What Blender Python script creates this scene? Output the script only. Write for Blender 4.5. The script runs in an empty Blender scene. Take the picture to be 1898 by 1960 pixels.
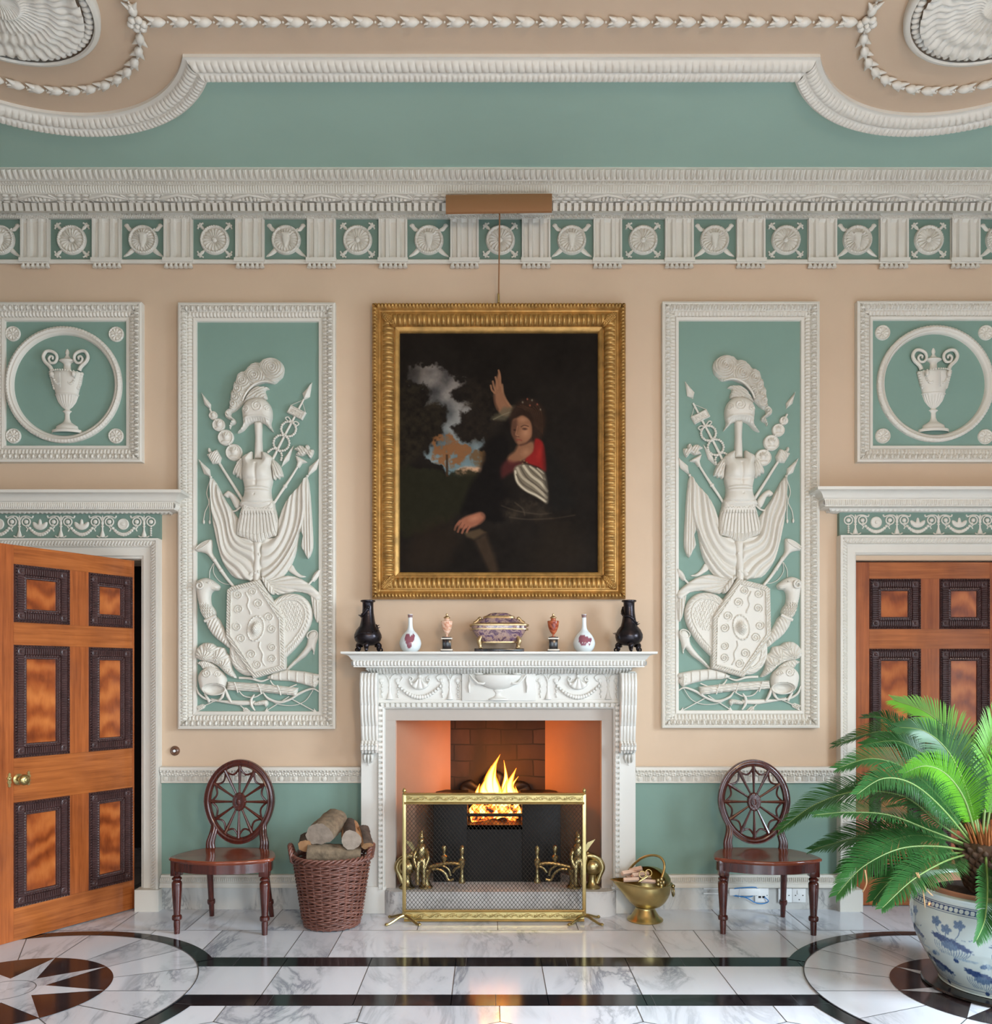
import bpy, bmesh, math, random
import numpy as np
from mathutils import Vector, Matrix
from mathutils.geometry import delaunay_2d_cdt
PI = math.pi
R = math.radians
random.seed(7)
RNG = np.random.default_rng(11)
COL = bpy.context.scene.collection
# survey of the room: the wall with the fireplace is y = 0, the lens stands D metres in front of it, EYE above the floor
D, F, HX, HY, EYE = 5.5, 1650.0, 936.0, 1290.0, 1.4933


def PX(x, Y=0.0): return (x - HX) * (D + Y) / F
def PZ(y, Y=0.0): return EYE - (y - HY) * (D + Y) / F
def P(x, y, Y=0.0): return (PX(x, Y), Y, PZ(y, Y))


def lin(c):
    return tuple(((v / 255) / 12.92 if v / 255 <= .04045 else ((v / 255 + .055) / 1.055) ** 2.4) for v in c)


def linv(a):
    a = np.asarray(a, float) / 255
    return np.where(a <= .04045, a / 12.92, ((a + .055) / 1.055) ** 2.4)


# ---------------------------------------------------------------- objects
def empty(name, loc=(0, 0, 0), rz=0.0):
    o = bpy.data.objects.new(name, None)
    o.empty_display_size = .05
    o.location = loc
    o.rotation_euler.z = rz
    COL.objects.link(o)
    return o


def tag(o, label=None, cat=None, group=None, kind=None):
    for k, v in (('label', label), ('category', cat), ('group', group), ('kind', kind)):
        if v:
            o[k] = v
    return o


def thing(name, label, cat, loc=(0, 0, 0), rz=0.0, group=None, kind=None):
    return tag(empty(name, loc, rz), label, cat, group, kind)


def kids(o): return [c for c in bpy.data.objects if c.parent == o]


def copy_tree(o, parent=None):
    c = o.copy()
    COL.objects.link(c)
    if parent:
        c.parent = parent
    for ch in kids(o):
        copy_tree(ch, c)
    return c


def origin_of(o):
    v = Vector((0, 0, 0))
    while o:
        v += Vector(o.location)
        o = o.parent
    return v


class MB:
    def __init__(s):
        s.V, s.F, s.M, s.C, s.n = [], [], [], [], 0

    def add(s, V, Fc, m=0, col=None):
        V = np.asarray(V, float).reshape(-1, 3)
        s.V.append(V)
        if isinstance(Fc, np.ndarray):
            s.F.extend((Fc + s.n).tolist())
        else:
            s.F.extend([[i + s.n for i in f] for f in Fc])
        s.M.extend([m] * len(Fc))
        s.C.append(np.ones((len(V), 4)) if col is None else np.c_[np.asarray(col, float).reshape(-1, 3), np.ones(len(V))])
        s.n += len(V)
        return s

    def join(s, o, fn=None):
        V = np.concatenate(o.V) if o.V else np.zeros((0, 3))
        n0 = s.n
        s.V.append(fn(V) if fn else V)
        s.F.extend([[i + n0 for i in f] for f in o.F])
        s.M.extend(o.M)
        s.C.extend(o.C)
        s.n += len(V)
        return s

    def grid(s, G, cu=False, cv=False, m=0, col=None):
        n, k = G.shape[:2]
        I = np.arange(n * k).reshape(n, k)
        if cu:
            I = np.concatenate([I, I[:1]], 0)
        if cv:
            I = np.concatenate([I, I[:, :1]], 1)
        q = np.stack([I[:-1, :-1], I[1:, :-1], I[1:, 1:], I[:-1, 1:]], -1).reshape(-1, 4)
        return s.add(G.reshape(-1, 3), q, m, col)

    def box(s, x0, x1, y0, y1, z0, z1, bev=0.0, m=0):
        if x0 > x1: x0, x1 = x1, x0
        if y0 > y1: y0, y1 = y1, y0
        if z0 > z1: z0, z1 = z1, z0
        if bev <= 0:
            V = [(x, y, z) for x in (x0, x1) for y in (y0, y1) for z in (z0, z1)]
            return s.add(V, [(0, 1, 3, 2), (4, 6, 7, 5), (0, 4, 5, 1), (2, 3, 7, 6), (0, 2, 6, 4), (1, 5, 7, 3)], m)
        bm = bmesh.new()
        bmesh.ops.create_cube(bm, size=1)
        for v in bm.verts:
            v.co = ((x0 + x1) / 2 + v.co.x * (x1 - x0), (y0 + y1) / 2 + v.co.y * (y1 - y0), (z0 + z1) / 2 + v.co.z * (z1 - z0))
        bmesh.ops.bevel(bm, geom=bm.edges[:], offset=bev, segments=2, profile=.5, affect='EDGES')
        bm.verts.index_update()
        s.add([v.co[:] for v in bm.verts], [[v.index for v in f.verts] for f in bm.faces], m)
        bm.free()
        return s

    def lathe(s, prof, c=(0, 0, 0), n=32, a0=0.0, a1=2 * PI, sx=1.0, sy=1.0, axis='z', m=0, fn=None):
        full = abs(a1 - a0 - 2 * PI) < 1e-6
        A = np.linspace(a0, a1, n, endpoint=not full)
        pr = np.array(prof, float)
        r = np.repeat(pr[:, 0][:, None], n, 1)
        if fn is not None:
            r = r * fn(A[None, :], pr[:, 1][:, None])
        x, y, z = r * np.cos(A) * sx, r * np.sin(A) * sy, np.repeat(pr[:, 1][:, None], n, 1)
        if axis == 'y': G = np.stack([x, -z, y], -1)
        elif axis == 'x': G = np.stack([z, x, y], -1)
        else: G = np.stack([x, y, z], -1)
        return s.grid(G + np.array(c), False, full, m)

    def sphere(s, c, r, n=12, k=8, rot=None, m=0):
        if not hasattr(r, '__len__'): r = (r, r, r)
        t = np.linspace(0, PI, k + 1)[:, None]
        a = np.linspace(0, 2 * PI, n, endpoint=False)[None, :]
        G = np.stack([np.sin(t) * np.cos(a) * r[0], np.sin(t) * np.sin(a) * r[1], -np.cos(t) * np.ones_like(a) * r[2]], -1)
        if rot is not None:
            G = G @ np.array(rot).T
        return s.grid(G + np.array(c), False, True, m)

    def tube(s, path, rad, n=8, cap=True, close=False, m=0, flat=1.0):
        Pp = np.asarray(path, float)
        k = len(Pp)
        rad = np.broadcast_to(np.asarray(rad, float), (k,))
        T = np.gradient(Pp, axis=0) if not close else np.roll(Pp, -1, 0) - np.roll(Pp, 1, 0)
        T /= np.linalg.norm(T, axis=1)[:, None] + 1e-12
        up = np.array([0, 0, 1.0]) if abs(T[0][2]) < .9 else np.array([0, 1.0, 0])
        Nn = np.zeros_like(Pp)
        v = up - T[0] * up.dot(T[0])
        Nn[0] = v / np.linalg.norm(v)
        for i in range(1, k):
            v = Nn[i - 1] - T[i] * Nn[i - 1].dot(T[i])
            Nn[i] = v / (np.linalg.norm(v) + 1e-12)
        B = np.cross(T, Nn)
        a = np.linspace(0, 2 * PI, n, endpoint=False)
        G = Pp[:, None] + rad[:, None, None] * (np.cos(a)[None, :, None] * Nn[:, None] * flat + np.sin(a)[None, :, None] * B[:, None])
        s.grid(G, close, True, m)
        if cap and not close:
            s.F.append([s.n - k * n + i for i in range(n)]); s.M.append(m)
            s.F.append([s.n - n + i for i in range(n)][::-1]); s.M.append(m)
        return s

    def prism(s, poly, d0, d1, plane='xz', m=0):
        """a flat outline given depth; plane xz -> depth along y, xy -> along z, yz -> along x"""
        n = len(poly)
        def pt(p, d):
            return (p[0], d, p[1]) if plane == 'xz' else (p[0], p[1], d) if plane == 'xy' else (d, p[0], p[1])
        V = [pt(p, d0) for p in poly] + [pt(p, d1) for p in poly]
        Fc = [[i, (i + 1) % n, n + (i + 1) % n, n + i] for i in range(n)] + [list(range(n))[::-1], list(range(n, 2 * n))]
        return s.add(V, Fc, m)

    def build(s, name, mat, parent=None, angle=38, col=None, label=None):
        me = bpy.data.meshes.new(name)
        V = np.concatenate(s.V)
        if parent is not None:
            V = V - np.array(origin_of(parent))
        me.from_pydata(V.tolist(), [], s.F)
        mats = mat if isinstance(mat, (list, tuple)) else [mat]
        for mm in mats:
            me.materials.append(mm)
        if len(mats) > 1:
            me.polygons.foreach_set('material_index', s.M)
        if col:
            a = me.color_attributes.new(col, 'FLOAT_COLOR', 'POINT')
            a.data.foreach_set('color', np.concatenate(s.C).ravel())
        me.validate()
        me.polygons.foreach_set('use_smooth', [True] * len(me.polygons))
        if angle < 180:
            me.set_sharp_from_angle(angle=R(angle))
        me.update()
        o = bpy.data.objects.new(name, me)
        COL.objects.link(o)
        if parent is not None:
            o.parent = parent
        if label:
            o['label'] = label
        return o


def struct(name, mb, mat, parent=None, angle=38, col=None):
    o = mb.build(name, mat, parent, angle, col)
    if parent is None:
        o['kind'] = 'structure'
    return o


def smooth_path(pts, n=6, close=False):
    """Catmull-Rom through the points"""
    p = np.asarray(pts, float)
    k = len(p)
    out = []
    rng = range(k) if close else range(k - 1)
    for i in rng:
        if close:
            a, b, c, d = p[(i - 1) % k], p[i], p[(i + 1) % k], p[(i + 2) % k]
        else:
            a, b, c, d = p[max(i - 1, 0)], p[i], p[i + 1], p[min(i + 2, k - 1)]
        for t in np.linspace(0, 1, n, endpoint=False):
            out.append(.5 * ((2 * b) + (-a + c) * t + (2 * a - 5 * b + 4 * c - d) * t * t + (-a + 3 * b - 3 * c + d) * t ** 3))
    if not close:
        out.append(p[-1])
    return np.array(out)


# ---------------------------------------------------------------- materials
def new_mat(name):
    m = bpy.data.materials.new(name)
    m.use_nodes = True
    nt = m.node_tree
    return m, nt, nt.nodes['Principled BSDF']


def node(nt, kind, **kw):
    n = nt.nodes.new(kind)
    for k, v in kw.items():
        if k in n.inputs: n.inputs[k].default_value = v
        else: setattr(n, k, v)
    return n


def coords(nt, scale=(1, 1, 1), rot=(0, 0, 0), kind='Object'):
    tc = node(nt, 'ShaderNodeTexCoord')
    mp = node(nt, 'ShaderNodeMapping')
    mp.inputs['Scale'].default_value = scale
    mp.inputs['Rotation'].default_value = rot
    nt.links.new(tc.outputs[kind], mp.inputs[0])
    return mp.outputs[0]


def ramp(nt, fac, stops):
    r = node(nt, 'ShaderNodeValToRGB')
    e = r.color_ramp.elements
    while len(e) < len(stops): e.new(.5)
    for el, (p, c) in zip(e, stops):
        el.position = p
        el.color = (*c, 1)
    nt.links.new(fac, r.inputs[0])
    return r.outputs[0]


def bump(nt, b, height, strength, dist=.01):
    bp = node(nt, 'ShaderNodeBump')
    bp.inputs['Strength'].default_value = strength
    bp.inputs['Distance'].default_value = dist
    nt.links.new(height, bp.inputs['Height'])
    nt.links.new(bp.outputs[0], b.inputs['Normal'])


def plain(name, rgb, rough=.6, metal=0.0, var=.08, scale=3.0, bstr=.0, bscale=60.0, coat=0.0, spec=.5):
    m, nt, b = new_mat(name)
    c = np.array(lin(rgb))
    vec = coords(nt)
    n = node(nt, 'ShaderNodeTexNoise', Scale=scale, Detail=5.0, Roughness=.6)
    nt.links.new(vec, n.inputs['Vector'])
    nt.links.new(ramp(nt, n.outputs[0], [(.3, tuple(np.clip(c * (1 - var), 0, 1))), (.7, tuple(np.clip(c * (1 + var), 0, 1)))]), b.inputs['Base Color'])
    b.inputs['Roughness'].default_value = rough
    b.inputs['Metallic'].default_value = metal
    b.inputs['Coat Weight'].default_value = coat
    b.inputs['Specular IOR Level'].default_value = spec
    if bstr:
        n2 = node(nt, 'ShaderNodeTexNoise', Scale=bscale, Detail=4.0)
        nt.links.new(vec, n2.inputs['Vector'])
        bump(nt, b, n2.outputs[0], bstr, .004)
    return m


def wood(name, dark, light, axis='z', rough=.28, scale=1.0, coat=.3, swirl=0.6):
    m, nt, b = new_mat(name)
    s = {'x': (1.1, 26, 26), 'y': (26, 1.1, 26), 'z': (26, 26, 1.1)}[axis]
    vec = coords(nt, tuple(v * scale for v in s))
    n = node(nt, 'ShaderNodeTexNoise', Scale=2.2, Detail=8.0, Roughness=.62, Distortion=swirl)
    nt.links.new(vec, n.inputs['Vector'])
    vec2 = coords(nt, (1.7, 1.7, 1.7))
    n2 = node(nt, 'ShaderNodeTexNoise', Scale=1.3, Detail=3.0, Distortion=1.5)
    nt.links.new(vec2, n2.inputs['Vector'])
    mx = node(nt, 'ShaderNodeMath', operation='MULTIPLY_ADD')
    nt.links.new(n.outputs[0], mx.inputs[0]); mx.inputs[1].default_value = .65
    ml = node(nt, 'ShaderNodeMath', operation='MULTIPLY')
    nt.links.new(n2.outputs[0], ml.inputs[0]); ml.inputs[1].default_value = .4
    nt.links.new(ml.outputs[0], mx.inputs[2])
    d, l = np.array(lin(dark)), np.array(lin(light))
    nt.links.new(ramp(nt, mx.outputs[0], [(.3, tuple(d)), (.52, tuple((d + l) / 2)), (.74, tuple(l))]), b.inputs['Base Color'])
    b.inputs['Roughness'].default_value = rough
    b.inputs['Coat Weight'].default_value = coat
    b.inputs['Coat Roughness'].default_value = .12
    return m


def attr_mat(name, attr, rough=.4, coat=0.0, var=.0, spec=.5):
    m, nt, b = new_mat(name)
    a = node(nt, 'ShaderNodeVertexColor', layer_name=attr)
    nt.links.new(a.outputs[0], b.inputs['Base Color'])
    b.inputs['Roughness'].default_value = rough
    b.inputs['Coat Weight'].default_value = coat
    b.inputs['Specular IOR Level'].default_value = spec
    return m


def marble(name, base, vein, scale=1.0, rough=.16, attr=None, amount=1.0):
    m, nt, b = new_mat(name)
    tc = node(nt, 'ShaderNodeTexCoord')
    vec = tc.outputs['Object']
    tone = None
    if attr:
        a = node(nt, 'ShaderNodeVertexColor', layer_name=attr)
        sp = node(nt, 'ShaderNodeSeparateColor')
        nt.links.new(a.outputs[0], sp.inputs[0])
        tone = sp.outputs[0]
        cb = node(nt, 'ShaderNodeVectorMath', operation='MULTIPLY_ADD')
        nt.links.new(a.outputs[0], cb.inputs[0]); cb.inputs[1].default_value = (17, 23, 9)
        nt.links.new(vec, cb.inputs[2])
        vec = cb.outputs[0]
    mp = node(nt, 'ShaderNodeMapping')
    mp.inputs['Rotation'].default_value = (.2, .3, .75)
    mp.inputs['Scale'].default_value = (scale * 2.6, scale * .9, scale * 1.6)
    nt.links.new(vec, mp.inputs[0])
    n1 = node(nt, 'ShaderNodeTexNoise', Scale=1.5, Detail=9.0, Roughness=.62, Distortion=1.3)
    nt.links.new(mp.outputs[0], n1.inputs['Vector'])
    n2 = node(nt, 'ShaderNodeTexNoise', Scale=.8, Detail=4.0, Distortion=.6)
    nt.links.new(mp.outputs[0], n2.inputs['Vector'])
    # thin veins where the noise passes one half
    s = node(nt, 'ShaderNodeMath', operation='SUBTRACT'); nt.links.new(n1.outputs[0], s.inputs[0]); s.inputs[1].default_value = .5
    ab = node(nt, 'ShaderNodeMath', operation='ABSOLUTE'); nt.links.new(s.outputs[0], ab.inputs[0])
    v = ramp(nt, ab.outputs[0], [(0.0, (amount,) * 3), (.012, (amount * .75,) * 3), (.05, (amount * .12,) * 3), (.13, (0, 0, 0))])
    w = ramp(nt, n2.outputs[0], [(.46, (0, 0, 0)), (.64, (1, 1, 1))])
    mu = node(nt, 'ShaderNodeMath', operation='MULTIPLY'); nt.links.new(v, mu.inputs[0]); nt.links.new(w, mu.inputs[1])
    cl = ramp(nt, n2.outputs[0], [(.3, lin(base)), (.75, tuple(np.array(lin(base)) * .82))])
    mix = node(nt, 'ShaderNodeMix', data_type='RGBA')
    nt.links.new(mu.outputs[0], mix.inputs[0]); nt.links.new(cl, mix.inputs[6])
    mix.inputs[7].default_value = (*lin(vein), 1)
    out = mix.outputs[2]
    if tone is not None:
        hs = node(nt, 'ShaderNodeHueSaturation')
        mr = node(nt, 'ShaderNodeMapRange'); nt.links.new(tone, mr.inputs[0]); mr.inputs[3].default_value = .86; mr.inputs[4].default_value = 1.06
        nt.links.new(mr.outputs[0], hs.inputs['Value']); nt.links.new(out, hs.inputs['Color'])
        out = hs.outputs[0]
    nt.links.new(out, b.inputs['Base Color'])
    b.inputs['Roughness'].default_value = rough
    return m


def flame_wood():
    """crotch figured veneer: feathered arcs sweeping up from a dark middle"""
    m, nt, b = new_mat('flame_mahogany')
    vec = coords(nt, (3.2, 3.2, 2.0))
    n0 = node(nt, 'ShaderNodeTexNoise', Scale=1.1, Detail=3.0, Distortion=1.0)
    nt.links.new(vec, n0.inputs['Vector'])
    wv = node(nt, 'ShaderNodeTexWave', Scale=1.1, Distortion=7.0, Detail=3.0)
    wv.inputs['Detail Scale'].default_value = 1.4
    wv.bands_direction = 'Z'
    nt.links.new(vec, wv.inputs['Vector'])
    fine = node(nt, 'ShaderNodeTexNoise', Scale=9.0, Detail=6.0, Distortion=1.6)
    nt.links.new(coords(nt, (4, 4, 1.2)), fine.inputs['Vector'])
    a = node(nt, 'ShaderNodeMath', operation='MULTIPLY_ADD'); nt.links.new(wv.outputs[1], a.inputs[0]); a.inputs[1].default_value = .3
    c = node(nt, 'ShaderNodeMath', operation='MULTIPLY_ADD'); nt.links.new(n0.outputs[0], c.inputs[0]); c.inputs[1].default_value = .55
    d = node(nt, 'ShaderNodeMath', operation='MULTIPLY'); nt.links.new(fine.outputs[0], d.inputs[0]); d.inputs[1].default_value = .22
    nt.links.new(d.outputs[0], c.inputs[2]); nt.links.new(c.outputs[0], a.inputs[2])
    nt.links.new(ramp(nt, a.outputs[0], [(.26, lin((104, 44, 18))), (.5, lin((156, 78, 34))), (.8, lin((196, 114, 56)))]), b.inputs['Base Color'])
    b.inputs['Roughness'].default_value = .18
    b.inputs['Coat Weight'].default_value = .5
    b.inputs['Coat Roughness'].default_value = .1
    return m


M = {}
M['plaster'] = plain('painted_plaster', (214, 209, 198), .55, var=.03, bstr=.05, bscale=90)
M['beige'] = plain('blush_distemper', (203, 178, 152), .75, var=.05, scale=1.3, bstr=.04, bscale=40)
M['teal'] = plain('sea_green_distemper', (122, 150, 138), .75, var=.05, scale=1.6, bstr=.03, bscale=40)
M['teal_lit'] = plain('sea_green_distemper_lit', (154, 182, 168), .75, var=.04, scale=1.2)  # wall green, lightened: the ceiling's brighter light is put into the colour
M['tealdark'] = plain('sage_green_distemper', (112, 136, 124), .75, var=.05, scale=3)
M['slip'] = plain('grey_slip_paint', (176, 166, 156), .6, var=.03)
M['mantel'] = plain('white_mantel_paint', (214, 212, 205), .42, var=.02)
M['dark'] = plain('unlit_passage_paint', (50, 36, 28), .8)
M['wood_x'] = wood('mahogany_rail', (112, 54, 22), (190, 110, 54), 'x', .2)
M['wood_z'] = wood('mahogany_stile', (112, 52, 22), (184, 102, 50), 'z', .2)
M['flame'] = flame_wood()
M['carved'] = plain('carved_dark_mahogany', (70, 46, 44), .3, var=.25, scale=20, coat=.2)
M['chair'] = wood('chair_mahogany', (36, 14, 12), (94, 38, 28), 'z', .22, 1.2, .5)
M['seat'] = wood('seat_mahogany', (84, 34, 22), (152, 74, 44), 'x', .2, .8, .5)
M['brass'] = plain('brass', (190, 170, 116), .28, 1.0, var=.15, scale=9)
M['oldbrass'] = plain('old_brass', (170, 152, 108), .28, 1.0, var=.2, scale=14)
M['gilt'] = plain('gilding', (178, 138, 78), .45, .6, var=.3, scale=16, bstr=.15, bscale=120)
M['unseen'] = plain('drab_distemper', (120, 108, 96), .8)
M['iron'] = plain('black_iron', (26, 24, 24), .55, .5, var=.2, scale=12)
M['bronze'] = plain('black_bronze', (52, 48, 52), .26, .8, var=.3, scale=30, bstr=.2, bscale=90)
M['whiteplastic'] = plain('white_plastic', (232, 232, 230), .35, var=.01)
# ---------------------------------------------------------------- enriched mouldings
def orn_fn(kind, p, t):
    """height of an ornament at phase p (0..1 along) and t (0..1 across)"""
    w = np.sqrt(np.clip(1 - (2 * t - 1) ** 6, 0, 1))
    q = p - .5
    if kind == 'flute':      # rounded reeds
        return np.sqrt(np.clip(1 - (q / .42) ** 2, 0, 1)) * w
    if kind == 'hollow':     # sunk channels with solid ends
        return 1 - (np.abs(q) < .3) * np.sqrt(np.clip(1 - (q / .3) ** 2, 0, 1)) * np.clip((.5 - abs(t - .5)) * 6, 0, 1)
    if kind == 'egg':
        r = (q / .27) ** 2 + ((t - .52) / .46) ** 2
        r2 = (q / .42) ** 2 + ((t - .5) / .62) ** 2
        shell = np.clip(1 - np.abs(np.sqrt(r2) - .95) / .16, 0, 1) * .7
        dart = np.clip(1 - np.abs(np.abs(q) - .5) / .05, 0, 1) * np.clip(1.2 - t, 0, 1) * .7
        return np.maximum(np.sqrt(np.clip(1 - r, 0, 1)), np.maximum(shell, dart))
    if kind == 'leaf':       # upright tongue with a mid vein
        hw = .47 * np.sqrt(np.clip(1 - (t * 1.02) ** 3, .0, 1))
        h = np.clip(1 - (np.abs(q) / (hw + 1e-4)) ** 3, 0, 1)
        return h * (1 - .35 * np.clip(1 - np.abs(q) / .05, 0, 1)) * (.5 + .5 * np.sin(np.clip(t, 0, 1) * PI * .8 + .3))
    if kind == 'bead':
        return np.sqrt(np.clip(1 - (q / .44) ** 2 - (2 * t - 1) ** 2, 0, 1))
    if kind == 'rope':
        return np.abs(np.sin(PI * (p + t * .9))) * w
    if kind == 'wave':
        return (.5 + .5 * np.sin(2 * PI * (p + .35 * np.sin(PI * t)))) * w
    if kind == 'dentil':
        return (np.abs(q) < .31) * 1.0
    if kind == 'slot':       # narrow dark slots between broad blocks
        return 1 - (np.abs(np.abs(q) - .5) < .17) * np.clip((.5 - abs(t - .45)) * 5, 0, 1)
    if kind == 'foliage':
        return np.clip(.5 + .5 * np.sin(2 * PI * p + 4 * t) * np.cos(2 * PI * (2 * p - 1.3 * t)), 0, 1) * w
    if kind == 'gadroon':
        return np.sqrt(np.clip(1 - (((p + .25 * t) % 1 - .5) / .44) ** 2, 0, 1)) * w
    return np.zeros_like(p)


class Prof:
    """profile rows (u across, v out) carrying ornament"""
    def __init__(s, u=0.0, v=0.0):
        s.rows = [(u, v, None, 0, 1, 0, 0, 1)]
        s.u, s.v = u, v

    def to(s, u, v, n=1, kind=None, period=.03, amp=.006, bulge=0.0, phase=0.0):
        L = math.hypot(u - s.u, v - s.v) + 1e-9
        nu, nv = -(v - s.v) / L, (u - s.u) / L
        lo = 0 if kind else 1
        for i in range(lo, n + 1):
            t = i / n
            b = bulge * math.sin(PI * t)
            s.rows.append((s.u + (u - s.u) * t + nu * b, s.v + (v - s.v) * t + nv * b, kind, t, period, amp, nu, nv))
        s.u, s.v = u, v
        return s

    def min_period(s):
        return min([r[4] for r in s.rows if r[2]] or [1e9])


def orn(mb, S, prof, pos, m=0, s0=0.0):
    rows = []
    for (u, v, kind, t, per, amp, nu, nv) in prof.rows:
        if kind:
            d = 1.45 * amp * orn_fn(kind, ((S - s0) / per) % 1.0, np.full_like(S, t))
        else:
            d = np.zeros_like(S)
        rows.append(pos(S, u + nu * d, v + nv * d, u, v))
    mb.grid(np.array(rows), m=m)


def srange(a, b, prof, k=9):
    per = prof.min_period()
    n = 2 if per > 1e8 else max(3, int(abs(b - a) / per * k) + 1)
    return np.linspace(a, b, n)


def frame_rect(mb, x0, x1, z0, z1, prof, Y0, sides='TBLR', m=0, k=9):
    """mitred moulding round a rectangle on the wall; u runs inward, v out of the wall (-y)"""
    def st(a, b, c): return np.stack(np.broadcast_arrays(a, b, c), -1)
    for sd in sides:
        if sd in 'TB':
            S = srange(x0, x1, prof, k)
            def pos(S, u, v, ub, vb, sd=sd):
                return st(np.clip(S, x0 + ub, x1 - ub), Y0 - v, (z1 - u) if sd == 'T' else (z0 + u))
        else:
            S = srange(z0, z1, prof, k)
            lo = 1 if 'B' in sides else 0
            hi = 1 if 'T' in sides else 0
            def pos(S, u, v, ub, vb, sd=sd, lo=lo, hi=hi):
                return st((x0 + u) if sd == 'L' else (x1 - u), Y0 - v, np.clip(S, z0 + ub * lo, z1 - ub * hi))
        orn(mb, S, prof, pos, m)


def strip_x(mb, x0, x1, prof, Y0=0.0, retL=False, retR=False, m=0, k=9, s0=0.0):
    """moulding along x; u = -z, v = -y from Y0; optional mitred returns at the ends"""
    def st(a, b, c): return np.stack(np.broadcast_arrays(a, b, c), -1)
    vm = max(r[1] for r in prof.rows)
    S = srange(x0 - (vm if retL else 0), x1 + (vm if retR else 0), prof, k)
    def pos(S, u, v, ub, vb):
        return st(np.clip(S, x0 - (vb if retL else 0), x1 + (vb if retR else 0)), Y0 - v, -u)
    orn(mb, S, prof, pos, m, s0)
    for on, xe, sg in ((retL, x0, -1), (retR, x1, 1)):
        if on:
            S2 = srange(0, vm, prof, k)
            def pos2(S, u, v, ub, vb, xe=xe, sg=sg):
                return st(xe + sg * v, Y0 - np.clip(S, 0, vb), -u)
            orn(mb, S2, prof, pos2, m)


# ---------------------------------------------------------------- low relief from an outline
def resample(pts, step):
    p = np.vstack([pts, pts[:1]])
    out = []
    for a, b in zip(p[:-1], p[1:]):
        n = max(1, int(np.linalg.norm(b - a) / step))
        for i in range(n):
            out.append(a + (b - a) * i / n)
    return np.array(out)


def inside(poly, q):
    x, y = q[:, 0], q[:, 1]
    c = np.zeros(len(q), bool)
    a = poly
    b = np.roll(poly, -1, 0)
    for (x0, y0), (x1, y1) in zip(a, b):
        if y0 == y1: continue
        k = ((y0 > y) != (y1 > y)) & (x < (x1 - x0) * (y - y0) / (y1 - y0) + x0)
        c ^= k
    return c


def dist_to(poly, q):
    a = poly
    b = np.roll(poly, -1, 0)
    d = np.full(len(q), 1e9)
    for p0, p1 in zip(a, b):
        e = p1 - p0
        L = e.dot(e) + 1e-12
        t = np.clip(((q - p0) @ e) / L, 0, 1)
        d = np.minimum(d, np.linalg.norm(q - (p0 + t[:, None] * e), axis=1))
    return d


def relief(outline, h, base=4.0, w=None, fn=None, step=2.0, smooth=4, foot=-1.0):
    """mesh (V in px x, px y, px height; faces) of a swelling shape over an outline; h px swell, base px edge height, w px shoulder"""
    o = np.asarray(outline, float)
    if smooth > 1:
        o = smooth_path(o, smooth, True)
    o = resample(o, step)
    keep = np.linalg.norm(o - np.roll(o, 1, 0), axis=1) > .15
    o = o[keep]
    lo, hi = o.min(0), o.max(0)
    gx, gy = np.meshgrid(np.arange(lo[0], hi[0], step), np.arange(lo[1], hi[1], step))
    gx[1::2] += step * .5
    q = np.stack([gx.ravel(), gy.ravel()], 1)
    q = q[inside(o, q)]
    if len(q):
        q = q[dist_to(o, q) > step * .55]
    allp = np.vstack([o, q]) if len(q) else o
    vs, es, fs, *_ = delaunay_2d_cdt([Vector(p) for p in allp], [], [list(range(len(o)))], 1, 1e-4)
    V = np.array([v[:] for v in vs])
    d = dist_to(o, V)
    ww = w or max(2.0, d.max())
    t = np.clip(d / ww, 0, 1)
    z = base + h * np.sqrt(np.clip(1 - (1 - t) ** 2, 0, 1))
    if fn is not None:
        z = z + 1.6 * fn(V[:, 0], V[:, 1], d) * np.clip(d / 2.0, 0, 1)
    V3 = np.c_[V, z]
    cnt = {}
    for f in fs:
        for i in range(len(f)):
            e = (f[i], f[(i + 1) % len(f)])
            k = (min(e), max(e))
            cnt[k] = None if k in cnt else e
    n = len(V3)
    bd = [e for e in cnt.values() if e]
    ids = {}
    ext = []
    faces = [list(f) for f in fs]
    for a, b in bd:
        for c in (a, b):
            if c not in ids:
                ids[c] = n + len(ext)
                ext.append((V3[c][0], V3[c][1], foot))
        faces.append([b, a, ids[a], ids[b]])
    return np.vstack([V3, np.array(ext)]), faces


def wall_map(Y0, mirror=None, dx=0.0, dy=0.0):
    """survey px on a plane parallel to the wall -> metres"""
    s = (D + Y0) / F
    def fn(V):
        x = V[:, 0]
        if mirror is not None:
            x = mirror - x
        return np.c_[(x + dx - HX) * s, Y0 - V[:, 2] * s, EYE - (V[:, 1] + dy - HY) * s]
    return fn
# ================================================================ the shell
AX = .06                      # the room's middle axis
XL, XR, YB, HC = -4.7, 4.82, -9.0, 4.53
DL0, DL1, DR0, DR1, DH = -3.27, PX(272), PX(1636), 3.39, 2.22       # doorways
FX0, FX1, FZ1 = PX(757, -.1), PX(1151, -.1), PZ(1379, -.1)          # fireplace opening
w = MB()
T = .32
for a, b, z0, z1 in ((XL, DL0, 0, HC), (DL0, DL1, DH, HC), (DL1, FX0 - .03, 0, HC), (FX0 - .03, FX1 + .03, FZ1 + .03, HC),
                     (FX1 + .03, DR0, 0, HC), (DR0, DR1, DH, HC), (DR1, XR, 0, HC)):
    w.box(a, b, 0, T, z0, z1)
wall = struct('wall_back', w, M['beige'])
# sea green dado between the skirting and the chair rail
for a, b in ((PX(310), PX(692)), (PX(1214), PX(1600))):
    MB().box(a, b, -.006, .004, .2, PZ(1490)).build('dado', M['teal'], wall)
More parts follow.
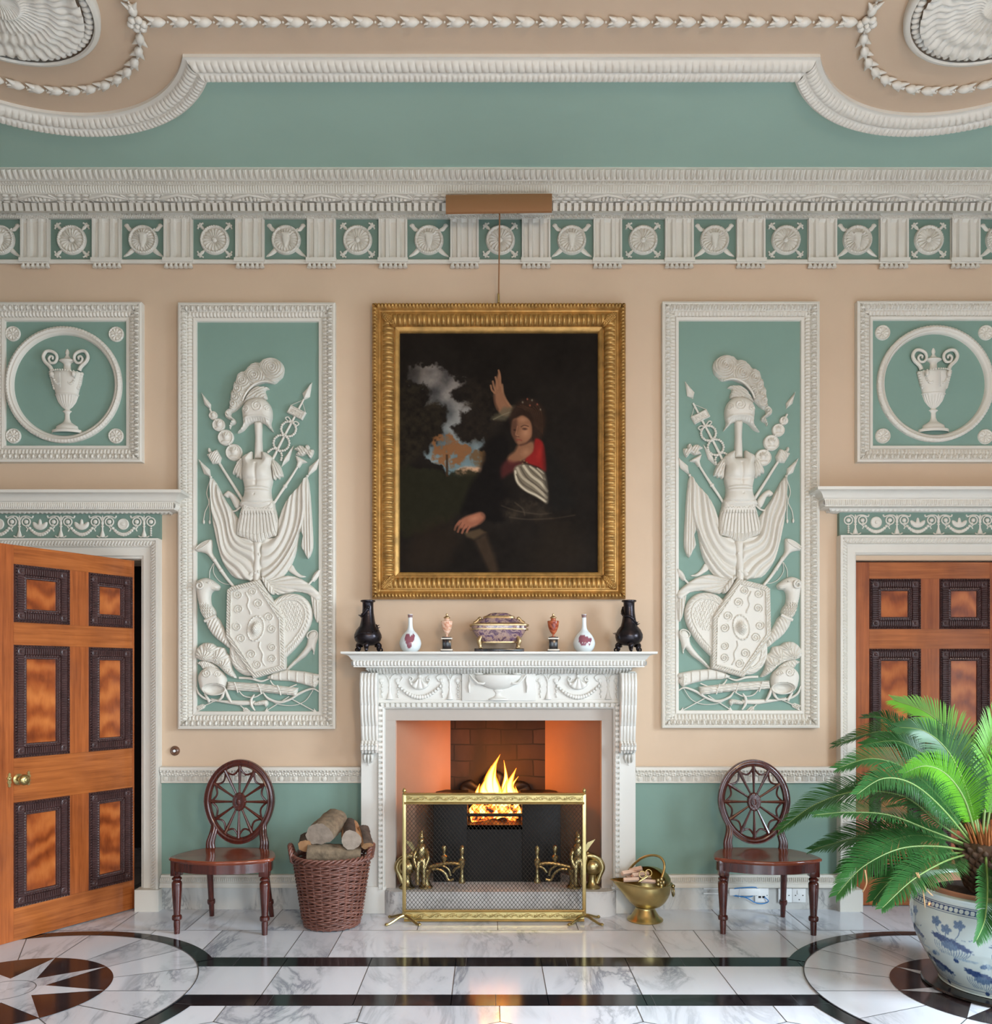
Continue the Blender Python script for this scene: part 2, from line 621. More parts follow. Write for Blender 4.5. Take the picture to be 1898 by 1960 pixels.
# passage behind the open door
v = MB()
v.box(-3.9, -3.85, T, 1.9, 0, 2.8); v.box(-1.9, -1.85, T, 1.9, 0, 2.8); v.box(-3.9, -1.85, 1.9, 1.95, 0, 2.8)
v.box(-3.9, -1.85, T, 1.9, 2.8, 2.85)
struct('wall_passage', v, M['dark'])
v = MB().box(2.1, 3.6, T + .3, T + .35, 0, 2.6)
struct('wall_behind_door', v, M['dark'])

# outer walls with the windows that light the hall
def holed(name, axis, c, t, a0, a1, holes, z0=0, z1=HC):
    """a wall along one axis with rectangular holes (a, b, z0, z1)"""
    b_ = MB()
    def bx(a, b, za, zb):
        if b - a < 1e-4 or zb - za < 1e-4: return
        if axis == 'x': b_.box(a, b, c, c + t, za, zb)
        else: b_.box(c, c + t, a, b, za, zb)
    cur = a0
    for (ha, hb, hz0, hz1) in sorted(holes):
        bx(cur, ha, z0, z1); bx(ha, hb, z0, hz0); bx(ha, hb, hz1, z1); cur = hb
    bx(cur, a1, z0, z1)
    return struct(name, b_, M['unseen'])


RW = [(x - .75, x + .75, .5, 3.3) for x in (-2.6, .2, 3.0)]
SW = [(y - .7, y + .7, .5, 3.3) for y in (-3.3, -6.3)]
holed('wall_front', 'x', YB - .3, .3, XL - .3, XR + .3, RW)
holed('wall_right', 'y', XR, .3, YB, T, SW)
holed('wall_left', 'y', XL - .3, .3, YB, T, [])
k = 0
def window(k, axis, c, a, b, z0, z1):
    f = MB()
    def bx(a_, b_, za, zb, e=.03):
        if axis == 'x': f.box(a_, b_, c - e, c + e, za, zb)
        else: f.box(c - e, c + e, a_, b_, za, zb)
    for q in (a, b): bx(q - .04, q + .04, z0, z1)
    for q in (z0, z1): bx(a, b, q - .04, q + .04)
    for i in (1, 2): bx(a + (b - a) * i / 3 - .012, a + (b - a) * i / 3 + .012, z0, z1, .015)
    for i in range(1, 6): bx(a, b, z0 + (z1 - z0) * i / 6 - .012, z0 + (z1 - z0) * i / 6 + .012, .015)
    struct('window_%d' % k, f, M['plaster'])
for i, (a, b, z0, z1) in enumerate(RW): window(i + 1, 'x', YB - .2, a, b, z0, z1)
for i, (a, b, z0, z1) in enumerate(SW): window(i + 4, 'y', XR + .2, a, b, z0, z1)

# ================================================================ floor
def marble_floor():
    fl = MB()
    L = .0009
    def tone(): return (random.random(), random.random(), random.random())
    def quad(pts, lay, m):
        c = tone()
        fl.add([(x, y, lay * L) for x, y in pts], [list(range(len(pts)))], m, [c] * len(pts))
    CY = -1.45
    Ya, Yb0, Yb1, Yf0, Yf1 = -.48, -.961, -1.10, -1.487, -1.623
    rowA = [XL - .3, -3.9, -3.3, -2.75, -2.2, -1.77, -1.31, -.87, -.42, .05, .52, .97, 1.41, 1.87, 2.33, 2.8, 3.3, 3.9, XR + .3]
    rowB = [XL - .3, -3.9, -3.3, -2.7, -1.94, -1.55, -1.079, -.85, .953, 1.187, 1.671, 2.1, 2.7, 3.3, 3.9, XR + .3]
    rowC = [XL - .3] + [-1.058 + .4425 * i for i in range(-6, 13)] + [XR + .3]
    def row(xs, y0, y1, m=0):
        for a, b in zip(xs[:-1], xs[1:]):
            quad([(a, y0), (b, y0), (b, y1), (a, y1)], 0, m)
            quad([(b - .0018, y0), (b + .0018, y0), (b + .0018, y1), (b - .0018, y1)], 1, 2)
        quad([(xs[0], y0 - .0015), (xs[-1], y0 - .0015), (xs[-1], y0 + .0015), (xs[0], y0 + .0015)], 1, 2)
    row(rowA, T, Ya); row(rowB, Ya, Yb0); row(rowC, Yb0, Yf1)
    for y0, y1 in ((Yb0, Yb1), (Yf0, Yf1)):
        xs = [XL - .3, -1.9, -1.31, -.62, -.12, .4, 1.0, 1.62, 2.2, XR + .3] if y0 == Yb0 else [XL - .3, -1.0, -.43, .03, .75, 1.4, XR + .3]
        for a, b in zip(xs[:-1], xs[1:]):
            quad([(a, y0), (b, y0), (b, y1), (a, y1)], 1, 1)
            quad([(b - .0012, y0), (b + .0012, y0), (b + .0012, y1), (b - .0012, y1)], 2, 3)
    # long hexagons toward the camera
    h = .615
    for i in range(-9, 10):
        x = .047 + h * i
        y0, y1, y2 = Yf1, -1.80, -1.95
        quad([(x, y0), (x + h, y0), (x + h, y1), (x + h / 2, y2), (x, y1)], 0, 0)
        quad([(x - .0018, y0), (x + .0018, y0), (x + .0018, y1), (x - .0018, y1)], 1, 2)
        for sg in (1, -1):
            quad([(x, y1 - .002), (x, y1 + .002), (x + sg * h / 2, y2 + .002), (x + sg * h / 2, y2 - .002)], 1, 2)
    n = 0
    y = -1.80
    while y > YB - .3:
        off = h / 2 * (n % 2)
        for i in range(-10, 11):
            x = .047 + h * i + off
            quad([(x, y), (x + h / 2, y - .15), (x + h / 2, y - .62), (x, y - .77), (x - h / 2, y - .62), (x - h / 2, y - .15)][::-1], 0, 0)
            for (p, q) in (((x + h / 2, y - .15), (x + h / 2, y - .62)), ((x, y), (x + h / 2, y - .15)), ((x, y), (x - h / 2, y - .15))):
                dx, dy = q[0] - p[0], q[1] - p[1]
                l = math.hypot(dx, dy); nx, ny = -dy / l * .0018, dx / l * .0018
                quad([(p[0] - nx, p[1] - ny), (q[0] - nx, q[1] - ny), (q[0] + nx, q[1] + ny), (p[0] + nx, p[1] + ny)], 1, 2)
        y -= .62; n += 1
    # the two compass roundels
    for cx in (AX - 2.33, AX + 2.33):
        def arc(r, a0, a1, k=40): return [(cx + r * math.cos(t), CY + r * math.sin(t)) for t in np.linspace(a0, a1, k)]
        # black ring, cut where the white tiles of the middle band run up to the disc
        sg = 1 if cx < AX else -1
        for lo, hi in ((3, 178), (183, 340)):
            a0, a1 = (lo, hi)
            aa = [a0 + (a1 - a0) * i / 9 for i in range(10)]
            for p, q in zip(aa[:-1], aa[1:]):
                p_, q_ = (R(p + 26), R(q + 26)) if hi == 178 else (R(p + 10), R(q + 10))
                if sg < 0: p_, q_ = PI - p_, PI - q_
                quad(arc(.945, p_, q_, 10) + arc(.85, q_, p_, 10), 3, 1)
                quad(arc(.945, q_ - .0015, q_ + .0015, 2) + arc(.85, q_ + .0015, q_ - .0015, 2), 4, 3)
        for i in range(16):
            a = i * PI / 8
            quad(arc(.858, a, a + PI / 8, 9) + arc(.3, a + PI / 8, a, 4), 5, 0)
            quad(arc(.858, a - .0022, a + .0022, 2) + arc(.3, a + .0065, a - .0065, 2), 6, 2)
        for i in range(64):
            a = i * PI / 32
            quad(arc(.86, a, a + PI / 32, 3) + arc(.855, a + PI / 32, a, 3), 7, 2)
        for i in range(16):
            a = i * PI / 8
            quad(arc(.463, a, a + PI / 8, 8) + [(cx, CY)], 8, 4)
        for i in range(8):
            a = i * PI / 4
            for r_, a_ in ((.46, a),):
                tip = (cx + r_ * math.cos(a_), CY + r_ * math.sin(a_))
                l = (cx + .165 * math.cos(a_ - PI / 8), CY + .165 * math.sin(a_ - PI / 8))
                rr = (cx + .165 * math.cos(a_ + PI / 8), CY + .165 * math.sin(a_ + PI / 8))
                quad([(cx, CY), l, tip, rr], 9, 0)
        for i in range(48):
            a = i * PI / 24
            quad(arc(.128, a, a + PI / 24, 2) + arc(.125, a + PI / 24, a, 2), 10, 2)
    fl.box(XL - .3, XR + .3, YB - .3, 2.0, -.1, -.002, 0)
    o = struct('floor', fl, [M['floor'], M['blackstone'], M['joint'], M['joint2'], M['brownstone']], col='tone')
    return o


M['floor'] = marble('white_marble_floor', (228, 232, 240), (134, 140, 152), .85, .13, 'tone', .9)
M['blackstone'] = marble('black_marble_inlay', (30, 30, 34), (66, 66, 70), 1.5, .12, 'tone', .5)
M['brownstone'] = marble('brown_black_marble_inlay', (46, 36, 36), (84, 70, 70), 1.5, .12, 'tone', .5)
M['joint'] = plain('floor_joint', (70, 68, 66), .6)
M['joint2'] = plain('inlay_joint', (72, 74, 78), .5)
marble_floor()

# ================================================================ chair rail, skirting
M['skirt'] = marble('grey_white_marble_skirting', (204, 202, 196), (140, 140, 138), 1.6, .3)
def zz(y, v=0.0): return -PZ(y, -v)
SPANS = ((PX(311), PX(692), 'left'), (PX(1214), PX(1600), 'right'))
for i, (a, b, sd) in enumerate(SPANS):
    p = Prof(zz(1466), 0).to(zz(1467), .05).to(zz(1472), .05, 2).to(zz(1476.5), .04, 5, 'egg', .022, .007).to(zz(1484), .028, 6, 'foliage', .05, .009)
    p.to(zz(1485), .026).to(zz(1496), .024, 1).to(zz(1497.5), .028).to(zz(1499), .004)
    m = MB()
    strip_x(m, a, b, p)
    # the flat band: fives of flutes between little roundels
    per = .0915
    n = int((b - a) / per)
    for j in range(n + 1):
        x = a + .028 + j * per
        if x > b - .02: break
        for rr, hh in ((.0165, .007), (.011, .01), (.005, .015)):
            m.lathe([(rr, 0), (rr, hh * .6), (rr * .8, hh), (0, hh)], (x, -.024, PZ(1490.5, -.024)), 14, axis='y')
        for q in range(5):
            xx = x + .029 + q * .0085
            if xx < b - .012: m.box(xx - .0022, xx + .0022, -.032, -.022, PZ(1495, -.024), PZ(1486, -.024))
    struct('trim_%d' % (i + 1), m, M['plaster'])
    p = Prof(zz(1672), 0).to(zz(1673), .03).to(zz(1677), .034, 2).to(zz(1685), .042, 6, 'gadroon', .0125, .006).to(zz(1687), .04).to(zz(1690), .05, 3, bulge=.006).to(zz(1695), .06, 3).to(zz(1697), .03)
    m = MB()
    strip_x(m, a, b, p)
    bb = struct('baseboard_' + sd, MB().box(a, b, -.03, .002, 0, PZ(1695, -.03)), M['skirt'])
    m.build('skirting_moulding', M['plaster'], bb)

# ================================================================ entablature and frieze
p = Prof(zz(320, .33), .335)
p.to(zz(324, .33), .335, 1).to(zz(343, .29), .285, 8, 'leaf', .0345, .016).to(zz(345, .285), .275).to(zz(352, .27), .27, 6, 'egg', .0165, .008)
p.to(zz(354, .262), .262).to(zz(369, .25), .25, 5, 'flute', .0162, .006).to(zz(370.5, .25), .25)
p.to(zz(388, .146), .146, 3).to(zz(391, .145), .145).to(zz(391.5, .128), .128)
p.to(zz(407, .115), .115, 6, 'slot', .043, .032).to(zz(409, .06), .062).to(zz(417, .05), .045, 6, 'foliage', .03, .012)
p.to(zz(420, .03), .03).to(zz(420.5, .012), .012).to(zz(497, .012), .012).to(zz(498, .03), .036).to(zz(505, .03), .036).to(zz(506, 0), .0)
m = MB()
strip_x(m, XL, XR, p)
corn = struct('trim_3', m, M['plaster'])
corn['label'] = 'white plaster entablature running along the top of the fireplace wall'
# soffit of the corona: lattice blocks and leaf lozenges by turns
sm = MB()
zt = -zz(370.5, .25)
def soff(x, t): return (x, -.235 + t * .075, zt + (-zz(388, .146) - zt) * (.015 + t * .075) / .104 - .003)
for k in range(-24, 25):
    cx = PX(957.2 + 136.4 * k / 1, -.2)
    if not (XL + .2 < cx < XR - .2): continue
    for i in range(4):
        for j in range(3):
            x = cx + (i - 1.5) * .052 + (1 - j) * .014
            q = soff(x, j / 2)
            sm.sphere(q, (.0225, .0125, .0085), 8, 6)
    cx2 = PX(957.2 + 68.2 + 136.4 * k, -.2)
    for sg in (-1, 1):
        sm.tube([soff(cx2 - .115, .5 - .0), soff(cx2, .5 + sg * .55), soff(cx2 + .115, .5)], .008, 5)
        sm.tube([soff(cx2 + sg * .09, -.1), soff(cx2 + sg * .15, 1.1)], .005, 5)
        sm.tube([soff(cx2 + sg * .135, -.1), soff(cx2 + sg * .105, 1.1)], .004, 5)
    for i in range(7):
        u = (i - 3) / 3
        sm.sphere(soff(cx2 + u * .07, .5), (.013, .022 * (1 - abs(u)) + .006, .016), 7, 5)
sm.build('soffit_lattice', M['plaster'], corn)
fs = -.012
met = MB().box(XL, XR, fs - .003, 0, PZ(498), PZ(419))
met.build('frieze_ground', M['tealdark'], corn)
def rosette_mb(c, r, petals, rim=True):
    m = MB()
    def fn(a, z): return 1 + 0 * a
    n = petals * 6
    A = np.linspace(0, 2 * PI, n, endpoint=False)
    rr = np.array([0, .08, .14, .17, .3, .5, .68, .76, .78, .82, .86, .9, .96, 1.0])
    hh = np.array([.26, .26, .2, .08, .13, .2, .2, .12, .1, .2, .26, .26, .2, .0])
    G = np.zeros((len(rr), n, 3))
    for i, (a_, h_) in enumerate(zip(rr, hh)):
        pet = .5 + .5 * np.cos(A * petals)
        h = h_ + (.14 * (pet - .6) if .25 < a_ < .77 else 0)
        if .85 < a_ < .95: h = h_ + .06 * np.cos(A * petals * 2.0)
        G[i, :, 0] = c[0] + r * a_ * np.cos(A); G[i, :, 2] = c[2] + r * a_ * np.sin(A); G[i, :, 1] = c[1] - h * r
    m.grid(G, False, True)
    return m
for k in range(-9, 10):
    cx = PX(957.2 + 136.4 * k, fs)
    if not (XL + .2 < cx < XR - .2): continue
    zc = PZ(461, fs)
    r = 28 / 300
    tx = PX(957.2 + 68.2 + 136.4 * k, fs)
    # fluted triglyph with its peg drops
    t = MB()
    hw = 27 / 300
    xs = [-1, -.93, -.86, -.78, -.55, -.47, -.32, -.25, -.1, .1, .25, .32, .47, .55, .78, .86, .93, 1]
    ys = [1, 1, .2, .1, .1, 1, 1, .2, .1, .1, .2, 1, 1, .1, .1, .2, 1, 1]
    xs = [-1, -.88, -.82, -.66, -.56, -.5, -.28, -.22, -.08, .08, .22, .28, .5, .56, .66, .82, .88, 1]
    ys = [1, 1, .2, -.15, .2, 1, 1, .2, -.15, -.15, .2, 1, 1, .2, -.15, .2, 1, 1]
    G = []
    for z, full in ((PZ(497, fs), 0), (PZ(428, fs), 0), (PZ(424, fs), 1), (PZ(417, fs), 1)):
        G.append([(tx + u * hw, fs - .006 - .026 * (1 if full else y), z) for u, y in zip(xs, ys)])
    t.grid(np.array(G))
    t.box(tx - hw, tx + hw, fs - .008, fs, PZ(498, fs), PZ(417, fs))
    t.box(tx - hw - .012, tx + hw + .012, fs - .058, fs, PZ(420, fs), PZ(409, fs))
    t.box(tx - hw - .006, tx + hw + .006, fs - .04, fs, PZ(506, fs), PZ(498, fs))
    t.build('triglyph', M['plaster'], corn)
    for q in range(6):
        gx = tx + (q - 2.5) * hw * .34
        g = MB()
        g.lathe([(.0, -.012), (.0155, -.012), (.0155, -.009), (.006, .02), (0, .02)], (gx, fs - .018, PZ(511, fs)), 8)
        g.build('peg_drop', M['plaster'], corn)
    if k % 2 == 0:
        o = rosette_mb((cx, fs - .004, zc), r, 18)
        for a in (45, 135, 225, 315):
            d = np.array([math.cos(R(a)), 0, math.sin(R(a))])
            n_ = np.array([-d[2], 0, d[0]])
            b0 = np.array([cx, fs - .008, zc])
            o.tube([b0 + d * r * .98, b0 + d * r * 1.2, b0 + d * r * 1.5], [.004, .011, .004], 6)
            for sg in (-1, 1):
                o.tube([b0 + d * r * 1.3, b0 + d * r * 1.42 + n_ * sg * .014, b0 + d * r * 1.36 + n_ * sg * .026], [.004, .005, .006], 6)
                o.sphere(b0 + d * r * 1.5 + n_ * sg * .008, .007, 6, 4)
        o.build('rosette_medallion', M['plaster'], corn)
    else:
        o = rosette_mb((cx, fs - .004, zc), r, 22)
        # ox skull over the flower, crossed blades behind
        sk = [(-.55, .52), (-.3, .46), (-.25, .5), (.25, .5), (.3, .46), (.58, .56), (.8, .78), (.46, .34), (.28, .25), (.24, -.1), (.14, -.5), (.1, -.62), (-.1, -.62), (-.14, -.5), (-.24, -.1), (-.28, .25), (-.46, .34), (-.8, .78)]
        V, Fc = relief(np.array([(x * 28, -y * 28) for x, y in sk]), 4, 6, 5, step=2.5, smooth=2)
        o.add(np.c_[cx + V[:, 0] / 300, fs - V[:, 2] / 300, zc - V[:, 1] / 300], Fc)
        for sg in (-1, 1):
            pts = [(sg * .7, .68), (sg * .95, .95), (sg * 1.02, 1.1), (sg * 1.18, 1.14), (sg * 1.32, 1.0), (sg * 1.2, .86), (sg * .98, .62)]
            V, Fc = relief(np.array([(x * 28, -y * 28) for x, y in pts]), 2, 2, 4, step=2.5, smooth=3)
            o.add(np.c_[cx + V[:, 0] / 300, fs - V[:, 2] / 300, zc - V[:, 1] / 300], Fc)
            pts = [(sg * .62, -.74), (sg * .9, -.98), (sg * 1.2, -1.1), (sg * 1.36, -1.1), (sg * 1.1, -.82), (sg * .8, -.52)]
            V, Fc = relief(np.array([(x * 28, -y * 28) for x, y in pts]), 2, 2, 4, step=2.5, smooth=3)
            o.add(np.c_[cx + V[:, 0] / 300, fs - V[:, 2] / 300, zc - V[:, 1] / 300], Fc)
        o.build('ox_skull_medallion', M['plaster'], corn)

# ================================================================ ceiling
cl = MB().box(XL - .3, XR + .3, YB - .3, T, HC + .004, HC + .16)
ceil = struct('ceiling', cl, M['beige'])
CC = [(AX - 2.26, -1.60), (AX + 2.26, -1.60)]
YS = -1.143                                   # room-side edge of the green border
def xi(off, r): return math.sqrt(max(r * r - (YS - off + 1.60) ** 2, 1e-6))
# green border: wall to moulding, with the two lobes
tb = MB()
xs = np.linspace(XL, XR, 400)
yy = []
for x in xs:
    y = YS - .04
    for cx, cy in CC:
        dx = abs(x - cx)
        if dx < .86: y = max(y, cy + math.sqrt(.86 ** 2 - dx * dx))
    if x < CC[0][0] or x > CC[1][0]:
        cx, cy = CC[0] if x < AX else CC[1]
        dx = abs(x - cx)
        y = max(y, cy + math.sqrt(max(.86 ** 2 - dx * dx, 0))) if dx < .86 else y
    yy.append(y)
yy = np.array(yy)
tb.grid(np.array([np.c_[xs, yy, np.full(400, HC)], np.c_[xs, np.full(400, 0.0), np.full(400, HC)], np.c_[xs, np.full(400, 0.0), np.full(400, HC + .055)], np.c_[xs, yy, np.full(400, HC + .055)]]), cu=True)
tb.build('green_border', M['teal_lit'], ceil)
# moulding between green and blush: u runs from the green edge inward, v hangs down
cm = Prof(0, -.01).to(0, .045).to(.012, .05, 2).to(.045, .042, 6, 'leaf', .027, .006).to(.052, .036).to(.108, .018, 8, 'gadroon', .036, .006, bulge=.008).to(.112, .014).to(.13, .012, 2).to(.13, -.01)
mm = MB()
A_, B_ = CC
def posL(S, u, v, ub, vb):
    a = A_[0] + xi(ub, .9 - ub); b = B_[0] - xi(ub, .9 - ub)
    x, y, z = np.broadcast_arrays(np.clip(S, a, b), YS - u, HC - v)
    return np.stack([x, y, z], -1)
orn(mm, srange(A_[0], B_[0], cm), cm, posL)
for (cx, cy), sg in ((A_, 1), (B_, -1)):
    def posA(S, u, v, ub, vb, cx=cx, cy=cy, sg=sg):
        r = .9 - ub
        a0 = math.asin(min(1, (YS - ub + 1.60) / r))
        th = np.clip(S / .9, a0, PI - .05)
        x, y, z = np.broadcast_arrays(cx + sg * (.9 - u) * np.cos(th), cy + (.9 - u) * np.sin(th), HC - v)
        return np.stack([x, y, z], -1)
    orn(mm, srange(.2, PI * .9, cm), cm, posA)
mm.build('border_moulding', M['plaster'], ceil, 60)
mm = MB()
for (cx, cy), sg in ((A_, 1), (B_, -1)):
    # shell-like medallion
    n, kk = 220, 26
    rr = np.linspace(.0, .36, kk)
    A = np.linspace(0, 2 * PI, n, endpoint=False)
    AA, RR = np.meshgrid(A, rr)
    pet = np.abs(np.sin(AA * 22 + np.sin(RR * 40) * .5))
    scal = .5 + .5 * np.sin(RR * 75 + 2.0 * np.abs(np.sin(AA * 11)))
    h = .02 + .016 * pet * np.clip(RR / .1, 0, 1) + .012 * scal * np.clip((RR - .12) / .1, 0, 1) + .012 * np.exp(-((RR - .1) / .012) ** 2) + .012 * RR / .36
    mm.grid(np.stack([cx + RR * np.cos(AA), cy - .06 + RR * np.sin(AA), HC + .004 - h], -1), False, True)
    pr = Prof(.43, -.01).to(.43, .03).to(.415, .04, 3).to(.4, .034)
    ring = [(.43, .0), (.43, .03), (.42, .042), (.405, .044), (.4, .034)]
    mm.lathe([(r, HC + .004 - h_) for r, h_ in ring], (cx, cy - .06, 0), 96)
    nn = 66
    for i in range(nn):
        a = 2 * PI * i / nn
        rot = Matrix.Rotation(a, 3, 'Z') @ Matrix.Rotation(.5, 3, 'X')
        mm.sphere((cx + .378 * math.cos(a), cy - .06 + .378 * math.sin(a), HC - .016), (.024, .0165, .018), 8, 6, rot)
mm.build('shell_medallions', M['plaster'], ceil, 60)
gm = MB()
def bell(c, d, s=1.0):
    """a husk: bulb with three flared tips, pointing along d in the ceiling plane"""
    d = np.array([d[0], d[1], 0.0]); d /= np.linalg.norm(d)
    n_ = np.array([-d[1], d[0], 0])
    c = np.array(c)
    L = .078 * s
    t = np.linspace(0, 1, 7)
    gm.tube([c + d * (x - .5) * L for x in t], [.004, .014 * s, .021 * s, .022 * s, .02 * s, .013 * s, .003], 9)
    for sg in (-1, 0, 1):
        gm.tube([c + d * L * (-.1), c + d * L * .3 + n_ * sg * .016, c + d * L * .62 + n_ * sg * (.034) - np.array([0, 0, .012 * (sg == 0)])], [.012, .012, .002], 6)
    gm.sphere(c - d * L * .62, .006, 6, 4)
zc = HC - .012
xs = np.arange(A_[0] + .66, B_[0] - .6, .107)
for x in xs: bell((x, -1.5, zc), (-1, 0))
for (cx, cy), sg in ((A_, 1), (B_, -1)):
    for i in range(-9, 24):
        a = R(12 + i * 9.2)
        if i == 0: 
            continue
        bell((cx + sg * .575 * math.cos(a), cy + .575 * math.sin(a), zc), (-sg * math.sin(a) * (1 if i > 0 else -1), math.cos(a) * (1 if i > 0 else -1)), .95)
    a = R(11)
    c0 = np.array([cx + sg * .575 * math.cos(a), cy + .575 * math.sin(a), zc - .004])
    for q in range(6):
        gm.sphere(c0 + np.array([math.cos(q * PI / 3), math.sin(q * PI / 3), 0]) * .03, (.019, .019, .016), 8, 6)
    gm.sphere(c0, (.014, .014, .022), 8, 6)
gm.build('husk_garlands', M['plaster'], ceil, 60)

# ================================================================ doors and doorcases
def garland_frieze(mb, cx, ztop, w, h, Y, kind='fan'):
    """one bay: half candelabra at both ends come from the caller; swag with roses and an ornament over it"""
    def q(x, z, y=0.0): return (cx + x * w, Y - y, ztop - z * h)
    for sg in (-1, 1):
        pts = [q(sg * .5, .16), q(sg * .42, .06), q(sg * .31, .05), q(sg * .2, .12), q(sg * .17, .02)]
        mb.tube(smooth_path(pts, 4), [.0045] * (4 * 4 + 1), 6)
        mb.sphere(q(sg * .18, .07), .006, 6, 4)
        c = q(sg * .33, .3)
        mb.tube([(c[0] + .026 * math.cos(t), Y - .004, c[2] + .026 * math.sin(t)) for t in np.linspace(0, 2 * PI, 17)[:-1]], .0045, 6, close=True)
        mb.sphere((c[0], Y - .004, c[2]), (.014, .01, .014), 8, 6)
        mb.tube(smooth_path([q(sg * .31, .42), q(sg * .34, .52), q(sg * .3, .6), q(sg * .33, .72)], 3), .004, 5)
    for t in np.linspace(-1, 1, 13):
        mb.sphere(q(t * .3, .46 + .4 * (1 - t * t)), (.009 + .006 * (1 - abs(t)), .009, .009 + .004 * (1 - abs(t))), 7, 5)
    if kind == 'round':
        mb.lathe([(.036, 0), (.036, .004), (.032, .008), (.026, .006), (.01, .006), (.008, .012), (0, .012)], (cx, Y, ztop - .4 * h), 24, axis='y')
    elif kind == 'fan':
        o = [(-.18, .34), (-.15, .3), (-.1, .34), (-.06, .4), (-.04, .36), (-.03, .24), (0, .17), (.03, .24), (.04, .36), (.06, .4), (.1, .34), (.15, .3), (.18, .34), (.16, .5), (.09, .62), (0, .66), (-.09, .62), (-.16, .5)]
        V, Fc = relief(np.array([(a * w * 300, b * h * 300) for a, b in o]), 2.0, 1.2, 4, step=1.8, smooth=2)
        mb.add(np.c_[cx + V[:, 0] / 300, Y - V[:, 2] / 300, ztop - V[:, 1] / 300], Fc)


def candelabrum(mb, cx, ztop, w, h, Y):
    def q(x, z): return (cx + x * w, Y - .004, ztop - z * h)
    mb.lathe([(.003, -.02 * h), (.006, -.2 * h), (.009, -.38 * h), (.005, -.45 * h), (.011, -.5 * h), (.005, -.55 * h), (.006, -.68 * h), (.016, -.9 * h), (.012, -.99 * h)], (cx, Y - .002, ztop), 10, sy=.6)
    for sg in (-1, 1):
        mb.tube(smooth_path([q(0, .3), q(sg * .05, .12), q(sg * .11, .05), q(sg * .17, .12)], 3), .0042, 5)
        mb.tube(smooth_path([q(0, .9), q(sg * .07, .98), q(sg * .13, .92)], 3), .0042, 5)


def doorcase(idx, sg, edge_out, edge_in, frieze_edge, top_y, head_y, cy0, cy1, corn_edge):
    """architrave, garland frieze and cornice; sg = side toward the middle of the room"""
    m = MB()
    far = DL0 if sg > 0 else DR1
    o_in, o_out = PX(edge_in), PX(edge_out)
    wdt = abs(o_out - o_in)
    x0, x1 = (far - wdt, o_out) if sg > 0 else (o_out, far + wdt)
    ztop = PZ(top_y, -.05)
    p = Prof(0, -.0).to(0, .07).to(.014, .07).to(.016, .06).to(.044, .05, 6, 'rope', .02, .006).to(.05, .046, 4, 'bead', .009, .005).to(.052, .036).to(.105, .034).to(.11, .026).to(wdt - .004, .022).to(wdt, .0).to(wdt, -T)
    frame_rect(m, x0, x1, .13, ztop, p, 0, 'TLR')
    for a in (x0, x1 - wdt):
        m.box(a - .012, a + wdt + .012, -.09, 0, 0, .137)
    ob = struct('trim_%d' % idx, m, M['plaster'])
    ob['label'] = 'white painted doorcase with garland frieze and cornice'
    fz0, fz1 = PZ(cy1, -.03), ztop
    f0, f1 = x0 + .006, x1 - .0
    MB().box(f0, f1, -.035, 0, fz1, fz0 + .01).build('frieze_ground', M['tealdark'], ob)
    gm = MB()
    bay = 79 / 300
    e = f1 - .06 if sg > 0 else f0 + .06
    i = 0
    zt, hh = fz0 - .008, (fz0 - fz1) - .016
    while f0 - .1 < e - sg * i * bay < f1 + .1 and i < 6:
        cxx = e - sg * (i * bay + .04)
        if f0 < cxx < f1: candelabrum(gm, cxx, zt, bay, hh, -.035)
        c2 = cxx - sg * bay / 2
        if f0 + .08 < c2 < f1 - .08: garland_frieze(gm, c2, zt, bay, hh, -.035, 'round' if i % 3 == 0 else 'fan')
        i += 1
    xe = e + sg * .005
    gm.tube([(xe + .026 * math.cos(t), -.039, zt - .3 * hh + .026 * math.sin(t)) for t in np.linspace(0, 2 * PI, 17)[:-1]], .0045, 6, close=True)
    gm.sphere((xe, -.039, zt - .3 * hh), (.014, .01, .014), 8, 6)
    for q in range(5): gm.sphere((xe, -.039, zt - (.5 + .1 * q) * hh), .007, 6, 4)
    gm.build('frieze_garlands', M['plaster'], ob)
    c = Prof(zz(cy0, .17), -.02).to(zz(cy0, .17), .19)
    hgt = PZ(cy0, -.17) - fz0
    z0 = PZ(cy0, -.17)
    c.to(-z0 + .018, .188).to(-z0 + .06, .135, 5, bulge=-.012).to(-z0 + .064, .125)
    c.to(-z0 + .07, .125).to(-z0 + .105, .12, 4, 'flute', .0118, .005).to(-z0 + .11, .12).to(-z0 + .114, .075).to(-z0 + .12, .07)
    c.to(-z0 + hgt - .016, .05, 6, 'rope', .028, .008).to(-z0 + hgt - .006, .044, 4, 'bead', .01, .005).to(-z0 + hgt, .03).to(-z0 + hgt, 0)
    cm_ = MB()
    strip_x(cm_, x0, x1, c, 0, True, True)
    cm_.build('door_cornice', M['plaster'], ob)
    return ob


doorcase(4, 1, 310, 272, 311, 1031, 1072, 938, 984, 337)
doorcase(5, -1, 1600, 1636, 1599, 1025, 1072, 932, 982, 1570)


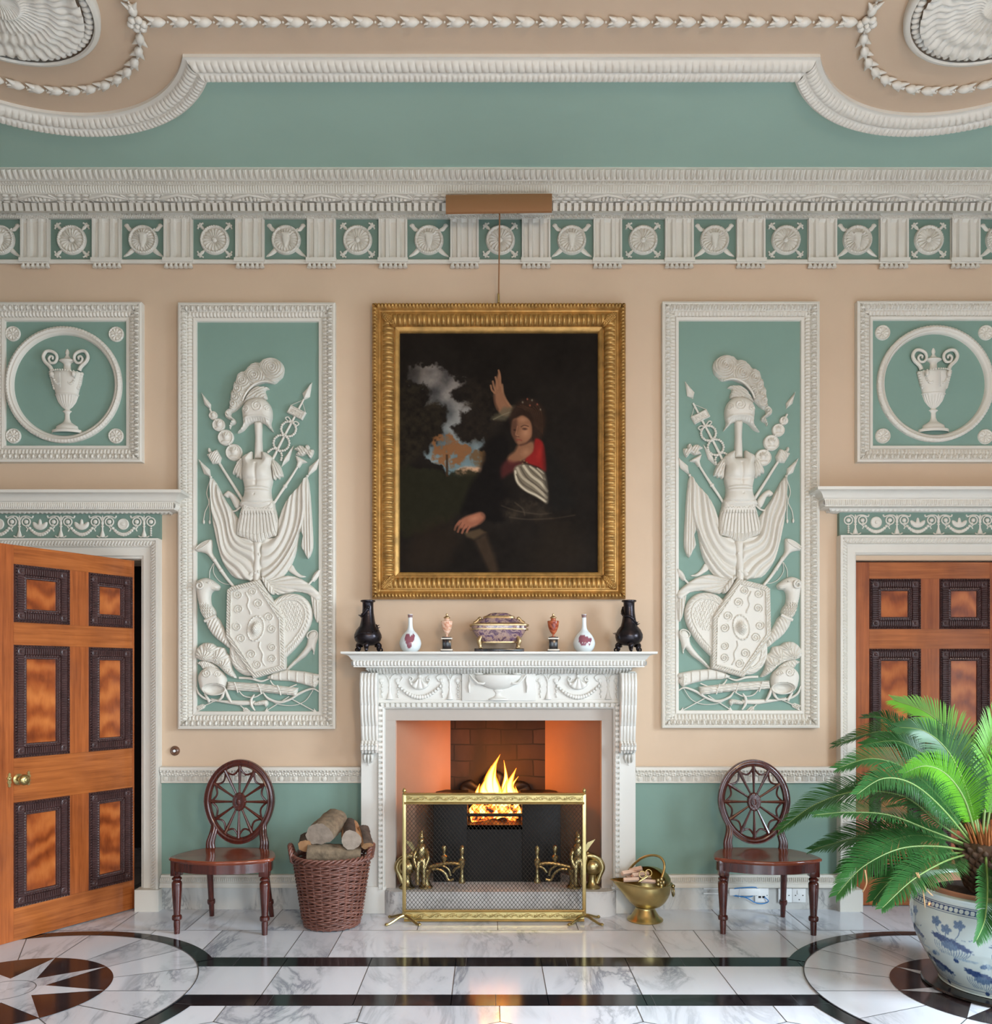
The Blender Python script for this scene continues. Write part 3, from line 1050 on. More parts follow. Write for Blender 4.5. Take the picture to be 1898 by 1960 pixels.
def door_leaf(name, loc, rz, sg, W, cols, free, label):
    """panelled leaf: local x from the hinge, visible face on local y * sg"""
    e = empty(name, loc, rz)
    e['kind'] = 'structure'
    e['label'] = label
    th = .055
    rows = ((.188, .777), (1.024, 1.656), (1.782, 2.106))
    H = 2.212
    zr = [0.006] + [v for r in rows for v in r] + [H]
    rails = MB()
    for i in range(0, len(zr), 2):
        rails.box(cols[0][0], cols[-1][1], -th / 2, th / 2, zr[i], zr[i + 1])
    rails.join(MB())
    def put(mb, nm, mat, lab=None, parent=None):
        V = [v.copy() for v in mb.V]
        o = mb.build(nm, mat, None)
        o.parent = parent or e
        if lab: o['label'] = lab
        return o
    for i in range(0, len(zr), 2):
        put(MB().box(cols[0][0], cols[-1][1], -th / 2, th / 2, zr[i], zr[i + 1]), 'rail', M['wood_x'])
    st = [(0, cols[0][0] - .0006), (cols[-1][1] + .0006, W)]
    for a, b in st:
        if b - a > .004: put(MB().box(a, b, -th / 2, th / 2, zr[0], H), 'stile', M['wood_z'])
    for (z0, z1) in rows:
        put(MB().box(cols[0][1], cols[1][0], -th / 2, th / 2, z0 + .0005, z1 - .0005), 'muntin', M['wood_z'])
        for (a, b) in cols:
            pn = put(MB().box(a, b, -th / 2 + .012, th / 2 - .012, z0, z1), 'panel', M['flame'])
            fr = MB()
            y = -sg * (th / 2 - .012)
            p = Prof(0, 0).to(0, .016).to(.003, .02).to(.014, .02, 4, 'egg', .017, .006).to(.016, .013).to(.019, .012)
            p.to(.054, .012, 5, 'hollow', .0135, .006).to(.056, .012).to(.058, .017).to(.07, .012, 4, 'rope', .016, .004).to(.078, .004, 3, 'bead', .008, .003).to(.079, 0)
            tmp = MB()
            frame_rect(tmp, a, b, z0, z1, p, 0, 'TBLR', k=8)
            fr.join(tmp, lambda V: np.c_[V[:, 0], sg * (-V[:, 1]) + sg * (th / 2 - .012), V[:, 2]])
            for qx in (a + .037, b - .037):
                for qz in (z0 + .037, z1 - .037):
                    yy0 = sg * (th / 2)
                    fr.box(qx - .02, qx + .02, sg * (th / 2 - .012), yy0 + sg * .0075, qz - .02, qz + .02)
                    t2 = MB()
                    for rr, hh in ((.018, .004), (.012, .007), (.006, .010)):
                        t2.lathe([(rr, 0), (rr, hh * .7), (rr * .8, hh), (rr * .6, hh * .75), (0, hh * .75)], (0, 0, 0), 16, axis='y')
                    fr.join(t2, lambda V: np.c_[V[:, 0] + qx, sg * (-V[:, 1]) + yy0 + sg * .0075, V[:, 2] + qz])
            put(fr, 'carved_moulding', M['carved'], None, pn)
    return e, put, th


s0 = 0.0
dang = math.atan2(-.684, -.394)
dl, put, th = door_leaf('door_1', (-2.277, -.012, 0), dang, 1, .90, ((.016, .321), (.448, .783)), 1, 'open mahogany door with carved dark panels and brass knob')
kn = MB()
kn.lathe([(0, 0), (.03, 0), (.031, .005), (.024, .009), (.011, .012), (.01, .03), (.016, .036), (.027, .044), (.031, .056), (.028, .066), (.02, .072), (.012, .074), (.01, .078), (0, .079)], (0, 0, 0), 24, axis='y')
k2 = MB().join(kn, lambda V: np.c_[V[:, 0] + .757, -V[:, 1] + th / 2, V[:, 2] + .905])
put(k2, 'door_knob', M['brass'])
for xx in (.70, .81):
    es = MB()
    o = [(0, -.04), (.008, -.034), (.006, -.024), (.012, -.012), (.008, .0), (.013, .012), (.006, .024), (.008, .034), (0, .042), (-.008, .034), (-.006, .024), (-.013, .012), (-.008, 0), (-.012, -.012), (-.006, -.024), (-.008, -.034)]
    es.prism([(xx + a, .905 + b) for a, b in o], th / 2 - .001, th / 2 + .006)
    es.sphere((xx, th / 2 + .006, .912), (.007, .006, .009), 8, 6)
    put(es, 'escutcheon', M['brass'])
door_leaf('door_2', (DR0 - .02, .075, 0), 0, -1, 1.06, ((.132, .462), (.582, .905)), 1, 'closed mahogany door behind the potted cycad')
# ================================================================ plaster relief panels
def c1(pts): return [(330 + u * .2143, 560 + v * .2143) for u, v in pts]
def c2(pts): return [(330 + u * .2296, 960 + v * .2296) for u, v in pts]


def px_tube(path, rad, n=8, flat=1.0, steps=5):
    """rope-like form in px space; path of (x, y, height)"""
    p = smooth_path(path, steps) if steps > 1 else np.array(path, float)
    r = np.interp(np.linspace(0, 1, len(p)), np.linspace(0, 1, len(np.atleast_1d(rad))), np.atleast_1d(rad)) if np.ndim(rad) else np.full(len(p), float(rad))
    m = MB().tube(p, r, n)
    return m


class Art:
    """pieces of one trophy in px space, keyed by part name"""
    def __init__(s): s.parts, s.seq = {}, 0
    def get(s, k):
        if k in ('lance', 'post', 'sleeve_fringe', 'banner', 'drapery', 'arrow', 'sickle', 'bow'):
            s.seq += 1
            k = '%s#%d' % (k, s.seq)
        return s.parts.setdefault(k, MB())
    def rel(s, k, outline, h, base=3, w=None, fn=None, step=2.0, smooth=4, lift=0.0):
        V, Fc = relief(outline, h, base + lift, w, fn, step, smooth)
        s.get(k).add(V, Fc)
    def tube(s, k, path, rad, n=8, steps=5): s.get(k).join(px_tube(path, rad, n, 1, steps))
    def ball(s, k, c, r): s.get(k).sphere(c, r, 8, 6)


def curls(centres, per=4.2, amp=2.6):
    C = np.array(centres, float)
    def fn(x, y, d):
        D_ = np.hypot(x[:, None] - C[:, 0], y[:, None] - C[:, 1]) / C[:, 2]
        i = D_.argmin(1)
        r = D_[np.arange(len(x)), i] * C[i, 2]
        a = np.arctan2(y - C[i, 1], x - C[i, 0])
        return amp * np.sin(2 * PI * (r / per + a / (2 * PI))) + 2.5 * np.clip(1 - D_[np.arange(len(x)), i], -.6, 1)
    return fn


def spiral_ridge(sp, amp=2.0):
    """raised spirals (cx, cy, r, turns sign)"""
    S = np.array(sp, float)
    def fn(x, y, d):
        z = np.zeros_like(x)
        for cx, cy, r, sg in S:
            dx, dy = x - cx, y - cy
            rr = np.hypot(dx, dy)
            a = np.arctan2(dy, dx) * sg
            ph = rr / (r / 2.1) - a / (2 * PI)
            ridge = np.clip(1 - np.abs((ph % 1) - .5) / .26, 0, 1)
            z += amp * ridge * (rr < r) 
        return z
    return fn


def build_trophy():
    A = Art()
    # -- post
    A.rel('post', c1([(735, 1160), (806, 1160), (804, 1300), (812, 1490), (735, 1490), (742, 1300)]), 8, 4, 8, step=2.2, smooth=1)
    A.rel('post', c2([(682, 335), (752, 335), (748, 480), (742, 560), (740, 690), (680, 690), (676, 560), (684, 470)]), 8, 4, 8, step=2.2, smooth=1)
    for u, v in ((733, 445), (700, 600), (728, 590)): 
        x, y = c2([(u, v)])[0]; A.ball('post', (x, y, 11), (2, 3, 2))
    # -- great plume
    pl = [(830, 812), (915, 822), (960, 785), (990, 755), (1003, 690), (985, 640), (940, 605), (880, 592), (820, 605), (790, 634), (740, 632), (690, 665), (658, 708), (620, 715), (585, 750), (575, 795), (553, 820), (548, 870), (528, 905), (530, 950), (517, 980), (518, 1020), (508, 1045), (480, 1078), (478, 1112), (505, 1135), (535, 1150), (525, 1175), (512, 1200), (520, 1225), (532, 1195), (562, 1180), (572, 1160), (560, 1135), (530, 1110), (535, 1080), (570, 1062), (610, 1025), (640, 990), (650, 940), (690, 890), (740, 845)]
    cen = [(900, 690, 100), (745, 760, 90), (640, 805, 72), (597, 880, 58), (570, 950, 50), (552, 1015, 42), (520, 1090, 40), (545, 1170, 30), (640, 930, 50)]
    A.rel('plume', c1(pl), 9, 4, 10, curls([(*c1([(u, v)])[0], r * .2143) for u, v, r in cen], 4.3, 1.5), step=.85, smooth=3)
    A.tube('plume', [(*p, 12) for p in c1([(640, 985), (665, 925), (710, 868), (770, 825), (840, 810), (912, 826)])], [1.5, 2.2, 2.5, 2.5, 2.2, .8])
    # -- crest beast and helmet
    def wing(x, y, d): return 1.6 * np.sin((x * .55 + y * .9) * 1.25) * np.clip(d / 4, 0, 1)
    A.rel('helmet', c1([(640, 990), (690, 900), (750, 852), (800, 846), (845, 850), (870, 868), (840, 876), (835, 895), (850, 940), (838, 962), (740, 955), (660, 985)]), 7, 5, 9, wing, step=1.5, smooth=3)
    hx, hy = c1([(782, 1040)])[0]
    def helm(x, y, d):
        z = spiral_ridge([(hx, hy, 10.5, 1), (hx - 23, hy + 6, 8, -1), (hx + 19, hy + 4, 7, -1)], 1.5)(x, y, d)
        yy = (y - 560) / .2143; xx = (x - 330) / .2143
        rim = yy - (1128 + ((xx - 765) / 130) ** 2 * 26)
        z += 1.6 * np.clip(1 - np.abs(rim) / 16, 0, 1) - 1.2 * ((rim > 10) * np.abs(np.sin(xx * .14)))
        return z
    A.rel('helmet', c1([(632, 1100), (635, 1040), (670, 985), (740, 955), (820, 960), (870, 1000), (895, 1060), (896, 1130), (885, 1185), (908, 1253), (868, 1218), (830, 1182), (765, 1163), (690, 1188), (640, 1240), (586, 1262), (622, 1218), (640, 1165)]), 16, 5, 17, helm, step=1.3, smooth=3)
    # -- cuirass
    def chest(x, y, d):
        u = (x - 330) / .2143; v = (y - 560) / .2143
        z = 3.2 * np.exp(-((u - 705) / 62) ** 2 - ((v - 1620) / 62) ** 2) + 3.2 * np.exp(-((u - 825) / 62) ** 2 - ((v - 1620) / 62) ** 2)
        z -= 1.5 * np.exp(-((u - 765) / 12) ** 2) * (v < 1740) * (v > 1540)
        z -= 1.5 * np.exp(-((v - 1690 - ((u - 765) / 130) ** 2 * -20) / 14) ** 2)
        for vb in (1760, 1785): z += 1.6 * np.exp(-((v - vb - 6 * ((u - 770) / 120) ** 2) / 7) ** 2)
        z += 2.5 * np.exp(-((u - 760) / 90) ** 2 - ((v - 1850) / 60) ** 2)
        z -= 1.8 * np.exp(-((u - 757) / 6) ** 2 - ((v - 1822) / 6) ** 2)
        z -= 1.5 * np.exp(-((v - 1895 + 25 * ((u - 765) / 130) ** 2) / 6) ** 2)
        return z
    A.rel('cuirass', c1([(632, 1480), (680, 1448), (708, 1432), (718, 1430), (722, 1436), (722, 1488), (723, 1496), (730, 1497), (802, 1497), (809, 1496), (810, 1488), (810, 1436), (814, 1430), (826, 1432), (860, 1448), (905, 1490), (888, 1560), (895, 1620), (902, 1690), (886, 1760), (890, 1830), (912, 1905), (860, 1945), (765, 1962), (660, 1940), (608, 1905), (645, 1830), (655, 1760), (640, 1690), (632, 1600), (640, 1545)]), 15, 8, 20, chest, step=1.5, smooth=2)
    # -- fringed sleeves
    def fringe(ox, oy, n):
        ox, oy = c1([(ox, oy)])[0]
        def fn(x, y, d):
            a = np.arctan2(y - oy, x - ox)
            return 2.2 * np.abs(np.sin(a * n)) - 1.2
        return fn
    A.rel('sleeve_fringe', c1([(636, 1478), (592, 1508), (562, 1560), (545, 1618), (552, 1632), (575, 1625), (578, 1655), (602, 1650), (608, 1672), (634, 1664), (642, 1600), (640, 1540)]), 7, 5, 7, fringe(660, 1430, 26), step=1.3, smooth=2)
    A.rel('sleeve_fringe', c1([(892, 1490), (930, 1512), (962, 1545), (985, 1600), (995, 1650), (970, 1652), (960, 1672), (935, 1660), (925, 1680), (905, 1665), (898, 1600), (890, 1550)]), 7, 5, 7, fringe(870, 1430, 26), step=1.3, smooth=2)
    # -- skirt of lappets
    ox, oy = c2([(718, -420)])[0]
    def lap(x, y, d):
        u = (x - 330) / .2296; v = (y - 960) / .2296
        a = (u - 718) / (v + 520)
        strip = np.abs(((a * 26) % 1) - .5) * 2
        scal = np.abs(np.sin(a * 26 * PI)) * 16
        z = -2.4 * np.clip((strip - .72) / .28, 0, 1) * (v > 95)
        for vb in (55, 100):
            edge = v - (vb + scal)
            z += 1.6 * np.clip(1 - np.clip(edge, 0, 99) / 6, 0, 1) * (edge > -40) * (edge < 6)
        z -= 1.0 * np.abs(np.sin(a * 26 * PI * 3)) * (v > 285 - np.abs(a) * 120)
        return z
    A.rel('skirt', c2([(603, 12), (650, 28), (740, 40), (815, 26), (852, 0), (862, 60), (886, 150), (882, 283), (850, 296), (800, 312), (742, 347), (690, 342), (600, 303), (550, 283), (545, 200), (572, 110), (592, 50)]), 10, 7, 9, lap, step=.95, smooth=2)
    # -- banner drapery hung from the two lances
    def folds(sx):
        def fn(x, y, d):
            u = (x - 330) / .2296; v = (y - 960) / .2296
            r = np.sqrt(((u - 718) / 395) ** 2 + ((v + 230) / 880) ** 2)
            ph = r * 11.5 + .35 * np.sin(v / 90 + u / 70)
            z = 3.4 * np.abs(np.sin(PI * ph)) - 1.5 + 1.3 * np.sin(2 * PI * ph * .37)
            return z
        return fn
    A.rel('banner', c2([(322, -197), (318, -80), (325, 20), (335, 140), (358, 270), (388, 400), (420, 500), (470, 582), (530, 642), (620, 655), (690, 648), (690, 345), (600, 303), (550, 285), (545, 200), (548, 140), (452, 0), (372, -150)]), 6, 3, 6, folds(1), step=1.05, smooth=2)
    A.rel('banner', c2([(1125, -211), (1150, -60), (1140, 60), (1120, 170), (1062, 262), (1040, 400), (1000, 520), (930, 622), (850, 657), (745, 645), (748, 345), (820, 308), (882, 284), (886, 160), (950, 0), (1060, -130)]), 6, 3, 6, folds(-1), step=1.05, smooth=2)
    def vert(x, y, d): return 2.2 * np.abs(np.sin((x - y * .02) * .62)) - 1
    A.rel('banner', c2([(1125, -205), (1152, -60), (1166, 150), (1176, 340), (1166, 420), (1132, 480), (1100, 420), (1074, 372), (1090, 290), (1072, 240), (1100, 120), (1110, -40)]), 5, 4, 4, vert, step=1.0, smooth=2)
    for tips in ([(345, 1668), (322, 1780), (300, 1900)], [(345, 1668), (360, 1760), (325, 1850)]):
        pass
    A.tube('banner', [(*p, 3) for p in c1([(345, 1668), (310, 1790), (330, 1880), (296, 1960)])] + [(*c2([(262, 165)])[0], 3)], .9)
    A.tube('banner', [(*p, 3) for p in c1([(345, 1668), (365, 1740), (335, 1850), (340, 1960)])] + [(*c2([(316, 165)])[0], 3)], .9)
    for u, v in ((266, 172), (315, 174)):
        A.ball('banner', (*c2([(u, v)])[0], 3), (2.2, 4.5, 2.2))
    # -- lances
    def blade(axis):
        (x0, y0), (x1, y1) = axis
        L = math.hypot(x1 - x0, y1 - y0)
        def fn(x, y, d):
            s_ = np.abs((x - x0) * (y1 - y0) - (y - y0) * (x1 - x0)) / L
            return 2.4 * np.clip(1 - s_ / 6, 0, 1)
        return fn
    def lance(tip, l, base, r, k='lance'):
        t, b = c1([tip, base])
        A.rel(k, c1([tip, l, base, r]), .8, 2.5, 2, blade((t, b)), step=1.5, smooth=1)
    lance((235, 1490), (285, 1622), (348, 1655), (335, 1582))
    lance((1326, 1468), (1222, 1560), (1208, 1645), (1290, 1580))
    lance((262, 897), (290, 1005), (345, 1052), (346, 1000))
    lance((1248, 806), (1163, 905), (1176, 962), (1228, 935))
    lance((1084, 1368), (998, 1480), (975, 1560), (1042, 1500))
    for u, v in ((348, 1655), (1208, 1645)): A.ball('lance', (*c1([(u, v)])[0], 4), (3, 3, 3))
    # -- standard of four medals
    A.tube('medal_standard', [(*p, 4) for p in c1([(340, 1045), (368, 1103), (420, 1190), (480, 1300), (553, 1432), (620, 1500)])], 2.0)
    for u, v, r in ((368, 1103, 38), (417, 1187, 57), (480, 1300, 71), (553, 1432, 75)):
        x, y = c1([(u, v)])[0]; r *= .2143
        def medal(X, Y, d, x=x, y=y, r=r):
            q = np.hypot(X - x, Y - y) / r
            z = 1.5 * np.clip(1 - np.abs(q - .9) / .08, 0, 1)
            z += 2.4 * np.exp(-(((X - x - .05 * r) / (.34 * r)) ** 2 + ((Y - y + .15 * r) / (.42 * r)) ** 2) ** 2)
            z += 1.4 * np.exp(-(((X - x) / (.5 * r)) ** 2 + ((Y - y - .55 * r) / (.2 * r)) ** 2) ** 2)
            z += .9 * np.sin((X - x) * 1.6) * (q < .6) * (Y < y - .2 * r)
            return z
        A.rel('medal_standard', [(x + r * math.cos(t), y + r * math.sin(t)) for t in np.linspace(0, 2 * PI, 28)[:-1]], .6, 4.5, 2, medal, step=.9, smooth=1)
    # -- fluted mace
    def ridges(x, y, d): return 1.7 * np.abs(np.sin((x * .86 + y * .5) * .8)) - .6
    A.rel('mace', c1([(313, 1452), (402, 1408), (442, 1478), (428, 1532), (362, 1535)]), 5, 4, 6, ridges, step=1.4, smooth=1)
    A.rel('mace', c1([(318, 1412), (330, 1390), (342, 1400), (345, 1418), (362, 1425), (335, 1440)]), 3, 3, 3, step=1.6, smooth=2)
    A.tube('mace', [(*p, 4) for p in c1([(425, 1530), (500, 1650), (570, 1760), (640, 1870)])], [2.6, 2.8, 3, 3.2])
    # -- legionary tablet, wreaths
    A.tube('tablet_standard', [(*p, 3) for p in c1([(1176, 955), (1090, 1120), (990, 1310), (895, 1500)])], [1.9, 2.2, 2.5, 2.8])
    A.rel('tablet_standard', c1([(1062, 1010), (1198, 1078), (1161, 1144), (1026, 1076)]), 0, 6, 2, lambda x, y, d: 1.4 * (d < 2.2), step=1.2, smooth=1)
    A.tube('tablet_standard', [(*p, 3) for p in c1([(1062, 1010), (1160, 968), (1190, 1075)])], .6, steps=1)
    for u, v, r in ((1042, 1225, 66), (978, 1350, 70)):
        n = 22
        for i in range(n):
            t = 2 * PI * i / n
            x, y = c1([(u + r * math.cos(t), v + r * 1.0 * math.sin(t))])[0]
            A.ball('wreath', (x, y, 4.5 + (i % 2)), (2.6, 2.6, 2.4))
    for seg in ([(930, 1395), (890, 1405), (860, 1430)], [(950, 1410), (980, 1450), (975, 1500)]):
        for t in np.linspace(0, 1, 6):
            p = smooth_path(seg, 10)[int(t * 20)]
            A.ball('wreath', (*c1([p])[0], 4.5), (2.4, 2.4, 2.2))
    A.tube('wreath', [(*p, 5) for p in c1([(1070, 1165), (1030, 1150), (1015, 1125), (1040, 1120), (1070, 1160), (1110, 1160), (1132, 1180), (1110, 1195), (1075, 1168)])], 1.3)
    # -- eagle on a pole
    A.rel('eagle_standard', c1([(1100, 1460), (1150, 1482), (1208, 1520), (1160, 1530), (1135, 1570), (1108, 1560), (1118, 1520)]), 5, 4, 5, step=1.6, smooth=2)
    def feath(x, y, d): return 1.2 * np.sin(x * 1.1 - y * .7)
    A.rel('eagle_standard', c1([(1092, 1405), (1115, 1388), (1140, 1372), (1172, 1378), (1185, 1392), (1196, 1370), (1215, 1366), (1230, 1385), (1226, 1408), (1262, 1408), (1262, 1440), (1240, 1484), (1222, 1475), (1200, 1445), (1165, 1465), (1105, 1452), (1130, 1425)]), 6, 5, 5, feath, step=1.3, smooth=2)
    A.tube('eagle_standard', [(*p, 4) for p in c1([(1122, 1560), (1060, 1660), (1010, 1735), (960, 1810), (905, 1895)])], [2.2, 2.4, 3.0, 2.6, 2.6])
    A.ball('eagle_standard', (*c1([(1010, 1735)])[0], 4), (4.4, 4.4, 4))
    # -- beast-headed hilt at the hip
    A.rel('sword_hilt', c1([(463, 1812), (485, 1785), (508, 1774), (560, 1808), (612, 1880), (590, 1935), (560, 1920), (520, 1838), (492, 1836)]), 6, 4, 6, step=1.5, smooth=3)
    A.tube('sword_hilt', [(*p, 5) for p in c1([(630, 1905), (580, 1950), (540, 1960)])], 1.8)
    # -- trumpet
    A.rel('trumpet', c2([(203, 415), (215, 380), (255, 342), (325, 318), (336, 360), (336, 430), (372, 490), (346, 503), (292, 442), (242, 424)]), 7, 3, 8, lambda x, y, d: 0 * x, step=1.6, smooth=3)
    mx = c2([(264, 368)])[0]
    A.get('trumpet').tube([(mx[0] + 14.5 * math.cos(t) * .9 + 3.5 * math.sin(t) * -.0, mx[1] - 12 * math.cos(t) * .62 + 5 * math.sin(t), 9 + 2 * math.sin(t)) for t in np.linspace(0, 2 * PI, 25)[:-1]], 1.3, 6, close=True)
    A.tube('trumpet', [(*p, 5) for p in c2([(358, 492), (415, 580), (465, 650), (515, 710)])], [3.6, 3.4, 3.0, 2.8])
    for u, v in ((356, 490), (412, 576)): A.ball('trumpet', (*c2([(u, v)])[0], 5), (4.4, 4, 4.4))
    A.tube('trumpet', [(*p, 2) for p in c2([(350, 515), (345, 590), (390, 660), (450, 690), (500, 690)])], .7)
    A.tube('trumpet', [(*p, 2) for p in c2([(345, 515), (315, 580), (312, 640)])], .7)
    # -- ram head bough
    def fur(x, y, d):
        v = (y - 960) / .2296
        return 1.3 * np.sin(x * 1.5 + 1.1 * np.sin(y * 1.2)) * np.clip((v - 840) / 30, 0, 1) * np.clip((990 - v) / 30, 0, 1) + .7 * np.sin(x * 2) * np.sin(y * 2) * (v < 690)
    A.rel('ram_head', c2([(200, 690), (222, 658), (280, 638), (330, 652), (362, 672), (398, 702), (402, 722), (386, 745), (345, 750), (325, 790), (330, 860), (358, 900), (366, 950), (300, 992), (252, 945), (226, 850), (206, 742)]), 12, 4, 13, fur, step=1.4, smooth=3)
    ccx, ccy = c2([(252, 708)])[0]
    A.tube('ram_head', [(ccx + (7.5 - t * .75) * math.cos(t * 1.15 - 1.2), ccy + (7.5 - t * .75) * math.sin(t * 1.15 - 1.2), 18.5 + t * .25) for t in np.linspace(0, 7, 22)], np.linspace(2.6, 1.2, 22), steps=1)
    A.tube('ram_head', [(*p, 12.5) for p in c2([(338, 728), (365, 735), (392, 733)])], 1.0)
    A.ball('ram_head', (*c2([(322, 682)])[0], 16.5), (1.8, 1.6, 1.5))
    A.tube('ram_head', [(*p, 11) for p in c2([(282, 1000), (320, 985), (378, 955)])], [3, 3.6, 3])
    def husk(x, y, d): return 1.8 * np.abs(np.sin((x * .8 + y * .35) * .62)) - .5
    A.rel('ram_head', c2([(285, 1002), (375, 962), (420, 1030), (462, 1110), (490, 1170), (492, 1232), (425, 1182), (342, 1112)]), 9, 4, 10, husk, step=1.5, smooth=2)
    # -- round shield behind
    cx, cy = c2([(900, 1080)])[0]
    def rimrope(x, y, d):
        a = np.arctan2(y - cy, x - cx)
        band = np.clip(1 - np.abs(d - 6) / 5.5, 0, 1)
        z = 1.8 * band * np.abs(np.sin(a * 26 + d * .6)) + 1.5 * (np.abs(d - 12) < 1.3)
        u = (x - 330) / .2296; v = (y - 960) / .2296
        leaf = (np.hypot((u - 960) / 150, (v - 960) / 130) < 1) * (d > 15)
        z += 1.5 * leaf * np.clip(np.sin(x * 1.25 + 1.7 * np.sin(y * .8)) * np.sin(y * 1.35 + x * .3), 0, 1)
        return z
    A.rel('round_shield', c2([(840, 835), (905, 790), (985, 770), (1065, 780), (1130, 828), (1166, 900), (1168, 985), (1130, 1085), (1060, 1190), (955, 1300), (820, 1420), (690, 1450), (610, 1448), (545, 1408), (500, 1340), (484, 1240), (520, 1100), (700, 900)]), 5, 6, 6, rimrope, step=1.3, smooth=3)
    # -- draped wing, sickle and small spear at the right
    wx, wy = c2([(760, 690)])[0]
    def wingf(x, y, d):
        a = np.arctan2(y - wy, x - wx)
        return 2.2 * np.abs(np.sin(a * 17)) - .8
    A.rel('drapery', c2([(735, 640), (790, 628), (870, 640), (965, 618), (1080, 648), (1180, 718), (1242, 790), (1204, 832), (1130, 772), (1020, 755), (880, 782), (800, 715)]), 6, 4, 7, wingf, step=1.3, smooth=2)
    A.rel('drapery', c2([(1150, 760), (1200, 800), (1238, 850), (1226, 990), (1202, 1008), (1176, 930), (1165, 860)]), 5, 3, 5, vert, step=1.4, smooth=2)
    A.rel('drapery', c2([(752, 620), (800, 660), (860, 742), (850, 780), (815, 760), (770, 690)]), 5, 9, 4, vert, step=1.4, smooth=2)
    A.rel('sickle', c2([(968, 572), (1000, 528), (1030, 575), (1070, 610), (1118, 628), (1060, 634), (1005, 605)]), 2, 2.5, 4, step=1.7, smooth=3)
    A.rel('sickle', c2([(632, 640), (655, 598), (690, 570), (690, 600), (672, 635)]), 2, 9, 3, step=1.7, smooth=2)
    t, b = c2([(1238, 563), (1165, 660)])
    A.rel('lance', c2([(1238, 563), (1190, 592), (1160, 648), (1180, 672), (1224, 622)]), .8, 3.5, 2, blade((t, b)), step=1.5, smooth=2)
    A.tube('lance', [(*p, 5) for p in c2([(1175, 655), (1120, 715)])], 2, steps=1)
    # -- great six-sided shield
    hexo = c2([(470, 742), (508, 712), (740, 655), (948, 975), (957, 1400), (690, 1476), (462, 1130)])
    bx, by = c2([(712, 1062)])[0]
    sp = [(570, 783, 38, 1), (690, 757, 36, -1), (738, 855, 40, -1), (575, 903, 38, -1), (825, 968, 40, -1), (560, 1045, 38, 1), (595, 1145, 40, -1), (850, 1065, 38, 1), (680, 1275, 40, -1), (850, 1215, 34, 1), (728, 1358, 38, 1), (852, 1312, 36, -1)]
    spx = [(*c2([(u, v)])[0], r * .2296, s_) for u, v, r, s_ in sp]
    rid = spiral_ridge(spx, 2.0)
    def shield(x, y, d):
        z = rid(x, y, d) * (d > 9)
        band = (d > 1.5) * (d < 8)
        z += 2.0 * band * np.abs(np.sin((x * .9 - y * .9) * .62)) + 2.2 * (np.abs(d - 9.2) < 1.0) + 1.2 * (d < 1.6)
        ca, sa = math.cos(R(-12)), math.sin(R(-12))
        X = (x - bx) * ca - (y - by) * sa; Y = (x - bx) * sa + (y - by) * ca
        q = np.hypot(X / 16.5, Y / 25.5)
        z += 2.6 * np.clip(1 - np.abs(q - .92) / .09, 0, 1) * (.7 + .3 * np.sin(np.arctan2(Y, X) * 24))
        z += 8 * np.exp(-((X / 7) ** 2 + (Y / 9.5) ** 2) ** 1.5) + .8 * np.sin(X * 1.6) * np.sin(Y * 1.5) * (q < .6)
        u = (x - 330) / .2296; v = (y - 960) / .2296
        stem = np.where(v < 950, np.abs(u - 640 - (v - 760) * .12 - 8 * np.sin(v / 18)), np.abs(u - 740 - (v - 1170) * .22 - 8 * np.sin(v / 18)))
        z += 1.6 * np.clip(1 - stem / 9, 0, 1) * (((v > 760) & (v < 945)) | ((v > 1170) & (v < 1370)))
        return z
    A.rel('six_sided_shield', hexo, 3, 12, 3, shield, step=1.0, smooth=1)
    # -- horn at the right
    A.rel('drinking_horn', c2([(1130, 1130), (1150, 1092), (1178, 1078), (1208, 1085), (1216, 1130), (1198, 1190), (1180, 1278), (1164, 1232), (1112, 1292), (1040, 1345), (972, 1402), (955, 1396), (1000, 1340), (1052, 1288), (1118, 1200)]), 7, 3, 7, step=1.6, smooth=3)
    hx2, hy2 = c2([(1172, 1112)])[0]
    A.get('drinking_horn').tube([(hx2 + 9.5 * math.cos(t) + 2 * math.sin(t), hy2 - 4 * math.cos(t) + 7 * math.sin(t), 9) for t in np.linspace(0, 2 * PI, 25)[:-1]], 1.2, 6, close=True)
    # -- quiver, rods, helmet, sword, bow, arrows along the bottom
    def lines(nx, ny, f, a): return lambda x, y, d: a * np.abs(np.sin((x * nx + y * ny) * f)) - a * .4
    A.rel('quiver', c2([(790, 1462), (950, 1402), (1222, 1440), (1210, 1480), (1222, 1500), (1192, 1552), (1150, 1540), (990, 1498), (860, 1492)]), 7, 4, 8, lambda x, y, d: 1.2 * (np.abs(((x - 530) % 16) - 8) < 1.2) + lines(-.2, 1, .8, 1.2)(x, y, d) * (x > 595), step=1.5, smooth=2)
    A.rel('rod_bundle', c2([(468, 1500), (720, 1515), (1052, 1552), (1040, 1622), (760, 1590), (458, 1572)]), 8, 4, 9, lines(-.1, 1, .78, 2.0), step=1.4, smooth=1)
    for u in (545, 740, 900):
        A.tube('rod_bundle', [(*p, 12) for p in c2([(u - 15, 1505 + (u - 500) * .06), (u, 1540 + (u - 500) * .06), (u + 15, 1590 + (u - 500) * .06)])], 1.4)
    A.tube('rod_bundle', [(*p, 4) for p in c2([(560, 1470), (660, 1475), (740, 1498), (800, 1480), (822, 1470)])], [2.4, 2.6, 2, 1.4, 1])
    A.tube('rod_bundle', [(*p, 5) for p in c2([(545, 1555), (600, 1620), (690, 1630), (760, 1590)])], 1.2)
    A.tube('rod_bundle', [(*p, 5) for p in c2([(820, 1490), (850, 1530), (930, 1560), (1040, 1525)])], 1.3)
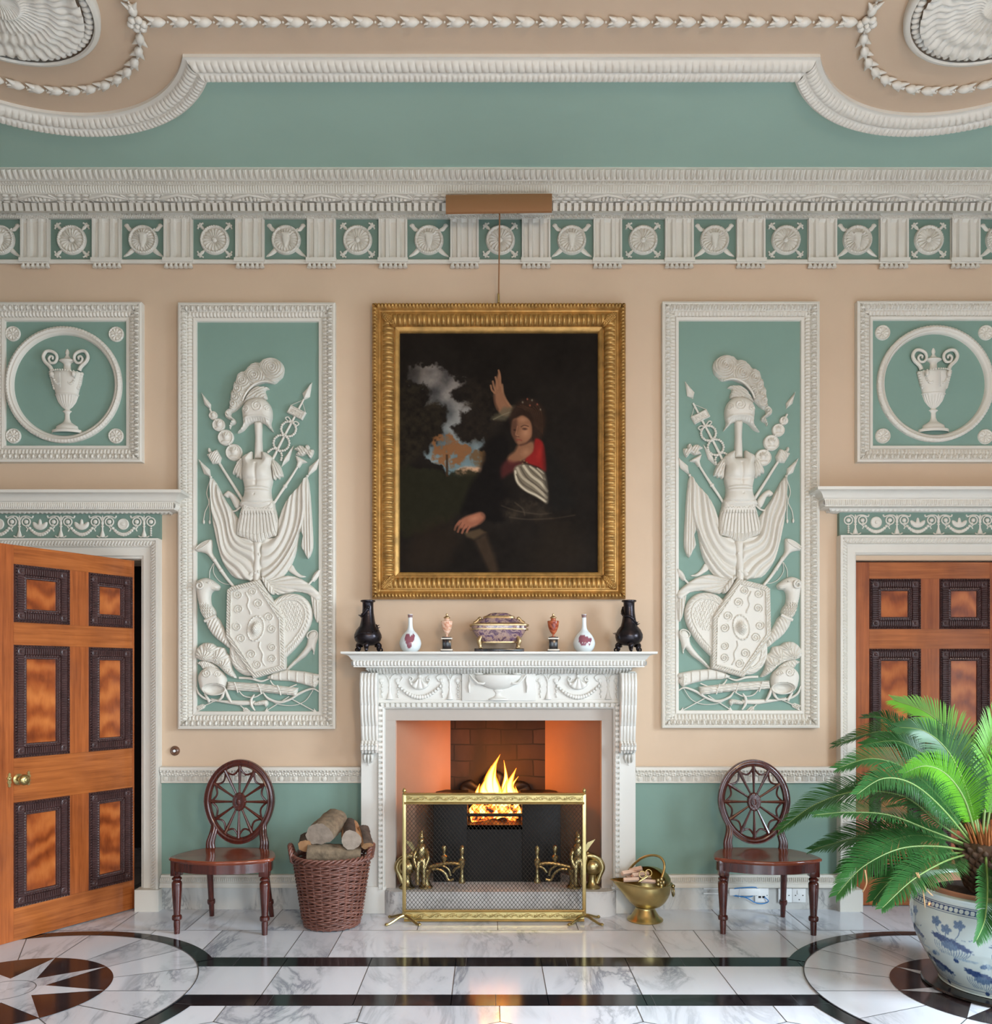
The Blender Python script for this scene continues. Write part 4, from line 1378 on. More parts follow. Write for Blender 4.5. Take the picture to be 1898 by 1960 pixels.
    fe = [(300, 1290, 90), (400, 1300, 62), (450, 1370, 55), (330, 1230, 60), (490, 1430, 40)]
    def feather(x, y, d):
        C = np.array([(*c2([(u, v)])[0], r * .2296) for u, v, r in fe])
        D_ = np.hypot(x[:, None] - C[:, 0], y[:, None] - C[:, 1]) / C[:, 2]
        i = D_.argmin(1)
        a = np.arctan2(y - C[i, 1] - 6, x - C[i, 0] + 6)
        return 2.0 * np.abs(np.sin(a * 9 + D_[np.arange(len(x)), i] * 2)) + 3 * np.clip(1 - D_[np.arange(len(x)), i], -.3, 1) - 1
    A.rel('small_helmet', c2([(198, 1300), (205, 1235), (265, 1180), (340, 1183), (372, 1208), (438, 1220), (458, 1265), (497, 1300), (500, 1380), (520, 1430), (540, 1472), (500, 1465), (440, 1425), (400, 1382), (330, 1342), (260, 1330)]), 8, 4, 9, feather, step=1.2, smooth=2)
    A.rel('small_helmet', c2([(215, 1345), (270, 1326), (340, 1350), (400, 1400), (330, 1385), (265, 1398), (245, 1370)]), 4, 6, 5, lines(1, .4, .9, 1.5), step=1.4, smooth=2)
    A.rel('small_helmet', c2([(228, 1512), (224, 1455), (258, 1402), (320, 1372), (398, 1400), (446, 1450), (458, 1510), (442, 1572), (400, 1612), (300, 1612), (248, 1572)]), 13, 5, 13, lambda x, y, d: -9 * np.clip(1.15 - ((x - c2([(365, 0)])[0][0]) / 20.5) ** 2 - ((y - c2([(0, 1565)])[0][1]) / 10.8) ** 2, 0, 1) ** .5 * (y > 1300) + spiral_ridge([(*c2([(315, 1430)])[0], 9, 1), (*c2([(400, 1440)])[0], 7, -1)], 1.6)(x, y, d), step=1.2, smooth=3)
    ex, ey = c2([(365, 1565)])[0]
    A.get('small_helmet').tube([(ex + 20 * math.cos(t), ey + 10.5 * math.sin(t), 13 - 3 * math.cos(t) ** 2) for t in np.linspace(0, 2 * PI, 33)[:-1]], 1.4, 6, close=True)
    A.tube('small_helmet', [(*p, 7) for p in c2([(450, 1560), (470, 1620), (500, 1672)])], [2, 3.4, 2])
    A.tube('small_helmet', [(*p, 7) for p in c2([(445, 1570), (425, 1625), (395, 1660)])], [2, 3, 1])
    A.tube('small_helmet', [(*p, 5) for p in c2([(275, 1600), (310, 1660), (300, 1670)])], [2, 3, 1])
    A.rel('short_sword', c2([(325, 1640), (420, 1655), (690, 1660), (690, 1694), (560, 1700), (330, 1662)]), 3, 4, 4, lambda x, y, d: 0 * x, step=1.7, smooth=1)
    A.tube('short_sword', [(*p, 6) for p in c2([(690, 1608), (664, 1650), (668, 1700), (695, 1742)])], [1.2, 2.8, 2.8, 1.2])
    A.rel('short_sword', c2([(690, 1672), (760, 1655), (795, 1660), (800, 1690), (780, 1712), (765, 1695), (692, 1702)]), 5, 4, 5, lines(1, .1, 1.1, 1.2), step=1.5, smooth=2)
    A.tube('bow', [(*p, 4) for p in c2([(760, 1592), (800, 1640), (890, 1672), (980, 1650), (1080, 1590), (1170, 1560), (1222, 1585)])], [1.2, 2.4, 2.8, 2.4, 2.6, 2, 1])
    A.tube('bow', [(*p, 3) for p in c2([(765, 1600), (860, 1680), (1000, 1700), (1110, 1660), (1180, 1560)])], .8)
    A.tube('bow', [(*p, 4) for p in c2([(205, 1545), (225, 1600), (275, 1640), (360, 1665)])], [1, 2.2, 2.4, 1.6])
    def arrow(a, b, head=True, flet=True):
        (x0, y0), (x1, y1) = c2([a, b])
        d = np.array([x1 - x0, y1 - y0]); L = np.hypot(*d); d /= L; n_ = np.array([-d[1], d[0]])
        A.tube('arrow', [(x0, y0, 3), (x1, y1, 3)], 1.0, 6, 1)
        p1 = np.array([x1, y1])
        if head:
            A.rel('arrow', [p1 + d * 6, p1 - d * 5 + n_ * 4.5, p1 - d * 2, p1 - d * 5 - n_ * 4.5], .6, 3, 1.5, step=1.5, smooth=1)
        p0 = np.array([x0, y0])
        if flet:
            A.rel('arrow', [p0, p0 + n_ * 5 - d * 4, p0 + n_ * 4.5 + d * 11, p0 + d * 17, p0 - n_ * 4.5 + d * 11, p0 - n_ * 5 - d * 4], 1, 2.5, 2, lambda x, y, dd: 1.1 * np.sin((x + y) * 1.7), step=1.4, smooth=1)
    arrow((215, 1725), (420, 1635), False, True)
    arrow((640, 1765), (560, 1690), False, True)
    arrow((985, 1640), (1190, 1750), True, False)
    arrow((975, 1625), (785, 1745), True, False)
    return A


M['teal_panel'] = M['teal']
TROPHY = build_trophy()
LIFTS = {'medal_standard': 10, 'lance': 0, 'plume': -4, 'helmet': 0, 'tablet_standard': 8, 'wreath': 6, 'sickle': 0}


def panel_profile():
    p = Prof(0, 0).to(0, .045).to(.012, .05).to(.018, .046)
    p.to(.05, .036, 6, 'egg', .0372, .011).to(.054, .03)
    p.to(.085, .016, 5, 'flute', .0225, .007).to(.088, .016).to(.09, .026).to(.108, .022).to(.112, .006)
    return p


def relief_panel(x0, x1, y0, y1, label, Y0=0.0):
    z1, z0 = PZ(y0, -.03), PZ(y1, -.03)
    a, b = PX(x0, -.03), PX(x1, -.03)
    t = thing('plaster_relief_panel', label, 'wall panel', ((a + b) / 2, 0, z0))
    m = MB()
    frame_rect(m, a, b, z0, z1, panel_profile(), Y0)
    m.build('moulded_frame', M['plaster'], t, 50)
    MB().box(a + .02, b - .02, -.008, .001, z0 + .02, z1 - .02).build('panel_ground', M['teal_panel'], t)
    return t


def text_mb(s, size, depth):
    cu = bpy.data.curves.new('lettering', 'FONT')
    cu.body = s; cu.size = size; cu.extrude = depth; cu.align_x = 'CENTER'; cu.align_y = 'CENTER'
    o = bpy.data.objects.new('lettering', cu)
    COL.objects.link(o)
    dg = bpy.context.evaluated_depsgraph_get()
    me = bpy.data.meshes.new_from_object(o.evaluated_get(dg))
    V = np.array([v.co[:] for v in me.vertices]); Fc = [list(p.vertices) for p in me.polygons]
    bpy.data.objects.remove(o); bpy.data.curves.remove(cu); bpy.data.meshes.remove(me)
    return V, Fc


GY = -.008
for side in (0, 1):
    if side == 0:
        t = relief_panel(342, 642, 581, 1395, 'tall plaster trophy of arms panel between the open door and the chimneypiece')
    else:
        t = relief_panel(1266.5, 1566.5, 579, 1393, 'tall plaster trophy of arms panel between the chimneypiece and the closed door')
    for k, mb in TROPHY.parts.items():
        dy = 0.0
        if side:
            dy = {'medal_standard': 10, 'tablet_standard': 8, 'wreath': 8, 'plume': -5}.get(k, -2)
        fn = wall_map(GY, 1907.5 if side else None, 0, dy)
        MB().join(mb, fn).build(k.split('#')[0], M['plaster'], t, 45)
    # lettering on the tablet
    V, Fc = text_mb('SPQR', .036, .003)
    ang = R(-27) if side == 0 else R(27)
    cx, cy = (c1([(1112, 1077)])[0]) if side == 0 else (1907.5 - c1([(1112, 1077)])[0][0], c1([(1112, 1077)])[0][1] + 8)
    X = V[:, 0] * math.cos(ang) - V[:, 1] * math.sin(ang); Z = V[:, 0] * math.sin(ang) + V[:, 1] * math.cos(ang)
    c = P(cx, cy, -.03)
    MB().add(np.c_[c[0] + X, GY - .024 - V[:, 2], c[2] + Z], Fc).build('lettering', M['plaster'], t)

# ---------------------------------------------------------------- square panels with urns
def urn_panel(x0, x1, y0, y1, cx, cy, ux, ros, label):
    t = relief_panel(x0, x1, y0, y1, label)
    s = (D - .01) / F
    cxm, _, czm = P(cx, cy, -.01)
    m = MB()
    A = np.linspace(0, 2 * PI, 361)[:-1]
    pr = [(111, 0), (111, 7), (108.5, 9), (106, 10), (104, 8.5), (101.5, 6), (101, 8), (98.5, 7), (97, 3), (96, 0)]
    G = []
    for i, (r, h) in enumerate(pr):
        rr = (r + (.5 * np.sin(A * 110) if i in (1, 2, 3) else 0)) * s
        G.append(np.stack([cxm + rr * np.cos(A), np.full_like(A, GY - h * s) - (.0016 * np.sin(A * 110) if i in (2, 3) else 0), czm + rr * np.sin(A)], -1))
    m.grid(np.array(G), False, True)
    m.build('ring_moulding', M['plaster'], t, 50)
    for rx, ry in ros:
        q = P(rx, ry, -.01)
        m = rosette_mb((q[0], GY, q[2]), 14.6 * s, 9)
        m.build('rosette', M['plaster'], t, 50)
    # urn: half of a lathe against the ground; px from the zoomed survey
    k = .1735 * s
    def Z(v): return EYE - (560 + .1735 * v - HY) * s - (0 if x0 < 900 else (-2) * s)
    uxm = PX(ux, -.01)
    prof = [(165, 1556), (165, 1525), (130, 1515), (120, 1495), (118, 1480), (95, 1465), (70, 1450), (45, 1432), (28, 1395), (26, 1345), (34, 1325), (50, 1316), (48, 1308), (30, 1302), (26, 1290), (60, 1262), (98, 1212), (118, 1160), (124, 1142), (132, 1138), (132, 1128), (124, 1124), (140, 1065), (160, 1010), (172, 950), (178, 900), (176, 892), (120, 888), (48, 885), (42, 868), (40, 820), (38, 800), (46, 782), (70, 768), (88, 758), (90, 748), (75, 738), (45, 732), (28, 715), (20, 698), (14, 690), (22, 672), (20, 650), (10, 628), (0, 620)]
    u = MB()
    def flut(A_, z):
        zz_ = np.broadcast_to(z, np.broadcast_shapes(A_.shape, z.shape))
        top, bot = Z(1150), Z(1270)
        on = (zz_ < top) & (zz_ > bot)
        return 1 - .10 * on * np.abs(np.sin(A_ * 11))
    u.lathe([(r * k, Z(v)) for r, v in prof], (uxm, GY, 0), 67, PI, 2 * PI, 1, .55, fn=flut)
    # garlands, masks and the row of beads
    for sg in (-1, 1):
        for j in range(9):
            t_ = (j / 8) * 2 - 1
            u.sphere((uxm + sg * (70 + 52 * t_) * k, GY - 150 * .5 * k, Z(1030 - 75 * t_ * t_)), (.008, .008, .008), 6, 5)
        for j in range(7):
            u.sphere((uxm + sg * (172 - j * 7) * k, GY - .012, Z(905 + j * 26)), (.012, .014, .012), 7, 5)
        u.sphere((uxm + sg * 120 * k, GY - .06, Z(935)), (.014, .016, .018), 8, 6)
    for j in range(13):
        u.sphere((uxm + (-150 + 25 * j) * k, GY - .095 * math.sqrt(max(.05, 1 - ((-150 + 25 * j) / 176) ** 2)), Z(905)), .006, 6, 4)
    u.tube([(uxm, GY - .098, Z(940)), (uxm, GY - .09, Z(1095))], .004, 5)
    u.build('urn', M['plaster'], t, 45)
    for sg in (-1, 1):
        h = MB()
        pts = [(sg * 150, 875), (sg * 170, 830), (sg * 225, 775), (sg * 245, 720), (sg * 215, 665), (sg * 160, 660), (sg * 108, 690), (sg * 95, 740), (sg * 120, 785), (sg * 165, 785), (sg * 185, 745), (sg * 165, 715), (sg * 140, 725), (sg * 145, 750)]
        pth = smooth_path([(uxm + a * k, GY - .022, Z(b)) for a, b in pts], 6)
        h.tube(pth, np.linspace(.0125, .006, len(pth)), 8)
        h.build('urn_handle', M['plaster'], t)
    return t


urn_panel(-25, 273, 580, 885, 123.5, 737.8, 128.5, ((25, 639), (222.6, 640), (26, 834.6), (222, 834.6)), 'square plaster panel with urn in ring, above the open door')
urn_panel(1638.5, 1936, 578, 885, 1788, 736, 1786, ((1688.5, 637), (1886, 637), (1689, 834.5), (1885, 836)), 'square plaster panel with urn in ring, above the closed door')
# ================================================================ chimneypiece
M['cheek'] = plain('limewashed_cheek', (146, 112, 90), .8, var=.06, scale=4, bstr=.1, bscale=30)
M['hearthstone'] = marble('scrubbed_hearth_stone', (214, 212, 210), (150, 148, 148), 2.2, .7)
cp = thing('chimneypiece', 'white carved chimneypiece with fluted scroll brackets, under the gilt framed painting', 'fireplace', (.058, 0, 0))
SH = 1.628
m = MB()
p = Prof(-SH, -.01).to(-SH, .325).to(-SH + .012, .325, 1).to(-SH + .016, .318).to(-SH + .046, .27, 5, bulge=-.01).to(-SH + .05, .262)
p.to(-SH + .053, .262).to(-SH + .087, .258, 5, 'flute', .0208, .008).to(-SH + .093, .258).to(-SH + .095, .2)
p.to(-SH + .1, .19).to(-SH + .124, .15, 5, 'dentil', .02, .008).to(-SH + .13, .14).to(-SH + .13, 0)
bx0, bx1 = -.892 + .325, 1.011 - .325
strip_x(m, bx0, bx1, p, 0, True, True)
m.build('mantel_shelf', M['mantel'], cp, 45)
for x0, x1 in ((691, 723), (1187, 1216)):
    MB().box(PX(x0, -.12), PX(x1, -.12), -.12, 0, .15, SH - .12).build('pilaster', M['mantel'], cp)
for x0, x1 in ((691, 738), (1170, 1217)):
    MB().box(PX(x0, -.13), PX(x1, -.13), -.135, 0, 0, PZ(1697, -.13), .004).build('plinth_block', M['mantel'], cp)
# scroll brackets
for xa in (689, 1187):
    xb = xa + 33 if xa < 900 else xa + 31
    a, b = PX(xa, -.2), PX(xb, -.2)
    zz2 = lambda y, v: -PZ(y, -v)
    per = (b - a) / 5
    p = Prof(zz2(1287, .2), .12).to(zz2(1288, .2), .205)
    p.to(zz2(1310, .21), .225, 3, 'flute', per, .008).to(zz2(1350, .2), .21, 4, 'flute', per, .008).to(zz2(1390, .17), .175, 4, 'flute', per, .008).to(zz2(1418, .165), .155, 3, 'flute', per, .006)
    p.to(zz2(1420, .17), .165, 1, 'flute', per, .006).to(zz2(1423, .19), .19, 2, 'flute', per, .01).to(zz2(1430, .195), .2, 3, 'flute', per, .012).to(zz2(1437, .19), .188, 2, 'flute', per, .01).to(zz2(1441, .17), .16, 2, 'flute', per, .008).to(zz2(1442, .12), .11)
    m = MB()
    S = np.linspace(a, b, 61)
    orn(m, S, p, lambda S, u, v, ub, vb: np.stack(np.broadcast_arrays(S, -v, -u), -1), s0=a)
    pts = [(-r[1], -r[0]) for r in p.rows]
    m.prism(pts + [(-.05, pts[-1][1]), (-.05, pts[0][1])], a + .001, a + .003, 'yz').prism(pts + [(-.05, pts[-1][1]), (-.05, pts[0][1])], b - .003, b - .001, 'yz')
    sb = m.build('scroll_bracket', M['mantel'], cp, 50)
    lf = MB()
    xc = (xa + xb) / 2
    for q in (-1, 0, 1):
        V, Fc = relief([(xc + q * 6 - 3.5, 1443), (xc + q * 6 + 3.5, 1443), (xc + q * 7 + 3, 1452), (xc + q * 5, 1461 + (q == 0) * 4), (xc + q * 7 - 3, 1452)], 7, 3, 4, step=1.6, smooth=3)
        lf.add(wall_map(-.12)(V), Fc)
    lf.build('bracket_leaf', M['mantel'], sb, 50)
# frieze with garlands and centre tablet
fz = MB().box(PX(720, -.12), PX(1189, -.12), -.115, 0, PZ(1345, -.12), PZ(1284, -.12))
frz = fz.build('frieze', M['mantel'], cp)
MB().box(PX(720, -.12), PX(1189, -.12), -.128, -.1, PZ(1345, -.12), PZ(1340, -.12)).build('frieze_fillet', M['mantel'], cp)
for c in (803, 1106):
    g = MB()
    zt, hh, w_ = PZ(1288, -.12), .165, .42
    X0 = PX(c, -.12)
    def q(x, z): return (X0 + x * .0033, -.119, zt - z * .0033)
    for s2 in (-1, 1):
        g.tube([(X0 + s2 * (17 + (5 - q_ * .55) * math.cos(q_ * 1.1 + 1.2)) * .0033, -.121 - q_ * .0008, zt - (12 - (5 - q_ * .55) * math.sin(q_ * 1.1 + 1.2)) * .0033) for q_ in np.linspace(0, 6, 18)], .0048, 7)
    g.sphere((X0, -.118, zt - 6 * .0033), (.013, .012, .018), 10, 8)
    V, Fc = relief([(-20, 14), (-14, 18), (-8, 15), (-3, 9), (3, 9), (8, 15), (14, 18), (20, 14), (18, 23), (10, 30), (0, 32), (-10, 30), (-18, 23)], 4, 2.5, 5, lambda x, y, d: 1.1 * np.abs(np.sin(np.arctan2(y - 4, x) * 7)), step=1.0, smooth=2)
    g.add(np.c_[X0 + V[:, 0] * .0033, -.115 - V[:, 2] * .0033, zt - V[:, 1] * .0033], Fc)
    for t in np.linspace(-1, 1, 17):
        g.sphere(q(t * 39, 25 + 21 * (1 - t * t)), (.010 + .007 * (1 - abs(t)), .016, .011 + .005 * (1 - abs(t))), 7, 5)
    for s_ in (-1, 1):
        cx_ = s_ * 57
        g.lathe([(.022, zt - .165), (.018, zt - .155), (.008, zt - .12), (.005, zt - .1), (.009, zt - .085), (.005, zt - .08), (.007, zt - .06), (.013, zt - .045), (.004, zt - .035), (.004, zt - .005)], (X0 + cx_ * .0033, -.115, 0), 12, PI, 2 * PI, 1, .8)
        for s2 in (-1, 1):
            g.tube(smooth_path([q(cx_, 16), q(cx_ + s2 * 6, 5), q(cx_ + s2 * 16, 3), q(cx_ + s2 * 25, 8), q(cx_ + s2 * 20, 16)], 4), .0045, 6)
            g.lathe([(.014, 0), (.014, .008), (.008, .011), (0, .009)], (X0 + (cx_ + s2 * 15) * .0033, -.115, zt - .048), 12, axis='y')
            for j in range(6):
                g.sphere(q(cx_ + s2 * 15 + (j % 2) * 1.5, 20 + j * 5), (.007 - .0006 * j, .008, .008), 6, 5)
    g.build('frieze_garland', M['mantel'], frz, 50)
tbm = MB().box(PX(884, -.14), PX(1025, -.14), -.14, 0, PZ(1341, -.14), PZ(1276, -.14), .002)
tbl = tbm.build('tablet', M['mantel'], cp)
u = MB()
kx, kz = PX(953, -.14), PZ(1340, -.14)
k = .0033
pr = [(18, 0), (18, 2.5), (12, 4), (6, 8), (4.5, 13), (8, 17), (9, 18.5), (8, 20), (20, 23), (33, 29), (41, 38), (44, 44), (44, 47), (41, 47.5), (24, 49), (12, 52), (11, 54), (4, 56), (3, 59), (0, 60)]
u.lathe([(r * k, kz + z * k) for r, z in pr], (kx, -.14, 0), 41, PI, 2 * PI, 1, .42)
for s_ in (-1, 1):
    u.tube([(kx + s_ * x * k, -.15 - .03 * math.sin(PI * (x - 14) / 41), kz + z * k) for x, z in ((14, 50), (20, 38), (28, 31), (38, 32), (47, 40), (53, 48))], [.004, .006, .008, .008, .006, .004], 6)
    u.tube([(kx + s_ * x * k, -.148, kz + z * k) for x, z in ((54, 48), (53, 36), (55, 26), (54, 14))], [.004, .008, .01, .004], 6)
    u.sphere((kx + s_ * 36 * k, -.15, kz + 50 * k), (.03, .012, .01), 8, 6)
    u.sphere((kx + s_ * 44 * k, -.152, kz + 55 * k), (.011, .011, .012), 8, 6)
u.build('tablet_urn', M['mantel'], tbl, 50)
# egg moulding round the opening, grey slips
x0, x1, zt = PX(722, -.13), PX(1187, -.13), PZ(1343, -.13)
m = MB()
p = Prof(0, 0).to(0, .03).to(.005, .032).to(.008, .03).to(.032, .028, 6, 'slot', .0325, .011).to(.036, .03, 1).to(.041, .028).to(.046, .016).to(.047, 0)
frame_rect(m, x0, x1, .15, zt, p, -.1, 'TLR')
m.build('egg_moulding', M['mantel'], cp, 45)
s = MB()
a, b = x0 + .044, x1 - .044
s.box(a, FX0, -.1, .02, .15, FZ1 - .0005); s.box(FX1, b, -.1, .02, .15, FZ1 - .0005); s.box(a, b, -.1, .02, FZ1, zt - .04)
s.build('slip', M['slip'], cp)

# ---------------------------------------------------------------- firebox
def brick_mat():
    m_, nt, b_ = new_mat('sooty_firebrick')
    vec = coords(nt, (1, 1, 1), (PI / 2, 0, 0))
    br = node(nt, 'ShaderNodeTexBrick', Scale=2.3)
    br.inputs['Color1'].default_value = (*lin((66, 48, 36)), 1)
    br.inputs['Color2'].default_value = (*lin((46, 34, 27)), 1)
    br.inputs['Mortar'].default_value = (*lin((26, 20, 16)), 1)
    br.inputs['Mortar Size'].default_value = .012
    nz = node(nt, 'ShaderNodeTexNoise', Scale=3.0, Detail=3.0)
    nt.links.new(vec, nz.inputs['Vector'])
    ad = node(nt, 'ShaderNodeVectorMath', operation='MULTIPLY_ADD')
    nt.links.new(nz.outputs[1], ad.inputs[0]); ad.inputs[1].default_value = (.05, .05, .05)
    nt.links.new(vec, ad.inputs[2])
    nt.links.new(ad.outputs[0], br.inputs['Vector'])
    n = node(nt, 'ShaderNodeTexNoise', Scale=4.0, Detail=5.0)
    nt.links.new(coords(nt, (1, 1, .4)), n.inputs['Vector'])
    mx = node(nt, 'ShaderNodeMix', data_type='RGBA')
    nt.links.new(ramp(nt, n.outputs[0], [(.34, (0, 0, 0)), (.58, (1, 1, 1))]), mx.inputs[0])
    nt.links.new(br.outputs[0], mx.inputs[6])
    mx.inputs[7].default_value = (*lin((30, 24, 20)), 1)
    nt.links.new(mx.outputs[2], b_.inputs['Base Color'])
    b_.inputs['Roughness'].default_value = .9
    bump(nt, b_, br.outputs[1], -.6, .02)
    return m_
M['brick'] = brick_mat()
FB = .46
bL, bR = PX(862, FB), PX(1043, FB)
fb = empty('fireplace_recess')
fb['kind'] = 'structure'
for (xa, xb) in ((FX0, bL), (FX1, bR)):
    sgn = -1 if xa < 0 else 1
    MB().prism([(xa, -.03), (xb, FB), (xb + sgn * .05, FB), (xa + sgn * .05, -.03)], .15, 1.5, 'xy').build('cheek', M['cheek'], fb)
MB().box(bL - .1, bR + .1, FB, FB + .05, .15, 1.5).build('brick_back', M['brick'], fb)
MB().box(FX0 - .1, FX1 + .1, .02, .9, 1.5, 1.55).build('throat', M['iron'], fb)
def hearth_outline():
    a, b, yf, r = -.655, .795, -.205, .1
    pts = [(b, .02)]
    for t in np.linspace(0, PI / 2, 8): pts.append((b - r + r * math.cos(t), yf + r - r * math.sin(t)))
    for t in np.linspace(PI / 2, PI, 8): pts.append((a + r + r * math.cos(t), yf + r - r * math.sin(t)))
    return pts + [(a, .02), (FX0, .02), (FX0, FB), (FX1, FB), (FX1, .02)]
hs = fb
m = MB()
o = hearth_outline()
m.prism(o, 0.0, .146, 'xy')
c = np.mean(o, 0)
m.prism([(c[0] + (x - c[0]) * .995, y if y > 0 else y + .005) for x, y in o], .146, .153, 'xy')
m.build('hearth_curb', M['hearthstone'], hs, 30, label='rounded grey stone hearth curb')

# ---------------------------------------------------------------- hob grate, fuel, flames
gr = thing('hob_grate', 'black cast iron hob grate with bars, burning inside the fireplace', 'grate', (.04, .2, .154))
GX0, GX1, ox0, ox1, gt = -.36, .46, -.141, .212, .70
for a, b in ((GX0, ox0), (ox1, GX1)):
    MB().box(a, b, .05, .42, .154, gt, .006).build('hob', M['iron'], gr)
MB().box(ox0, ox1, .06, .08, .154, .515).build('ash_front', M['iron'], gr)
MB().box(ox0, ox1, .06, .42, .49, .515).build('fire_bed', M['iron'], gr)
for z in (.585, .69):
    MB().tube([(ox0, .055, z), (ox1, .055, z)], .011, 8).build('grate_bar', M['iron'], gr)
V, Fc = relief([(880, 1520), (884, 1500), (900, 1492), (915, 1500), (925, 1484), (945, 1474), (965, 1484), (975, 1500), (990, 1494), (1010, 1500), (1018, 1520), (1000, 1545), (900, 1545)], 5, 3, 10, lambda x, y, d: 2 * np.abs(np.sin(np.arctan2(y - 1530, x - 948) * 8)), step=2, smooth=3)
m = MB(); m.add(wall_map(.43)(V), Fc)
m.build('shell_back_plate', M['iron'], gr, 50)


def ember_mat():
    m_, nt, b_ = new_mat('glowing_ember')
    n = node(nt, 'ShaderNodeTexNoise', Scale=22.0, Detail=4.0)
    nt.links.new(coords(nt), n.inputs['Vector'])
    nt.links.new(ramp(nt, n.outputs[0], [(.42, (.01, .004, .002)), (.52, (1, .12, .01)), (.66, (1, .5, .1))]), b_.inputs['Emission Color'])
    b_.inputs['Emission Strength'].default_value = 5
    b_.inputs['Base Color'].default_value = (.02, .015, .012, 1)
    return m_


def flame_mat():
    m_ = bpy.data.materials.new('flame'); m_.use_nodes = True
    nt = m_.node_tree; nt.nodes.clear()
    out = node(nt, 'ShaderNodeOutputMaterial')
    em = node(nt, 'ShaderNodeEmission', Strength=3.2)
    tr = node(nt, 'ShaderNodeBsdfTransparent')
    lw = node(nt, 'ShaderNodeLayerWeight', Blend=.5)
    inv = node(nt, 'ShaderNodeMath', operation='SUBTRACT'); inv.inputs[0].default_value = 1.0
    nt.links.new(lw.outputs['Facing'], inv.inputs[1])
    tc = node(nt, 'ShaderNodeTexCoord'); sx = node(nt, 'ShaderNodeSeparateXYZ')
    nt.links.new(tc.outputs['Generated'], sx.inputs[0])
    sub = node(nt, 'ShaderNodeMath', operation='MULTIPLY_ADD'); nt.links.new(sx.outputs[2], sub.inputs[0]); sub.inputs[1].default_value = -.75
    nt.links.new(inv.outputs[0], sub.inputs[2])
    nt.links.new(ramp(nt, sub.outputs[0], [(.0, (1, .16, .008)), (.3, (1, .38, .04)), (.6, (1, .72, .25))]), em.inputs[0])
    mx = node(nt, 'ShaderNodeMixShader')
    nt.links.new(ramp(nt, inv.outputs[0], [(.05, (0, 0, 0)), (.7, (.95, .95, .95))]), mx.inputs[0])
    nt.links.new(tr.outputs[0], mx.inputs[1]); nt.links.new(em.outputs[0], mx.inputs[2])
    nt.links.new(mx.outputs[0], out.inputs[0])
    return m_
M['ember'] = ember_mat(); M['flame_fx'] = flame_mat()
rr = random.Random(5)
for i, (x0, x1, y, z, r) in enumerate(((-.12, .19, .16, .56, .04), (-.11, .18, .28, .57, .045), (-.06, .13, .12, .625, .033), (-.1, .17, .24, .65, .04))):
    mb = MB()
    pth = [(x0 + (x1 - x0) * t, y + .02 * math.sin(3 * t + i), z + .025 * math.sin(2 * t + i * 2)) for t in np.linspace(0, 1, 10)]
    mb.tube(pth, [r * (.85 + .3 * rr.random()) for _ in range(10)], 9)
    o = mb.build('burning_log', M['ember'], None)
    o['label'] = ('charred glowing log lowest at the front of the grate', 'charred glowing log lowest at the back of the grate', 'charred glowing log on top at the front of the grate', 'charred glowing log on top at the back of the grate')[i]
    o['category'] = 'log'; o['group'] = 'burning logs in the grate'
fl = thing('fire', 'bright yellow and orange flames rising from the hob grate', 'fire', (.03, .2, .55))
for (xb, xm, xt, yb, yt, Y, w_) in ((945, 938, 957, 1545, 1444, .16, 20), (970, 975, 988, 1545, 1470, .18, 17), (930, 925, 932, 1540, 1486, .14, 15), (955, 950, 944, 1560, 1470, .22, 18), (915, 913, 918, 1540, 1500, .2, 9), (985, 990, 986, 1548, 1505, .15, 10), (962, 965, 970, 1560, 1490, .12, 16), (925, 920, 935, 1566, 1530, .1, 8), (978, 972, 980, 1566, 1535, .1, 8), (936, 930, 940, 1530, 1466, .19, 8), (962, 968, 964, 1530, 1455, .2, 8), (950, 946, 950, 1530, 1462, .12, 9), (983, 980, 992, 1530, 1486, .21, 7), (904, 900, 905, 1562, 1540, .09, 6), (990, 994, 992, 1562, 1540, .09, 6), (945, 950, 948, 1566, 1538, .09, 7)):
    mb = MB()
    pts = smooth_path([P(xb, yb, Y), P((xb + xm) / 2 + 1, yb + (yt - yb) * .3, Y), P(xm, yb + (yt - yb) * .6, Y), P(xt, yt, Y)], 6)
    t = np.linspace(0, 1, len(pts))
    rad = w_ * .0034 * (np.sin(np.clip(t * 1.25 + .25, 0, PI) * PI / 1.5) ** 1.0) * (1 - t) ** .55 * np.minimum(1, t * 3 + .08) + .0006
    mb.tube(pts, np.abs(rad) + .0004, 14)
    mb.build('flame', M['flame_fx'], fl, 180)
l = bpy.data.lights.new('firelight', 'POINT'); l.energy = 21; l.color = (1, .28, .02); l.shadow_soft_size = .09
o = bpy.data.objects.new('firelight', l); o.location = (.04, .2, .80); COL.objects.link(o)

